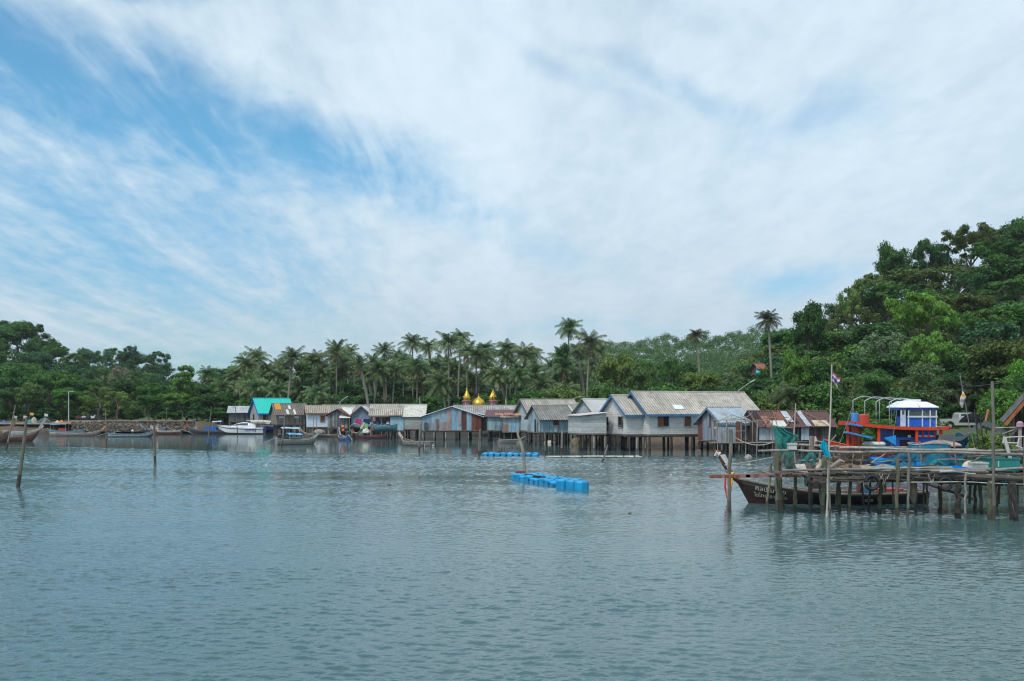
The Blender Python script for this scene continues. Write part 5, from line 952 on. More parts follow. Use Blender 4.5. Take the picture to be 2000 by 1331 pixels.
for k, (a, b, l) in enumerate((((1666, 790), (1640, 866), 'slack rope from the first pipe hoop down to the bow'), ((1792, 790), (1838, 838), 'rope stay from the last pipe hoop to the roof end'), ((1752, 800), (1741, 872), 'thin line falling from the wheelhouse roof past the cabin'))):
    tag(MB((.3, .29, .26)).tube([P(lerp(a[0], b[0], t), lerp(a[1], b[1], t) + 10 * t * (1 - t), 70.2) for t in [q / 8 for q in range(9)]], .018, 5).build('rope', M['cloth']), l, 'rope', 'ropes on the fishing boat')
# blue floating pontoons
def pontoon(label, p0, p1, n, rowsn, size, hz, seed, group='blue floating pontoons', skip=()):
    rs = random.Random(seed); a = np.array((*p0, 0.)); b = np.array((*p1, 0.)); d = unit(b - a); nn = np.array((-d[1], d[0], 0)); rz = atan2(d[1], d[0]); root = thing('pontoon', label, 'pontoon', tuple((a + b) / 2), 0, group); L = np.linalg.norm(b - a); st = L / n
    for j in range(rowsn):
        for i in range(n):
            if (i, j) in skip: continue
            c = a + d * (i + .5) * st + nn * j * size - (a + b) / 2; s = size * .94; hh = hz * rs.uniform(.92, 1.05); z = rs.uniform(-.10, .02); r = rz + rs.uniform(-.10, .10)
            pr = MB(jit((.005, .31, .62), .12)); b_ = .07; cr, sr = cos(r), sin(r); ring = lambda k, zz: [(c[0] + x * cr - y * sr, c[1] + x * sr + y * cr, zz) for x, y in ((-s / 2 * k + b_ * k, -s / 2 * k), (s / 2 * k - b_ * k, -s / 2 * k), (s / 2 * k, -s / 2 * k + b_), (s / 2 * k, s / 2 * k - b_), (s / 2 * k - b_, s / 2 * k), (-s / 2 * k + b_, s / 2 * k), (-s / 2 * k, s / 2 * k - b_), (-s / 2 * k, -s / 2 * k + b_))]
            R = [ring(.9, z - .25), ring(1, z - .18), ring(1, z + hh * .42), ring(.965, z + hh * .45), ring(.965, z + hh * .52), ring(1, z + hh * .55), ring(1, z + hh - .06), ring(.88, z + hh)]
            vs = [p for q in R for p in q]; fs = [(q * 8 + k, q * 8 + (k + 1) % 8, (q + 1) * 8 + (k + 1) % 8, (q + 1) * 8 + k) for q in range(7) for k in range(8)] + [tuple(56 + k for k in range(8))]
            pr.add(vs, fs); pr.lathe([(.07, 0), (.07, .03)], (c[0] + s * .3 * cr, c[1] + s * .3 * sr, z + hh), 8, (.01, .15, .35))
            for sx, sy in ((-1, -1), (1, 1), (-1, 1), (1, -1)): pr.box((c[0] + (sx * cr - sy * sr) * s * .5, c[1] + (sx * sr + sy * cr) * s * .5, z + hh * .55), (.10, .10, .06), r, (.01, .2, .42))
            pr.build('float_cube', M['float'], root)
    return root
pontoon('straight double row of bright blue floats nearer the stilt houses', (PX(942, 85), 85), (PX(1051, 84), 84), 9, 2, .52, .27, 3)
pt = pontoon('crooked raft of bright blue floats beside the bent pole in open water', (PX(1010, 57.2), 57.2), (PX(1095, 51.3), 51.3), 9, 2, .80, .32, 5, skip=((3, 1),))
o = pt; 
def block_end():
    rs = random.Random(8)
    for i, (px, Y) in enumerate(((1100, 50.5), (1119, 49.9), (1136, 49.3), (1107, 51.4), (1126, 50.8))):
        c = np.array((PX(px, Y), Y, 0)) - np.array(pt.location); s = .52; m = MB(jit((.005, .31, .62), .1)); m.lathe([(s * .60, -.25), (s * .68, -.2), (s * .68, .35), (s * .60, .43)], tuple(c), 8); m.build('float_cube', M['float'], pt)
block_end()
def bits():
    rd = MB((.28, .06, .05)); c = np.array((PX(1016, 57.4), 57.4, .36)) - np.array(pt.location); rd.box(tuple(c), (.5, .3, .10), .3); rd.build('red_cloth', M['cloth'], pt); dk = MB((.03, .035, .04))
    for px, Y in ((1033, 55.6), (1048, 54.6), (1057, 54.0)): c = np.array((PX(px, Y), Y - .3, .31)) - np.array(pt.location); dk.box(tuple(c), (.42, .18, .10), -.5)
    dk.build('dark_rope', M['cloth'], pt)
bits()
# bamboo raft lying on the water
rt = thing('bamboo_raft', 'long low raft of pale bamboo poles floating before the white annex', 'raft', (PX(1165, 82), 82, 0)); rs = random.Random(6)
for k in range(5):
    a = MB(jit((.46, .45, .40), .2)); a.tube([(-3.9 + rs.uniform(-.3, .5), k * .14 - .3, .06), (0, k * .14 - .3, .09), (3.6 + rs.uniform(-.8, .3), k * .14 - .3, .05 + .05 * (k == 2))], .055, 7); a.build('bamboo_pole', M['wood'], rt)
for x in (-2.9, -1.2, .6, 2.2, 3.1): MB((.1, .1, .1)).box((x, -.02, .13), (.09, .8, .07)).build('lashing', M['cloth'], rt)
# stakes standing in the water
STK = [((35, 952), (52, 815), .13, 'thick dark stake leaning right in open water before the large red brown boat'), ((12, 880), (30, 792), .10, 'leaning pole crossing the large red brown boat'), ((303, 905), (301, 832), .13, 'short thick stake in the water before the garlanded low boat'),
       ((405, 882), (413, 795), .09, 'pale tipped pole leaning over the blue box boat'), ((208, 870), (206, 800), .07, 'thin grey pole at the end of the long empty boat'), ((936, 890), (938, 838), .14, 'straight stake left of the straight blue pontoon'), ((963, 890), (964, 862), .08, 'short stake in the middle left of the straight blue pontoon'),
       ((975, 887), (971, 860), .09, 'short leaning stake beside the straight blue pontoon'), ((1065, 888), (1063, 841), .09, 'thin knobbly stake right of the straight blue pontoon'), ((1097, 883), (1098, 840), .15, 'square grey stake before the rust streaked tin house'), ((1176, 902), (1187, 869), .09, 'slanting pale stick behind the bamboo raft'),
       ((550, 874), (557, 808), .08, 'leaning pole left of the two canopied boat'), ((609, 871), (613, 815), .06, 'thin pole before the pale blue house wall'), ((620, 858), (618, 815), .05, 'curved thin pole close right of another before the pale blue house'), ((464, 844), (459, 786), .08, 'tall pole with small lamp beside the speedboat'), ((683, 850), (684, 818), .06, 'thin post beside the small blue sterned boat'),
       ((350, 838), (358, 806), .06, 'slanting stick on the sandy shore left of the blue box boat'), ((226, 842), (230, 818), .05, 'short slanting stick by the stone embankment'), ((286, 840), (292, 812), .06, 'slanting stick before the stone embankment'), ((326, 842), (326, 796), .05, 'tall thin pole beside the cloth laden boat'), ((379, 832), (379, 803), .05, 'thin upright pole before the tiered tree'),
       ((819, 882), (821, 828), .12, 'pale stake rising behind the weathered grey boat'), ((827, 876), (829, 835), .07, 'thinner stake beside the weathered grey boat stern'), ((500, 835), (506, 812), .05, 'slanting thin stick behind the speedboat nose')]
for (bx, by), (tx, ty), r, lab in STK:
    Y = min(WY(by), 156); a = np.array((PX(bx, Y), Y, PZ(by, Y) if by < 845 else 0)); b = np.array(P(tx, ty, Y)); d = b - a; root = thing('stake', lab, 'stake', tuple(a), 0, 'stakes in the water'); rr = random.Random(bx)
    k1 = np.array((rr.uniform(-.06, .06), rr.uniform(-.1, .1), 0)); mid = d * .5 + k1; MB(jit((.13, .11, .09), .3)).tube([tuple(-d * .25 - (0, 0, .3)), (0, 0, 0), tuple(d * .18 + k1 * .5)], [r * .85, r * .8, r * .78], 8, (.06, .055, .045)).build('wet_foot', M['wood'], root); MB(jit((.20, .18, .155), .25)).tube([tuple(d * .18 + k1 * .5), tuple(mid), tuple(d * .8 + k1 * .4), tuple(d)], [r * .78, r * .7, r * .62, r * .5], 8).build('shaft', M['wood'], root)
def bent_pole():
    Y = 57.6; root = thing('bent_pole', 'tall bent grey trunk pole standing behind the crooked blue raft', 'stake', (PX(1023, Y), Y, 0)); pts = [(1025, 922), (1023, 900), (1021, 880), (1018, 868), (1012, 852), (1010, 838)]
    MB((.30, .28, .25)).tube([(0, 0, -1)] + [(PX(a, Y) - PX(1023, Y), 0, PZ(b, Y)) for a, b in pts], [.10, .095, .095, .09, .095, .07, .055], 9).build('shaft', M['wood'], root, smooth=True)
bent_pole()
# ------------------------------------------------------------------ jetty in front right
JY = 37.6
def jetty():
    root = thing('wooden_jetty', 'rickety pole jetty with bamboo rails running out over the water', 'jetty', (0, 0, 0)); rs = random.Random(12); zd = 1.55
    # beams
    def bar(pa, pb, Y0, Y1, r, col, name='rail', bump=0.0, mt='wood'):
        a, b = np.array(P(*pa, Y0)), np.array(P(*pb, Y1)); n = 9; pts = [a * (1 - t) + b * t + np.array((0, 0, (bump or .03) * sin(5.1 * t + Y0) + rs.uniform(-.014, .014))) for t in [k / n for k in range(n + 1)]]
        MB(col).tube(pts, [r * (1.05 if k % 2 else .95) for k in range(n + 1)], 8).build(name, M[mt], root)
    b = MB((.28, .16, .15)); a0, a1 = P(1385, 931, JY), P(1570, 928, JY); b.beam(a0, a1, .10, .14)
    bo = b.build('rusty_beam', M['wood'], root)
    for k in range(8):
        t = rs.uniform(.02, .6); q = np.array(a0) * (1 - t) + np.array(a1) * t; MB((.22, .07, .03)).beam(tuple(q + (-.07, -.055, 0)), tuple(q + (.09, -.055, 0)), .015, .10).build('rust_blotch', M['sheet'], bo)
    MB((.32, .10, .10)).beam(P(1535, 928.5, JY - .06), P(1568, 928, JY - .06), .03, .13).build('red_board', M['wood'], root)
    bar((1570, 929), (1790, 926), JY, JY, .09, (.10, .085, .07), 'beam'); bar((1790, 930), (2010, 934), JY, 36.6, .11, (.09, .08, .07), 'beam'); bar((1560, 923), (2010, 928), 39.4, 38.9, .09, (.08, .07, .06), 'beam'); bar((1700, 938), (2015, 944), 38.4, 38.0, .10, (.10, .09, .07), 'beam')
    bar((1765, 942), (2010, 945), 37.0, 36.4, .016, (.5, .5, .47), 'rope')
    # cross poles and deck planks
    x0, x1 = PX(1500, 38), PX(2040, 38); x = x0
    dk = MB()
    while x < x1:
        w = rs.uniform(.10, .24); dk.beam((x, 37.4 + rs.uniform(-.2, .1), zd + rs.uniform(-.03, .03)), (x + rs.uniform(-.1, .1), 39.3 + rs.uniform(-.3, .3), zd + rs.uniform(-.03, .03)), w, .05, jit((.12, .105, .09), .4)); x += w + rs.uniform(.0, .08)
    dk.build('deck', M['wood'], root)
    for k in range(18):
        xa = rs.uniform(x0, x1 - 1.5); L = rs.uniform(1.0, 3.4); y = rs.uniform(37.1, 39.2); MB(jit((.25, .235, .21), .4)).tube([(xa, y, zd + .09 + rs.uniform(0, .08)), (xa + L, y + rs.uniform(-.4, .4), zd + .09 + rs.uniform(0, .12))], rs.uniform(.03, .06), 7).build('loose_pole', M['wood'], root)
    ex = MB()
    for k in range(30): xa = rs.uniform(PX(1570, 37.3), x1 - .6); ex.beam((xa, 37.25 + rs.uniform(-.1, .15), zd - rs.uniform(.03, .30)), (xa + rs.uniform(.5, 1.8), 37.3 + rs.uniform(-.1, .15), zd - rs.uniform(.03, .30)), .05, rs.uniform(.04, .08), jit((.09, .08, .07), .4))
    ex.build('under_beams', M['wood'], root)
    # rails
    bar((1481, 881.5), (1700, 883), JY, JY, .046, (.30, .295, .28), 'rail'); bar((1690, 884), (2008, 887), JY, 36.9, .055, (.22, .205, .185), 'rail'); bar((1560, 871), (1790, 876), 39.9, 40.2, .058, (.28, .25, .21), 'rail'); bar((1640, 876), (1905, 878), 39, 39.3, .045, (.42, .41, .38), 'rail'); bar((1780, 881), (2008, 879), 38.6, 38.2, .05, (.30, .28, .25), 'rail')
    bar((1655, 920), (1860, 912), 37.2, 37.3, .04, (.32, .32, .30), 'rail'); bar((1835, 921), (1905, 925), 37.1, 37.1, .045, (.42, .42, .40), 'rail'); bar((1925, 929), (2005, 936), 37.0, 36.6, .05, (.36, .35, .33), 'rail')
    # posts: (base px, base py, top px, top py, radius px, tone)
    PO = [(1424, 1001, 1428, 839, 5, 0), (1498, 991, 1507, 905, 3.5, 1), (1525, 996, 1518, 858, 8, 1), (1519, 992, 1514, 885, 6, 0), (1552, 993, 1551, 884, 3, 1), (1553, 998, 1555, 930, 4, 1), (1582, 996, 1586, 852, 5.5, 0), (1606, 1004, 1611, 890, 6, 1), (1622, 1010, 1618, 893, 2.5, 0),
          (1638, 995, 1640, 930, 4.5, 1), (1657, 1004, 1661, 908, 4.5, 1), (1671, 984, 1681, 925, 6, 2), (1717, 1003, 1720, 935, 5.5, 3), (1752, 1008, 1753, 893, 5, 1), (1773, 1010, 1775, 884, 3.5, 0), (1810, 988, 1811, 944, 3, 3), (1835, 1000, 1836, 944, 5, 3), (1871, 1013, 1871, 944, 7.5, 4),
          (1885, 1016, 1886, 925, 3, 0), (1905, 996, 1904, 944, 4, 3), (1918, 1004, 1913, 944, 4.5, 3), (1934, 1015, 1932, 944, 6, 3), (1946, 990, 1945, 945, 4, 4), (1942, 1028, 1938, 745, 4, 0), (1975, 1016, 1972, 945, 5, 4), (1985, 1020, 1980, 945, 6, 4), (1727, 985, 1728, 930, 4, 3), (1790, 990, 1786, 930, 4, 3), (1697, 992, 1699, 935, 3, 3), (2004, 1012, 2002, 850, 5, 0)]
    tones = [(.20, .19, .165), (.15, .145, .10), (.13, .065, .05), (.085, .085, .055), (.04, .036, .032)]
    for (bx, by, tx, ty, rp, tn) in PO:
        Y = WY(by); Y = max(Y, 35.5); r = rp / F * Y * .74; a, b = np.array(P(bx, by, Y)), np.array(P(tx, ty, Y)); d = b - a; c = jit(tones[tn], .2)
        m = MB(c); n = 7; pts = [a + d * t + np.array((rs.uniform(-.034, .034), rs.uniform(-.03, .03), 0)) for t in [k / n for k in range(n + 1)]]
        m.tube([a - d * .25 - (0, 0, .2), pts[0], pts[1]], [r * 1.05, r * 1.08, r * 1.02], 9, tuple(q * .5 for q in c)); m.tube(pts[1:], [r * rs.uniform(.9, 1.06) for _ in pts[1:]], 9, c); m.build('post', M['wood'], root)
jetty()
def tb(label, name, cat, col, pts, r, mat='wood', n=7, group=None):
    o = MB(col).tube(pts, r, n).build(name, M[mat]); tag(o, label, cat, group); return o
# bamboo flag pole with its small striped flag
def flagpole(px0, py0, px1, py1, Y, r, label, fl, cols, group='flag poles'):
    a, b = np.array(P(px0, py0, Y)), np.array(P(px1, py1, Y)); root = thing('flag_pole', label, 'flag pole', tuple(a), 0, group); d = b - a; rs = random.Random(px0); n = 8
    m = MB((.52, .48, .42)); m.tube([d * (k / n) * 1.0 + np.array((rs.uniform(-.01, .01), 0, 0)) for k in range(n + 1)], [r * (1 - .4 * k / n) for k in range(n + 1)], 7); m.tube([-d * .08, (0, 0, 0)], r, 7); m.build('pole', M['wood'], root)
    f0, fw, fh, droop = fl; rows = []; K = 8; R = 10
    for i in range(R + 1):
        v = i / R; rows.append([tuple(d * f0 + np.array((.03 + fw * (k / K) * (.55 + .1 * sin(5 * v + 1)), .05 * sin(k * 1.3 + v * 3), -v * fh - droop * (k / K) + .03 * sin(k * 1.7)))) for k in range(K + 1)])
    fm = MB(); fm.grid(rows, colf=lambda i, k: cols[min(len(cols) - 1, int(i * len(cols) / R))] if len(cols) > 3 else cols[i * len(cols) // R]); fm.build('flag', M['cloth'], root, smooth=True); return root
flagpole(1615, 1008, 1625, 712, 37.0, .040, 'tall pale bamboo pole at the jetty front flying a small striped flag', (.955, .42, .42, .25), [(.45, .10, .12), (.55, .5, .55), (.12, .10, .30), (.12, .10, .30), (.55, .5, .55), (.45, .10, .12)])
rows = []
for j_ in range(13):
    v = j_ / 12; cx_ = interp([(0, 1609), (.3, 1608), (.7, 1613), (1, 1616)], v); hw = interp([(0, 1.0), (.2, 4.5), (.45, 7.0), (.8, 6.0), (1, 4)], v); rows.append([P(cx_ + hw * (u / 6 - 1) + (2.2 * sin(v * 9 + u) if u in (0, 12) else 0), lerp(858, 893, v) + (3 * sin(u * 1.7) if j_ == 12 else 0), 36.85 - .10 * sin(pi * u / 12) + .05 * sin(u * 1.9 + v * 2)) for u in range(13)])
c0_ = np.array(P(1612, 875, 36.85)); m_ = MB((.01, .42, .62)); m_.grid([[tuple(np.array(p) - c0_) for p in r] for r in rows]); o = m_.build('tied_cloth', M['cloth'], None, True, loc=tuple(c0_)); tag(o, 'cyan cloth tied round the jetty post beside the bamboo flag pole', 'cloth')
# the second thin mast with pinkish rag on the rusty shed
tb('thin pink and white rod standing before the rusty shed roof', 'rod', 'rod', (.50, .36, .33), [P(1553, 905, 40.0), P(1551, 850, 40), P(1554, 788, 40)], .022)
# hanging teal net on the left end
def hang_net(label, px0, px1, py0, py1, Y, col, mat, seed, shape=None, name='fishing_net', nx=14, ny=14, wav=.10):
    rs = random.Random(seed); rows = []
    for j in range(ny + 1):
        v = j / ny; r = []
        for i in range(nx + 1):
            u = i / nx
            if shape: px, py = shape(u, v)
            else: px, py = lerp(px0, px1, u), lerp(py0 + 6 * sin(u * pi * 3) + 3, py1, v)
            x, y, z = P(px, py, Y); r.append((x, y + wav * sin(u * 19 + seed) * (.4 + v) + .04 * sin(v * 11 + u * 5), z))
        rows.append(r)
    c0 = np.mean([p for r in rows for p in r], axis=0); mb = MB(col); mb.grid([[tuple(np.array(p) - c0) for p in r] for r in rows]); o = mb.build(name, M[mat], None, smooth=True, loc=tuple(c0)); return tag(o, label, 'fishing net')
def tealshape(u, v):
    # drapes from (1511,832) across to (1560,862), narrowing to its foot near (1545,925)
    l = interp([(0, 1511), (.35, 1516), (.7, 1530), (1, 1541)], v); r = interp([(0, 1522), (.12, 1536), (.22, 1562), (.30, 1560), (.36, 1552), (1, 1549)], v); return lerp(l, r, u), lerp(830, 926, v) - (0 if v > .05 else -4 * u)
hang_net('torn teal green net hanging from the outer end of the jetty', 0, 0, 0, 0, 38.6, (.012, .22, .19), 'net', 1, tealshape)
hang_net('deep teal net fence strung behind the rail under the blue cabin', 1702, 1786, 892, 920, 39.6, (.01, .13, .20), 'net_thin', 2); hang_net('long low teal net between middle jetty posts', 1765, 1800, 868, 920, 40.4, (.01, .10, .16), 'net_thin', 9)
def net_drum():
    Y = 39.2; x0, x1 = PX(1787, Y), PX(1868, Y); c = ((x0 + x1) / 2, Y + .6); r = (x1 - x0) / 2; z0, z1 = 1.62, PZ(868, Y); root = thing('net_pen', 'big round pen wrapped in bright teal blue netting on the jetty', 'net pen', (c[0], c[1], 0)); rows = []
    for j in range(9):
        v = j / 8; rows.append([(r * cos(t) * (1 + .02 * sin(9 * t + 4 * v)), .7 * r * sin(t), lerp(z0, z1, v) + .03 * sin(3 * t)) for t in [2 * pi * k / 40 for k in range(41)]])
    MB((.008, .20, .32)).grid(rows).build('netting', M['net'], root, smooth=True)
    rg = MB((.30, .32, .30)); rg.tube([(r * cos(t), .7 * r * sin(t), z1 + .03 * sin(3 * t)) for t in [2 * pi * k / 30 for k in range(31)]], .03, 6); rg.build('hoop', M['wood'], root)
    for k in range(8): t = 2 * pi * k / 8 + .2; MB((.2, .19, .17)).tube([(r * cos(t) * .97, .68 * r * sin(t), z0 - .05), (r * cos(t) * .97, .68 * r * sin(t), z1)], .03, 6).build('upright', M['wood'], root)
net_drum()
def heap(name, label, cat, px, py, Y, w, d, h, col, mat='cloth', seed=1, group=None, parent=None, rough=.25):
    rs = random.Random(seed); x, y, z = P(px, py, Y); n, m = 18, 7; mb = MB(col); rows = []
    ph = [rs.uniform(0, 6) for _ in range(4)]
    for j in range(m):
        v = j / (m - 1); r = []
        for k in range(n + 1):
            t = 2 * pi * k / n; q = (1 - v ** 2.2) ** .6 if j < m - 1 else .05; wob = 1 + rough * sin(3 * t + ph[0] + v * 2) + rough * .6 * sin(5 * t + ph[1]); r.append((w / 2 * q * wob * cos(t), d / 2 * q * wob * sin(t), h * (v + .10 * sin(4 * t + ph[2]) * v)))
        rows.append(r)
    mb.grid(rows); o = mb.build(name, M[mat], parent, smooth=True, loc=(x, y, z)); return tag(o, label, cat, group)
def zpy(z, Y): return HZ + (H - z) / Y * F
ZD = 1.62
def on_deck(name, label, cat, px, Y, w, d, h, col, mat='cloth', seed=1, group=None, rough=.25): return heap(name, label, cat, px, zpy(ZD, Y), Y, w, d, h, col, mat, seed, group, rough=rough)
on_deck('tarpaulin', 'crumpled bright blue tarpaulin heap along the jetty edge', 'tarpaulin', 1862, 37.6, 1.35, .6, .22, (.005, .20, .62), seed=4)
o = heap('tarpaulin', 'flat blue tarpaulin draped over gear behind the middle jetty posts', 'tarpaulin', 1708, 908, 40.2, 1.75, .9, .30, (.005, .22, .66), seed=8, rough=.18)
on_deck('tarpaulin', 'dark blue rag bundle at the foot of a jetty post', 'bundle', 1594, 39.6, .45, .4, .42, (.01, .10, .33), seed=9)
on_deck('rope_pile', 'pile of cream rope beside the white foam box', 'rope', 1892, 37.9, .55, .5, .38, (.50, .46, .38), seed=10)
on_deck('net_pile', 'brown heap of tangled net behind the jetty rail', 'net', 1640, 40.0, 1.6, .8, .62, (.20, .15, .11), seed=11, rough=.3); on_deck('net_pile', 'maroon grey heap of old net left of the blue tarpaulin', 'net', 1668, 40.3, 1.2, .8, .72, (.10, .06, .06), seed=12)
on_deck('net_pile', 'dark heap of gear under the big net pen', 'net', 1812, 38.3, 1.4, .5, .22, (.05, .05, .05), seed=13); on_deck('net_pile', 'grey brown net heap near the outer net', 'net', 1600, 39.2, 1.1, .7, .40, (.24, .20, .16), seed=14)
heap('net_pile', 'pinkish grey net heap on the far side of the net pen', 'net', 1838, 870, 42.5, 1.3, .7, .22, (.24, .21, .19), seed=15); heap('rag', 'faded pink rag thrown over the net pen edge', 'rag', 1862, 872, 40.8, .5, .3, .16, (.46, .30, .27), seed=16)
# boxes
def crate(label, px, Y, w, d, h, col, lidcol=None, rz=0, z=ZD, mat='plastic', name='foam_box', cat='box'):
    root = thing(name, label, cat, (PX(px, Y), Y, z), rz); t = .05; b = MB(col); b.box((0, 0, t / 2), (w, d, t))
    for sx in (-1, 1): b.box((sx * (w / 2 - t / 2), 0, h / 2 + t / 2), (t, d, h - t)); b.box((0, sx * (d / 2 - t / 2), h / 2 + t / 2), (w - 2 * t - .002, t, h - t))
    b.build('box_body', M[mat], root)
    rm = MB(lidcol or col)
    if lidcol is not None: rm.box((0, 0, h + .035), (w + .04, d + .04, .06)); rm.build('lid', M[mat], root)
    else:
        for s in (-1, 1): rm.box((0, s * d / 2, h - .02), (w + .06, .05, .05)); rm.box((s * w / 2, 0, h - .02), (.05, d - .06, .05))
        rm.build('rim', M[mat], root)
    return root
crate('white foam ice box standing on the jetty beside cream rope', 1911, 37.6, .56, .4, .30, (.55, .58, .54), (.50, .54, .50)); 
tbx = crate('large open teal fish tub behind the tall jetty pole', 1955, 38.3, 1.05, .8, .50, (.02, .22, .20)); MB((.5, .55, .55)).box((-.3, -.42, .28), (.03, .03, .24)).build('tub_handle', M['plastic'], tbx)
crate('battered white canister lashed to the outer rail', 1547, 37.5, .30, .22, .17, (.55, .55, .52), (.5, .5, .48), z=PZ(881.5, 37.5) + .06, name='canister', cat='canister')
def wire_cage():
    Y = 39.9; root = thing('wire_cage', 'rusty wire crab cage beside the brown net heap', 'cage', (PX(1645, Y), Y, ZD)); m = MB((.20, .10, .06))
    for k in range(13): x = -.7 + 1.4 * k / 12; m.tube([(x, -.2, .3), (x, -.2, .78)], .008, 4)
    for z in (.3, .46, .62, .78):
        m.tube([(-.7, -.2, z), (.7, -.2, z)], .009, 4)
    m.build('wire_mesh', M['plain'], root); MB((.16, .09, .06)).box((0, .05, .29), (1.42, .5, .02)).build('base', M['wood'], root)
wire_cage()
def board(label, pts, Y, col, name='board', th=.03, mat='wood', cat='board', dys=None):
    p = [np.array(P(px, py, Y + (dys[i] if dys else 0))) for i, (px, py) in enumerate(pts)]; c = sum(p) / len(p); o = MB(col).extrude([q - c for q in p], (0, th, th * .3)).build(name, M[mat], None, loc=tuple(c)); return tag(o, label, cat)
board('pale bleached board leaning at the outer end of the deck', [(1553, 908), (1572, 907), (1578, 923), (1560, 922)], 37.9, (.45, .42, .38), dys=[.4, .4, 0, 0])
for k in range(4): tb(['black plastic pipe', 'grey bent slat', 'dark rubber strip', 'pale split bamboo'][k] + ' lying aslant beside the pale bleached board', 'slat', 'slat', [(.05, .05, .055), (.28, .28, .28), (.07, .07, .07), (.36, .35, .32)][k], [P(1572 + k * 2, 905 + k * 3, 38.4), P(1585 + k * 2, 913 + k * 3, 38.2), P(1605 + k * 3, 921 + k, 38)], .028)
tb('forked driftwood branch resting on the deck', 'driftwood', 'driftwood', (.34, .29, .23), [P(1622, 915, 38.2), P(1634, 906, 38.1), P(1642, 900, 38), P(1650, 903, 38)], [.09, .10, .08, .03]); tb('curved tan driftwood slab at the deck edge', 'driftwood', 'driftwood', (.42, .34, .25), [P(1624, 921, 37.3), P(1640, 918, 37.3), P(1654, 923, 37.2)], [.05, .08, .05]); tb('whitish root arching up beside the blue rag bundle', 'driftwood', 'driftwood', (.44, .38, .30), [P(1595, 917, 38.3), P(1602, 908, 38.3), P(1602, 897, 38.3)], [.09, .07, .04])
tb('blue plank lying behind the wire crab cage', 'plank', 'plank', (.02, .12, .42), [P(1645, 911, 40.2), P(1685, 911, 40.2)], .05)
tb('yellow float hanging under the jetty beam beside the flag pole', 'float', 'float', (.58, .36, .03), [P(1619, 938, 37.4), P(1622, 938.5, 37.4), P(1625, 938, 37.4)], [.08, .10, .08], 'plastic', 10)
tb('orange float hanging right beside the yellow one', 'float', 'float', (.55, .30, .02), [P(1627, 936, 37.5), P(1630, 937, 37.5)], [.09, .08], 'plastic', 10)
tb('small white bucket on the low rail near the middle posts', 'bucket', 'bucket', (.42, .44, .42), [P(1744, 917, 37.4), P(1744, 911, 37.4)], [.07, .075], 'plastic', 12)
tb('sagging rope from the lone outer post to the hanging net', 'rope', 'rope', (.45, .42, .36), [P(1424 + 86 * t, 846 + 18 * t + 60 * t * (1 - t) * .9, 38.6) for t in [k / 10 for k in range(11)]], .018, 'cloth', 5)
tb('mooring rope running from the garlanded prow past the outer post', 'rope', 'rope', (.45, .42, .36), [P(1415 + 95 * t, 909 - 16 * t + 6 * t * (1 - t), 39.6 - t) for t in [k / 6 for k in range(7)]], .018, 'cloth', 5)
tb('dry palm fibre bunch hanging beside the boat stern', 'fibre_bunch', 'fibre bunch', (.26, .22, .17), [P(1781, 938, 38.2), P(1783, 955, 38.2), P(1784, 975, 38.2), P(1785, 985, 38.2)], [.06, .15, .12, .04], 'cloth', 9)
tb('weathered grey post with a pink rag at its head behind the outer rail', 'post', 'post', (.36, .35, .36), [P(1583, 915, 40.5), P(1585, 880, 40.5), P(1587, 852, 40.5)], [.13, .12, .12]); tb('pink rag hooked on the weathered grey post', 'rag', 'rag', (.55, .36, .36), [P(1591, 853, 40.3), P(1593, 862, 40.3), P(1590, 869, 40.3)], [.05, .09, .04], 'cloth')
# bent sticks fanning out near the flag pole
for k, (a, b) in enumerate((((1600, 868), (1618, 884)), ((1618, 868), (1633, 850)), ((1598, 862), (1614, 866)), ((1640, 870), (1618, 874)))): tb(['short twig leaning down', 'upright twig leaning right', 'level twig pointing left', 'grey twig pointing right'][k] + ' among rail lashings by the flag pole', 'twig', 'twig', (.38, .35, .31), [P(*a, 38.4), P(*b, 38.2)], .02)
# wind sock
def sock():
    Y = 44; x, y, z = P(1880, 764, Y); root = thing('wind_sock', 'orange and white striped cloth wind sock hanging from a thin line', 'wind sock', (x, y, z)); n = 10; rows = []; rr = [.02, .06, .13, .12, .10, .08, .03]
    rows = [[(rr[j] * cos(2 * pi * k / n) + .04 * sin(j), rr[j] * sin(2 * pi * k / n) * .6, -j * .125) for k in range(n + 1)] for j in range(7)]; MB().grid(rows, colf=lambda i, k: [(.5, .5, .48), (.60, .30, .05), (.55, .52, .50), (.30, .25, .28), (.5, .48, .46), (.42, .36, .33)][i]).build('cloth_body', M['cloth'], root, smooth=True); MB((.3, .3, .28)).tube([(0, 0, 0), (-.12, 0, .8)], .012, 5).build('cord', M['cloth'], root)
sock()
# thin rod that carries the sock
tb('long thin leaning rod behind the striped wind sock', 'rod', 'rod', (.22, .21, .2), [P(1908, 895, 44), P(1893, 830, 44), P(1875, 735, 44)], .018)
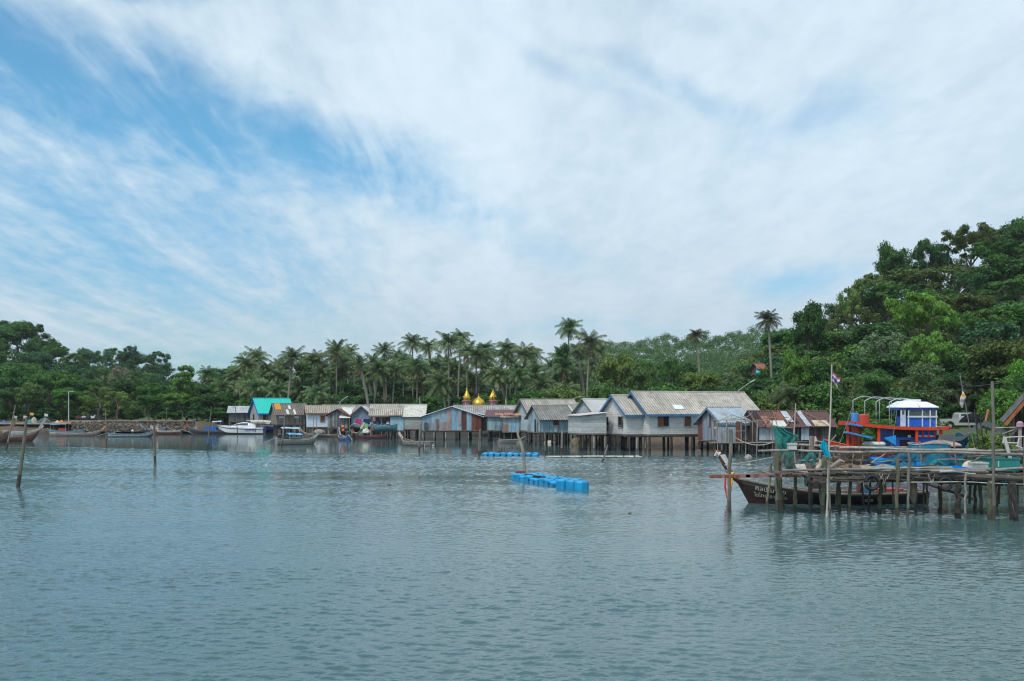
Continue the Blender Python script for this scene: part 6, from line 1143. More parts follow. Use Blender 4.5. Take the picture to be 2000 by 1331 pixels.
# shade net tents right of the fishing boat
def shade_net():
    Y = 50; root = thing('shade_net', 'black shade net roof sagging between poles before the pickup truck', 'shade net', (0, 0, 0)); top = [(1836, 850), (1860, 847), (1885, 842), (1908, 830), (1926, 822), (1945, 829), (1968, 838)]; rows = []
    for j in range(5): v = j / 4; rows.append([P(px - 6 * v, py + 14 * v + 5 * sin(px * .05 + v * 2) * v, Y - 3 * v) for px, py in top])
    MB((.045, .055, .062)).grid(rows).build('net_roof', M['net'], root, smooth=True)
    for px, py, yy in ((1836, 850, 50), (1926, 822, 50), (1968, 838, 50), (1855, 862, 47)): x, y, z = P(px, py, yy); MB((.2, .18, .16)).tube([(x, y, -.5), (x, y, z)], .05, 6).build('pole', M['wood'], root)
    c = MB((.02, .10, .17)); c.grid([[P(px, py + 3 * sin(px), 48.5 + .1 * sin(px * .7)) for px in range(1866, 1922, 5)] for py in (848, 862, 880, 898)]); c.build('blue_side_sheet', M['cloth'], root, smooth=True); b2 = MB((.012, .015, .02)); b2.grid([[P(px, py, 50.5 + .1 * sin(px)) for px in range(1828, 1870, 6)] for py in (850, 866, 884)]); b2.build('dark_side_sheet', M['cloth'], root)
shade_net()
tree('bush', 1915, 836, 45, 62, 'olive', '', 'shrubs by the jetty', base=1.2, label='yellowish green feathery shrub behind the tall jetty pole'); tree('bush', 1952, 843, 46, 66, 'olive', '', 'shrubs by the jetty', base=1.2, label='olive green shrub behind the open teal fish tub')
tree('bush', 1990, 900, 42, 26, 'light', '', 'shrubs by the jetty', base=1.3, label='small leafy plant at the right end of the jetty')
# white pipe frame and legs
def pipe_frame():
    Y = 38.0; root = thing('pipe_frame', 'white painted pipe frame on a leaning pale leg at the jetty end', 'pipe frame', (0, 0, 0)); m = MB((.55, .57, .56)); q = lambda px, py, dy=0: P(px, py, Y + dy)
    for a, b in ((q(1961, 855), q(2000, 853)), (q(1959, 865), q(1990, 866)), (q(1961, 853), q(1959, 865)), (q(1991, 853), q(1987, 871)), (q(1984, 871), q(2003, 878)), (q(1961, 855, .6), q(1961, 855)), (q(1990, 853, .6), q(1990, 853))): m.tube([a, b], .025, 6)
    m.build('pipe', M['plain'], root); MB((.45, .45, .42)).beam(q(1962, 856), q(1984, 936), .07, .12).build('leg', M['wood'], root); MB((.04, .04, .04)).beam(q(1968, 888, .3), q(1962, 925, .3), .05, .1).build('dark_leg', M['wood'], root)
pipe_frame()
def pink_hat():
    Y = 39; root = thing('drying_rack', 'stick with a pink cap and thin radiating lines at the right edge', 'drying rack', P(1992, 850, Y)); z = 0; MB((.35, .28, .28)).tube([(0, 0, -1.0), (0, 0, .35)], .07, 7).build('stick', M['wood'], root); MB((.42, .25, .30)).lathe([(.14, 0), (.13, .14), (.06, .22)], (0, 0, .32), 10).build('cap', M['cloth'], root)
    m = MB((.42, .37, .32)); o = P(1992, 850, Y)
    for px, py in ((1940, 836), (1958, 848), (1975, 850)): b = P(px, py, Y + .3); m.tube([(0, 0, .3), (b[0] - o[0], b[1] - o[1], b[2] - o[2])], .022, 5)
    m.build('strut', M['wood'], root)
pink_hat()
# ------------------------------------------------------------------ the lettered long-tail boat moored under the jetty
def lettered_boat():
    Y = 42.0; L = 8.1; xb = PX(1437, Y); root = thing('longtail_boat', 'dark brown long-tail boat with white lettering on its bow moored under the jetty', 'boat', (xb + L / 2, Y + .2, 0), radians(180), 'long-tail boats'); B = 1.5
    up, lo, rim = (.030, .018, .013), (.055, .02, .016), (.10, .085, .08)
    def st(s):
        b = B / 2 * ((1 - max(0, s) ** 2.3) if s > 0 else (1 - .5 * (-s) ** 2.4)) + .015; zg = .42 + .66 * max(0, (s + .25) / 1.25) ** 1.7 + .10 * max(0, -s) ** 2; x = s * L / 2
        zk = -.3; xk = x - max(0, s) ** 5 * .75; return x, xk, b, zg, zk
    rows = []; rin = []
    for k in range(29):
        s = -1 + 2 * k / 28; x, xk, b, zg, zk = st(s); r = []; ri = []
        for q in range(-7, 8): a = abs(q) / 7; e = (1 - (1 - a) ** 1.7) ** .85; sg = 1 if q > 0 else -1; r.append((lerp(xk, x, a), sg * b * e, zk + (zg - zk) * a)); ri.append((lerp(xk, x, a) - (.06 if s > .9 else 0), sg * max(0, b - .05) * e, zk + .08 + (zg - zk - .06) * a))
        rows.append(r); rin.append(ri)
    def cf(i, k): a = abs((k + .5) - 7) / 7; return rim if a > .9 else (up if a > .45 else ((.42, .36, .34) if (a > .38 and i > 20) else lo))
    m = MB(); m.grid(rows, colf=cf); m.add(rows[0], [tuple(range(15))], up); m.build('hull', M['paint'], root, smooth=True)
    mi = MB((.12, .08, .06)); mi.grid([r[::-1] for r in rin]); mi.build('inner_hull', M['wood'], root, smooth=True); e = MB((.19, .17, .16))
    for q in (0, -1): e.tube([r[q] for r in rows], .055, 7)
    e.build('gunwale', M['wood'], root)
    for s in (-.6, -.2, .2, .55): x, xk, b, zg, zk = st(s); MB(jit((.2, .13, .1), .2)).box((x, 0, zg - .12), (.25, 2 * b - .12, .04)).build('thwart', M['wood'], root)
    # prow post leaning forward, with cloth garlands
    x, xk, b, zg, zk = st(1.0); pp = MB((.13, .035, .025)); pts = [(x - .45, 0, zg - .35), (x + .05, 0, zg + .05), (x + .42, 0, zg + .55), (x + .72, 0, zg + 1.1)]; pp.tube(pts, [.13, .12, .10, .085], 8); pr = pp.build('prow_post', M['paint'], root, smooth=True)
    MB((.55, .56, .58)).tube([(x + .66, 0, zg + .98), (x + .78, 0, zg + 1.06), (x + .82, 0, zg + .92)], [.13, .11, .05], 9).build('white_sash', M['cloth'], pr); MB((.30, .08, .05)).tube([(x + .70, 0, zg + 1.08), (x + .86, 0, zg + 1.14)], [.10, .05], 8).build('top_knot', M['cloth'], pr)
    for k in range(4): MB((.6, .61, .63)).tube([(x + .62 - .05 * k, .11 + .02 * k, zg + .98), (x + .40 - .06 * k, .16, zg + .62 - .04 * k), (x + .30 - .04 * k, .15, zg + .34)], [.035, .04, .02], 6).build('white_ribbon', M['cloth'], pr)
    MB((.62, .42, .06)).tube([(x + .15, 0, zg + .12), (x + .32, .02, zg + .24)], [.17, .13], 10).build('yellow_sash', M['cloth'], pr); MB((.40, .25, .5)).tube([(x + .26, 0, zg + .30), (x + .34, 0, zg + .36)], [.14, .12], 10).build('purple_sash', M['cloth'], pr)
    for k, (dx, l, c) in enumerate(((.42, 1.0, (.55, .06, .12)), (.34, 1.15, (.55, .48, .38)), (.27, 1.2, (.22, .24, .16)), (.20, .95, (.58, .08, .10)), (.14, .75, (.60, .40, .05)))):
        MB(c).tube([(x + dx, .13, zg + .15), (x + dx + .02, .17, zg + .15 - l * .5), (x + dx * .6 + .12, .16, zg + .15 - l)], [.035, .045, .02], 6).build('hanging_ribbon', M['cloth'], pr)
    MB((.10, .08, .38)).lathe([(.02, 0), (.06, .06), (.05, .14)], (x + .28, .16, zg - 1.15), 8).build('violet_tassel', M['cloth'], pr)
    # lettering lies on the bow strakes
    def hull_pt(s, a):
        xx, xk, b, zg, zk = st(s); e_ = (1 - (1 - a) ** 1.7) ** .85; return np.array((lerp(xk, xx, a), b * e_, zk + (zg - zk) * a))
    for (txt, s0, a0, size) in (('ศิลป์ มาลัย', .82, .72, .33), ('โชไทย ธารา โอ', .84, .50, .28)):
        o = text(root, txt, (0, 0, 0), size * .92, (0, 0, 0), (.48, .48, .46), 'bow_lettering', .0); me = o.data; a_ = hull_pt(s0, a0); b_ = hull_pt(s0 - .25, a0 - .015); u = unit(b_ - a_)
        for v in me.vertices:
            along = v.co.x; hgt = v.co.y; s = s0 - along / (L / 2); p = hull_pt(s, a0 + hgt / 1.38); nr = unit(np.cross(hull_pt(s - .05, a0) - hull_pt(s, a0), hull_pt(s, a0 + .1) - hull_pt(s, a0))); nr = nr if nr[1] > 0 else -nr; p = p + nr * .018; v.co = tuple(p)
    o = text(root, 'นคท', (-1.2, .735, .13), .20, (radians(90), 0, pi), (.45, .42, .40), 'side_lettering', .004)
    # engine and red seat
    en = MB((.05, .05, .055)); x0 = 1.0; en.lathe([(.24, -.04), (.24, .04)], (0, 0, 0), 16); en.v = [(v[2] + x0, v[1], v[0] + .95) for v in en.v]; en.box((x0 - .35, 0, .80), (.5, .32, .36)); en.box((x0 - .3, 0, 1.05), (.3, .2, .16), 0, (.25, .12, .1)); en.build('engine', M['plain'], root)
    MB((.42, .05, .03)).box((-2.4, 0, .60), (1.1, .8, .08)).build('red_seat', M['paint'], root); MB((.05, .16, .3)).box((-1.5, .1, .55), (.5, .4, .3)).build('blue_tub', M['plastic'], root)
    MB((.15, .14, .13)).tube([(-1.6, 0, .5), (-1.3, 0, 1.5)], .03, 6).build('pole', M['wood'], root)
lettered_boat()
# ------------------------------------------------------------------ pickup truck
def pickup():
    Y = 104; sc = Y / F; x0 = PX(1836, Y); z0 = ground(PX(1870, Y), Y) - .02; root = thing('pickup_truck', 'silver grey double cab pickup truck parked on the green bank', 'pickup truck', (x0, Y, z0)); S = (.42, .44, .44); Wd = 1.75
    prof = [(0, .55), (0, 1.05), (2.0, 1.08), (2.05, 1.55), (2.25, 1.72), (3.35, 1.72), (3.95, 1.18), (5.05, 1.02), (5.15, .75), (5.1, .42), (4.75, .42), (4.6, .72), (4.25, .86), (3.9, .72), (3.75, .40), (1.55, .40), (1.4, .72), (1.05, .86), (.7, .72), (.55, .42), (.1, .42)]
    # body as lofted slices so that the cab narrows
    b = MB(S); n = len(prof); side = []
    for yv in (0, 1): side.append([(x, (.02 + (.12 if z > 1.1 else 0)) if yv == 0 else Wd - .02 - (.12 if z > 1.1 else 0), z) for x, z in prof])
    b.add(side[0] + side[1], [tuple(range(n)), tuple(range(n, 2 * n))[::-1]] + [(k, n + k, n + (k + 1) % n, (k + 1) % n) for k in range(n)]); b.build('body', M['car'], root)
    g = MB((.03, .04, .05))
    for yv, s in ((.11, -1), (Wd - .11, 1)):
        for q in ([(2.2, 1.2), (2.25, 1.58), (2.75, 1.62), (2.75, 1.2)], [(2.83, 1.2), (2.83, 1.62), (3.3, 1.62), (3.62, 1.2)]): g.extrude([(x, yv + s * .02, z) for x, z in q], (0, s * .015, 0))
    g.build('window', M['glass'], root)
    for x in (1.05, 4.25):
        for y in (.1, Wd - .1):
            t = MB((.02, .02, .02)); t.lathe([(.30, -.1), (.34, -.06), (.34, .06), (.30, .1)], (0, 0, 0), 18); t.v = [(v[0] + x, v[2] + y, v[1] + .34) for v in t.v]; wo = t.build('wheel', M['plastic'], root); h_ = MB((.35, .35, .36)); h_.lathe([(.19, -.11), (.19, .11)], (0, 0, 0), 12); h_.v = [(v[0] + x, v[2] + y, v[1] + .34) for v in h_.v]; h_.build('rim', M['car'], wo)
    for y in (.2, Wd - .2): MB((.5, .05, .03)).box((-.01, y, .85), (.03, .14, .25)).build('tail_light', M['plastic'], root); MB((.6, .6, .58)).box((5.12, y, .85), (.05, .25, .12)).build('headlight', M['plastic'], root)
    MB((.05, .05, .05)).box((5.15, Wd / 2, .5), (.12, Wd - .2, .2)).build('bumper', M['plastic'], root)
pickup()
heap('tarpaulin', 'black sheeted load with a white pointed top right of the pickup truck', 'covered load', 1898, 826, 100, 1.9, 1.2, .9, (.015, .017, .02), seed=31); tb('orange slanting crane arm behind the tall jetty pole', 'crane_arm', 'crane arm', (.45, .18, .10), [P(1925, 822, 62), P(1931, 800, 62)], .07)
# ------------------------------------------------------------------ bank on the left: embankment, lamp posts, gear
def embankment():
    root = thing('stone_embankment', 'rough stone embankment wall along the far bank', 'embankment', (0, 0, 0)); rs = random.Random(3); Y0, Y1 = 160, 165; st = MB()
    for k in range(900):
        px = rs.uniform(140, 378); v = rs.random(); Y = lerp(159.6, 161.6, v); z = lerp(.55, 1.95, v); x = PX(px, Y); s = rs.uniform(.12, .30); c = jit(rs.choice([(.15, .12, .09), (.09, .075, .06), (.20, .165, .125)]), .3)
        pts = []; b = len(st.v); st.box((x, Y, z), (s * rs.uniform(.8, 1.5), s, s * rs.uniform(.5, .9)), rs.uniform(0, 3), c)
    st.build('stones', M['stone'], root); MB((.17, .15, .13)).extrude([(PX(140, 159.8), 159.8, .3), (PX(140, 162), 162, 2.0), (PX(140, 164), 164, 2.0), (PX(140, 164), 164, 0)], (PX(378, 160) - PX(140, 160), 2, 0)).build('core', M['stone'], root); MB((.36, .31, .27)).box(((PX(140, 163) + PX(378, 163)) / 2, 163.2, 2.03), (PX(378, 163) - PX(140, 163), 1.6, .10)).build('coping', M['stone'], root)
embankment()
pr = MB((.34, .29, .26)); pr.box(((PX(-60, 161) + PX(140, 161)) / 2, 162.2, 1.62), (PX(140, 161) - PX(-60, 161), 3.2, .22)); pr = pr.build('quay', M['stone']); tag(pr, 'flat pale concrete quay slab along the far bank left of the stones', 'quay')
ob = MB((.42, .20, .12)); ob.box(((PX(-60, 163) + PX(140, 163)) / 2, 163.9, 1.80), (PX(140, 163) - PX(-60, 163), .25, .16)); ob = ob.build('kerb', M['stone']); tag(ob, 'reddish kerb at the back of the concrete quay', 'kerb')
for (px, w, h, d, c, l, n_, ct) in ((88, 1.9, .8, 1, (.08, .12, .15), 'long covered cart with dark slate sheet on the quay', 'cart', 'cart'), (60, 1.3, .5, .8, (.05, .24, .24), 'teal net heap on the quay', 'net_pile', 'net'), (8, .8, .35, .6, (.03, .17, .42), 'blue net bundle on the quay by the picture edge', 'net_pile', 'net'), (112, .55, .4, .5, (.5, .5, .48), 'white bucket shaped bundle on the quay', 'bundle', 'bundle'), (120, .8, .4, .5, (.60, .20, .06), 'orange bundle on the quay left of the lamp post', 'bundle', 'bundle'), (77, .6, .35, .5, (.03, .17, .45), 'small blue bundle beside the covered cart', 'bundle', 'bundle'), (66, .9, .9, .6, (.42, .38, .32), 'cream and brown pile of traps behind the teal net heap', 'trap_pile', 'traps')):
    heap(n_, l, ct, px, zpy(1.73, 162.5), 162.5, w, d, h, c, seed=px, group='gear on the quay', rough=.15)
for (px, py, c, l) in ((26, 812, (.4, .4, .38), 'grey handcart like frame behind the leaning pole'), (45, 812, (.55, .55, .5), 'white pennant pole on the left quay'), (58, 806, (.6, .42, .08), 'yellow pennant pole on the left quay'), (86, 808, (.58, .58, .56), 'white board on a stick behind the covered cart')):
    root = thing('pennant', l, 'pennant', P(px, 822, 161), 0, 'pennants on the quay'); zt = (822 - py) / F * 161; MB((.3, .28, .25)).tube([(0, 0, 0), (.05, 0, zt)], .03, 5).build('stick', M['wood'], root); MB(c).extrude([(.05, 0, zt), (.65, .05, zt - .1), (.55, 0, zt - .5), (.05, 0, zt - .42)], (0, .04, 0)).build('cloth', M['cloth'], root)
def motorbike(px, Y, z, c, label):
    root = thing('motorbike', label, 'motorbike', (PX(px, Y), Y, z), random.uniform(-.4, .4), 'motorbikes on the bank')
    for x in (-.6, .6): t = MB((.02, .02, .02)); t.lathe([(.24, -.05), (.29, -.03), (.29, .03), (.24, .05)], (0, 0, 0), 14); t.v = [(v[0] + x, v[2], v[1] + .29) for v in t.v]; t.build('wheel', M['plastic'], root)
    b = MB(c); b.extrude([(-.65, -.1, .6), (-.2, -.1, .85), (.1, -.1, .6), (.4, -.1, .95), (.5, -.1, .9), (.3, -.1, .4), (-.3, -.1, .35)], (0, .2, 0)); b.build('body', M['car'], root); MB((.02, .02, .02)).box((-.25, 0, .84), (.7, .24, .08)).build('seat', M['plastic'], root); MB((.1, .1, .1)).tube([(.38, -.32, 1.02), (.38, .32, 1.02)], .02, 5).build('handlebar', M['plain'], root)
for k, (px, c, l) in enumerate(((156, (.10, .02, .02), 'dark red motorbike parked on the embankment'), (167, (.5, .5, .5), 'white faired motorbike beside the dark red one'), (176, (.02, .02, .03), 'black motorbike between two white ones'), (181, (.55, .56, .58), 'pale motorbike at the end of the parked row'), (194, (.02, .02, .02), 'lone black motorbike right of the parked row'))): motorbike(px, 164.2, 2.08, c, l)
def lamp(px, pytop, pybase, Y, arm, label, r=.07):
    z0 = PZ(pybase, Y); z1 = PZ(pytop, Y); root = thing('street_lamp', label, 'street lamp', (PX(px, Y), Y, z0), 0, 'street lamps'); MB((.42, .44, .44)).tube([(0, 0, -.3), (0, 0, z1 - z0)], [r, r * .7], 8).build('pole', M['plain'], root); ax, az = arm
    MB((.5, .52, .52)).tube([(0, 0, z1 - z0 - .1), (ax * .5, 0, z1 - z0 - .1 + az * .55), (ax * .8, 0, z1 - z0 - .1 + az * .85)], .035, 6).build('arm', M['plain'], root); MB((.58, .6, .6)).beam((ax * .72, 0, z1 - z0 - .1 + az * .78), (ax, 0, z1 - z0 - .1 + az), .16, .09).build('lamp_head', M['plastic'], root)
lamp(134, 765, 822, 164, (.8, .15), 'tall bank lamp post with a short arm left of the stone embankment', .10)
lamp(664, 784, 812, 152, (1.2, .85), 'slanted lamp arm rising behind the long grey roof'); lamp(1119, 778, 800, 128, (1.0, .35), 'faint lamp arm before the palms behind the grey gable house'); lamp(1443, 761, 790, 108, (1.75, 1.15), 'white slanted street lamp arm behind the right end of the big grey roof', .05)
tb('thin utility pole behind the pale ribbed roof of the net shelter', 'utility_pole', 'utility pole', (.35, .34, .32), [P(820, 800, 150), P(820, 774, 150)], .07); tb('short utility pole behind the net shelter roof', 'utility_pole', 'utility pole', (.25, .24, .22), [P(775, 800, 150), P(775, 786, 150)], .06)
for k, (a, b, Y0, Y1, s, l) in enumerate(((( 1895, 755), (2010, 736), 60, 52, 3, 'upper power cable running off the right edge above the tall jetty pole'), ((1440, 752), (1900, 762), 108, 104, 6, 'thin power cable crossing the foot of the steep hill'), ((1150, 770), (1445, 760), 125, 108, 4, 'thin power cable behind the olive trees and big roof'))):
    tb(l, 'power_cable', 'cable', (.10, .10, .10), [P(lerp(a[0], b[0], t), lerp(a[1], b[1], t) + s * 4 * t * (1 - t), lerp(Y0, Y1, t)) for t in [k / 12 for k in range(13)]], .016, 'plain', 5)
# cyan lantern like thing hanging in the trees
tb('cyan plastic shape hanging among trees left of the red roof', 'lantern', 'lantern', (.05, .38, .46), [P(1478, 716, 128), P(1478, 724, 128), P(1480, 728, 128), P(1482, 732, 128)], [.03, .06, .32, .22], 'plastic', 9)
# clutter under and around the net shelter: laundry, buoys, hoops, fish gear
rs = random.Random(33)
cl = [('magenta', (.40, .05, .20)), ('navy', (.03, .05, .18)), ('faded pink', (.52, .30, .32)), ('white', (.58, .58, .56)), ('dull red', (.38, .06, .06)), ('orange', (.60, .22, .05)), ('light green', (.25, .50, .22)), ('sky blue', (.20, .38, .55)), ('beige', (.45, .38, .30)), ('lilac', (.34, .28, .45))]
for k, (px, py, ci) in enumerate(((697, 822, 0), (703, 824, 0), (712, 822, 1), (717, 823, 1), (722, 822, 1), (735, 822, 4), (731, 818, 2), (703, 829, 3), (738, 833, 5), (716, 832, 6), (711, 830, 6), (736, 827, 8), (708, 836, 2), (752, 820, 9), (744, 835, 7), (729, 835, 3), (725, 829, 8))):
    Y = 137 + rs.uniform(-1, 1.5); w = rs.uniform(.3, .55); h = rs.uniform(.45, .8); x, y, z = P(px, py, Y); m = MB(jit(cl[ci][1], .15)); m.grid([[(-w / 2 + w * i / 4, .05 * sin(i * 2 + j), -h * j / 4) for i in range(5)] for j in range(5)]); m.grid([[(-w / 2 + w * i / 4, .05 * sin(i * 2 + j) + .02, -h * j / 4) for i in range(4, -1, -1)] for j in range(5)])
    o = m.build('laundry', M['cloth'], None, smooth=True, loc=(x, y, z + .3)); tag(o, f'{cl[ci][0]} cloth hung among the laundry between gable hut and net shelter', 'laundry', 'laundry on the line')
tb('washing line strung from the blue gable hut to the net shelter', 'washing_line', 'washing line', (.3, .3, .28), [P(690, 817, 137), P(725, 819, 137), P(760, 817, 137)], .015, 'plain', 4)
for k, (px, py, Y, r, c, l) in enumerate(((670, 834, 130, .20, (.75, .16, .04), 'upper bright orange marker buoy on a stick'), (670, 841, 130, .20, (.72, .15, .04), 'lower bright orange marker buoy above the water'), (221, 846, 144, .25, (.6, .6, .58), 'white round buoy left of the low garlanded boat'), (259, 842, 150, .2, (.6, .6, .58), 'white round buoy on the shore behind the garlanded boat'), (718, 845, 134, .25, (.58, .57, .55), 'white float among the net shelter posts'), (828, 871, 106, .12, (.5, .5, .48), 'small pale float right of the weathered boat'), (846, 871, 106, .12, (.4, .38, .35), 'small grey float right of the pale one'))):
    x, y, z = P(px, py, Y); root = thing('buoy', l, 'buoy', (x, y, z), 0, 'buoys'); MB(c).lathe([(r * .3, -r), (r * .8, -r * .6), (r, 0), (r * .8, r * .6), (r * .3, r)], (0, 0, 0), 12).build('float_ball', M['plastic'], root, smooth=True); MB((.3, .28, .25)).tube([(0, 0, -z - .4), (0, 0, r * 1.8)], .02, 5).build('stick', M['wood'], root)
tb('large green rimmed hoop net leaning between the shelter posts', 'hoop_net', 'hoop net', (.16, .34, .18), [(PX(694, 133.5) + .75 * cos(t), 133.5, PZ(837, 133.5) + .62 * sin(t)) for t in [2 * pi * k / 24 for k in range(25)]], .05, 'plastic', 6)
tb('green and white banana like bundle beside the hoop net', 'bundle', 'bundle', (.35, .50, .30), [P(706, 838, 133), P(710, 831, 133), P(712, 825, 133)], [.22, .18, .04], 'cloth', 7)
for k, (px, py, w, h, c, l) in enumerate(((706, 852, .9, .6, (.08, .20, .18), 'dark green crate pile low between shelter posts'), (715, 846, 1.0, .6, (.55, .54, .52), 'white sack pile among the shelter posts'), (748, 836, 2.2, .6, (.09, .26, .30), 'teal sheet thrown over gear under the shelter'), (758, 829, .5, .4, (.55, .56, .56), 'white tub on the shelter deck'), (738, 828, .6, .5, (.03, .1, .25), 'navy barrel shaped bundle on the shelter deck'), (622, 846, 1.6, .5, (.30, .27, .22), 'mound of pale net under the pale blue house'))): heap('gear_pile', l, 'gear pile', px, py, 134.5 if px != 622 else 140, w, .8, h, c, seed=50 + k, group='gear around the net shelter', rough=.2)
# mud banks and rubbish under the houses
for k, (px, py, w, h, c, l) in enumerate(((1010, 866, 1.6, .5, (.16, .14, .12), 'grey lump of old boat planks under the maroon roofed shack'), (1075, 870, 1.4, .35, (.5, .48, .44), 'white plank scrap in the shallows under the cottage'), (1128, 866, 1.8, .9, (.16, .14, .09), 'brown bush of dead branches beside the plank lean-to stilts'), (1460, 892, .5, .35, (.3, .27, .25), 'pale rock before the blue tin hut stilts'), (1365, 880, .5, .3, (.12, .1, .09), 'dark rock under the white house'), (1463, 905, .3, .15, (.3, .28, .26), 'tiny pale rock in the open water'))):
    Y = min(WY(py + 3), 108) if px > 1100 else 116; heap('scrap_heap' if k < 3 else 'rock', l, 'scrap' if k < 3 else 'rock', px, zpy(-.05, Y), Y, w, .8, h, c, mat='stone', seed=70 + k, group='scraps under the houses', rough=.3)
# television aerial poles and thin poles on roofs
for (px, a, b, Y, l) in ((594, 802, 785, 146, 'thin pole above the pale blue house roof'), (560, 792, 786, 160, 'small white finial on the turquoise roof ridge end'), (1554, 812, 788, 92, 'white tipped pole above the rusty shed roof')): tb(l, 'roof_pole', 'pole', (.45, .45, .43), [P(px, a, Y), P(px, b, Y)], .04)

# more of the gear piled on the jetty and its undercroft
tb('long dark sunken pole slanting through the water behind the jetty posts', 'sunken_pole', 'pole', (.05, .045, .04), [P(1788, 938, 42), P(1840, 955, 41.5), P(1902, 975, 41)], .06)
rq = random.Random(91)
def traps(label, px, Y, n, w, d, h, col, name='fish_trap'):
    for k in range(n):
        root = thing(name, ['bottom', 'middle', 'top'][k] + ' ' + label, 'fish trap', (PX(px, Y) + rq.uniform(-.05, .05), Y, ZD + k * h * 1.03), rq.uniform(-.1, .1), 'stacked fish traps'); fr = MB(jit(col, .15))
        for z in (0.02, h - .02):
            for s in (-1, 1): fr.beam((-w / 2, s * d / 2, z), (w / 2, s * d / 2, z), .04, .04); fr.beam((s * w / 2, -d / 2 + .03, z), (s * w / 2, d / 2 - .03, z), .04, .04)
        for a in (-1, 1):
            for s in (-1, 1): fr.beam((a * w / 2, s * d / 2, .04), (a * w / 2, s * d / 2, h - .04), .04, .04)
        fr.build('frame', M['wood'], root); ms = MB(tuple(q * .8 for q in col)); m_ = 14
        for i in range(1, m_): x = -w / 2 + w * i / m_; ms.beam((x, -d / 2, .04), (x, -d / 2, h - .04), .012, .012); ms.beam((x, d / 2, .04), (x, d / 2, h - .04), .012, .012)
        for z in (h * .3, h * .55, h * .8): ms.beam((-w / 2, -d / 2 - .012, z), (w / 2, -d / 2 - .012, z), .012, .012)
        ms.build('lattice', M['wood'], root)
traps('slatted fish trap in the stack behind the driftwood', 1652, 39.5, 2, 1.1, .6, .36, (.22, .17, .12)); traps('slatted fish trap in the stack beside the blue tarpaulin', 1677, 39.7, 3, .7, .6, .27, (.12, .08, .065))
hang_net('dark teal net sheet hung at the right end behind the fish tub', 1928, 2010, 884, 925, 39.4, (.012, .10, .13), 'net', 5); hang_net('pale blue green net draped below the upper bamboo rail', 1655, 1785, 874, 883, 39.6, (.03, .20, .26), 'net_thin', 7, nx=20, ny=4)
hang_net('grey net hanging in folds from the outer rail end', 1520, 1548, 884, 921, 38.0, (.12, .12, .12), 'net_thin', 11)
hang_net('dark blue net curtain behind the rusty shed side posts', 1575, 1640, 880, 905, 40.2, (.03, .05, .08), 'net_thin', 13)
for k, (px, w, h, c, l) in enumerate(((1765, .8, .3, (.03, .12, .2), 'dark blue net bundle between the two middle posts'), (1725, .7, .25, (.25, .24, .22), 'grey rope coil heap before the deep teal net fence'), (1822, .6, .25, (.12, .20, .16), 'green grey net scrap before the net pen'), (1578, .6, .3, (.10, .09, .08), 'dark gear heap behind the bleached board'), (1690, .9, .2, (.30, .26, .20), 'tan sacking heap near the jetty edge'), (1985, .8, .3, (.16, .12, .09), 'brown heap of poles and sacking at the jetty end'), (1940, .5, .2, (.20, .18, .15), 'small grey heap at the foot of the tall pole'))): on_deck('net_pile', l, 'net', px, 38.4, w, .5, h, c, seed=100 + k, rough=.35)
for k, (a, b, r, c, l) in enumerate((((1893, 908), (1935, 878), .04, (.20, .18, .16), 'grey prop pole slanting up behind the foam box'), ((1660, 925), (1668, 880), .03, (.24, .22, .19), 'thin prop beside the driftwood'), ((1800, 925), (1796, 862), .03, (.22, .20, .17), 'thin upright at the left of the net pen'), ((1868, 925), (1862, 858), .03, (.20, .18, .16), 'thin upright at the right of the net pen'), ((1700, 905), (1742, 878), .025, (.30, .28, .25), 'thin diagonal stick over the blue tarpaulin'), ((1912, 886), (1903, 800), .03, (.05, .05, .05), 'black leaning pole under the shade net'), ((1920, 886), (1914, 812), .025, (.05, .05, .05), 'second black leaning pole under the shade net'), ((1600, 925), (1640, 897), .03, (.34, .30, .25), 'pale stick leaning on the driftwood'))): tb(l, 'prop_pole', 'pole', c, [P(*a, 39.0 if k not in (5, 6) else 43), P((a[0] + b[0]) / 2 + 1, (a[1] + b[1]) / 2, 39.05 if k not in (5, 6) else 43), P(*b, 39.1 if k not in (5, 6) else 43)], r)
for k, (px, Y, z, r) in enumerate(((1703, 37.15, 1.25, .25), (1846, 37.1, 1.2, .22))):
    x = PX(px, Y); tb(['black tyre hung as a fender below the middle of the jetty', 'black tyre fender below the net pen'][k], 'tyre', 'tyre', (.02, .02, .02), [(x + r * cos(t), Y, z + r * sin(t)) for t in [2 * pi * q / 20 for q in range(21)]], .07, 'plastic', 8, 'tyre fenders')
for k in range(7):
    px = rq.uniform(1560, 1980); Y = 37.2; n = 8; w = rq.uniform(6, 22); tb(f'{["thin pale", "thin grey", "frayed", "blue", "short", "knotted", "dark"][k]} rope end drooping from the jetty edge beam', 'rope', 'rope', [(.45, .42, .36), (.3, .3, .28), (.4, .36, .3), (.05, .2, .4), (.4, .4, .36), (.42, .38, .3), (.08, .08, .08)][k], [P(px + w * t, 926 + rq.uniform(12, 26) * 4 * t * (1 - t) * (1 if k % 2 else .8), Y) for t in [q / n for q in range(n + 1)]], .014, 'cloth', 5)
for k, (px, Y, r, c, l) in enumerate(((1310, 60, .10, (.4, .36, .3), 'bleached coconut husk drifting in open water before the white house'), (760, 52, .12, (.14, .10, .06), 'brown coconut husk drifting in the middle of the bay'), (520, 70, .10, (.45, .44, .42), 'pale scrap of foam drifting toward the speedboat'), (1230, 38, .07, (.12, .10, .06), 'small dark floating seed pod left of the jetty'))):
    o = MB(c).lathe([(r * .4, -r), (r, -r * .3), (r, r * .3), (r * .4, r * .8)], (0, 0, 0), 9).build('flotsam', M['bark'], None, True, loc=(PX(px, Y), Y, 0)); tag(o, l, 'flotsam', 'flotsam on the water')
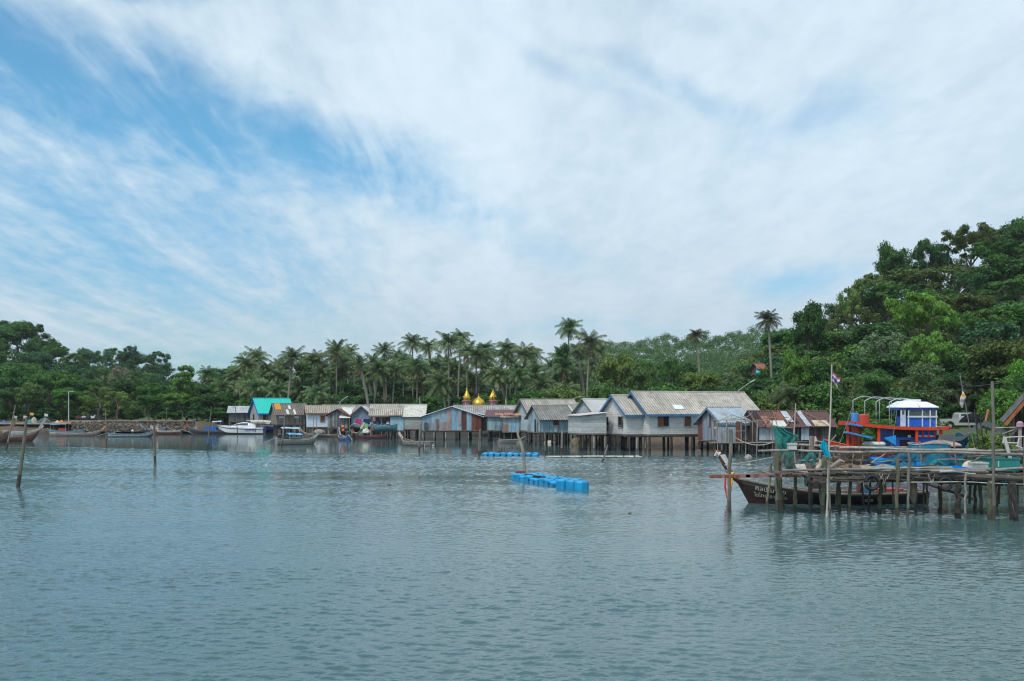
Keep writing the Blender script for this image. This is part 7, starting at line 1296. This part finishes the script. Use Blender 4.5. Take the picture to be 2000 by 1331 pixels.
for k, (pa, pb, ya, yb_, Y, c, l) in enumerate(((1562, 1605, 886, 922, 38.9, (.02, .16, .16), 'teal net rags hanging beside the grey post behind the outer rail'), (1625, 1672, 885, 905, 38.8, (.05, .05, .05), 'black net strip slung under the rail beside the driftwood'), (1735, 1790, 886, 921, 38.9, (.01, .13, .26), 'blue net curtain left of the big net pen'), (1868, 1925, 882, 912, 39.8, (.02, .14, .17), 'faded teal net behind the white foam box'), (1800, 1860, 900, 922, 38.4, (.02, .20, .22), 'loose green blue net folds before the net pen'), (1975, 2020, 880, 930, 38.6, (.04, .06, .07), 'dark net bundle curtain at the far jetty end'))):
    hang_net(l, pa, pb, ya, yb_, Y, c, 'net_thin' if k % 2 else 'net', 30 + k, nx=18, ny=8)
for k, (px, Y, w, h, c, l) in enumerate(((1786, 39.5, 1.2, .34, (.005, .18, .55), 'second blue tarpaulin bunched beside the net pen foot'), (1735, 38.6, .8, .22, (.01, .24, .42), 'light blue sheet scrap left of the small white bucket'), (1845, 40.6, 1.2, .5, (.02, .12, .20), 'dark blue covered hump behind the net pen'), (1660, 38.4, .9, .25, (.18, .14, .10), 'low brown sack heap at the deck edge near the driftwood'))): on_deck('tarpaulin', l, 'tarpaulin', px, Y, w, .6, h, c, seed=130 + k, rough=.32)
for k, px in enumerate((1600, 1635, 1683, 1742, 1806, 1893, 1950, 1990)):
    Y = 39.3; tb(['thin crooked stake', 'slim leaning stake', 'short forked stake', 'split bamboo stake', 'dark crooked stake', 'pale thin stake', 'knotty stake', 'stubby stake'][k] + ' in the back row of the jetty', 'stake', 'stake', jit((.15, .14, .12), .4), [P(px + rq.uniform(-4, 4), 985, Y), P(px + rq.uniform(-3, 3), 930, Y), P(px + rq.uniform(-6, 6), rq.uniform(868, 885), Y)], rq.uniform(.03, .055), 'wood', 7, 'back row stakes')
for k, (pa, pb, ya, yb_) in enumerate(((1560, 1650, 900, 893), (1700, 1800, 903, 898), (1830, 1930, 897, 902), (1590, 1700, 912, 909), (1890, 2005, 893, 889))): tb(['wobbly middle rail by the driftwood', 'wobbly middle rail before the teal fence', 'thin middle rail across the net pen', 'low pole rail over the bleached board', 'high thin rail at the jetty end'][k], 'rail_pole', 'rail', jit((.24, .225, .20), .3), [P(lerp(pa, pb, t), lerp(ya, yb_, t) + 1.5 * sin(t * 7 + k), 38.9) for t in (0, .25, .5, .75, 1)], .028, 'wood', 6, 'extra rails on the jetty')
# ------------------------------------------------------------------ give every look-alike a label of its own
def finish_labels():
    by = {}
    for o in TOP: by.setdefault(o['label'], []).append(o)
    ords = ['leftmost', 'second from left', 'third from left', 'fourth from left', 'fifth from left', 'sixth from left', 'seventh from left', 'eighth from left']
    bpy.context.view_layer.update()
    for l, os_ in by.items():
        if len(os_) < 2: continue
        os_.sort(key=lambda o: o.location.x / max(1, o.location.y))
        for i, o in enumerate(os_):
            w = l.split(); n = len(os_); pre = ('left' if i == 0 else 'right') + ' one of two:' if n == 2 else (('rightmost of ' + str(n) + ':') if i == n - 1 else (ords[i] + ':'))
            o['label'] = (pre + ' ' + l).replace(':', ',')
    for o in TOP:
        for k in ('_px', '_top'):
            if k in o: del o[k]
        w = o['label'].split()
        if len(w) > 16: o['label'] = ' '.join(w[:16])
finish_labels()
# ------------------------------------------------------------------ the humid air over the bay
def haze():
    x0, x1, y0, y1, z0, z1 = -420, 470, -30, 700, -3.5, 62
    mb = MB((1, 1, 1)).box(((x0 + x1) / 2, (y0 + y1) / 2, (z0 + z1) / 2), (x1 - x0, y1 - y0, z1 - z0)); m = bpy.data.materials.new('humid air'); m.use_nodes = True; t = m.node_tree; t.nodes.clear()
    o = N(t, 'ShaderNodeOutputMaterial'); v = N(t, 'ShaderNodeVolumePrincipled'); v.inputs['Color'].default_value = (.80, .90, 1, 1); v.inputs['Density'].default_value = .00013; v.inputs['Anisotropy'].default_value = .2; t.links.new(v.outputs[0], o.inputs['Volume'])
    tag(mb.build('haze', m), kind='stuff')
haze()
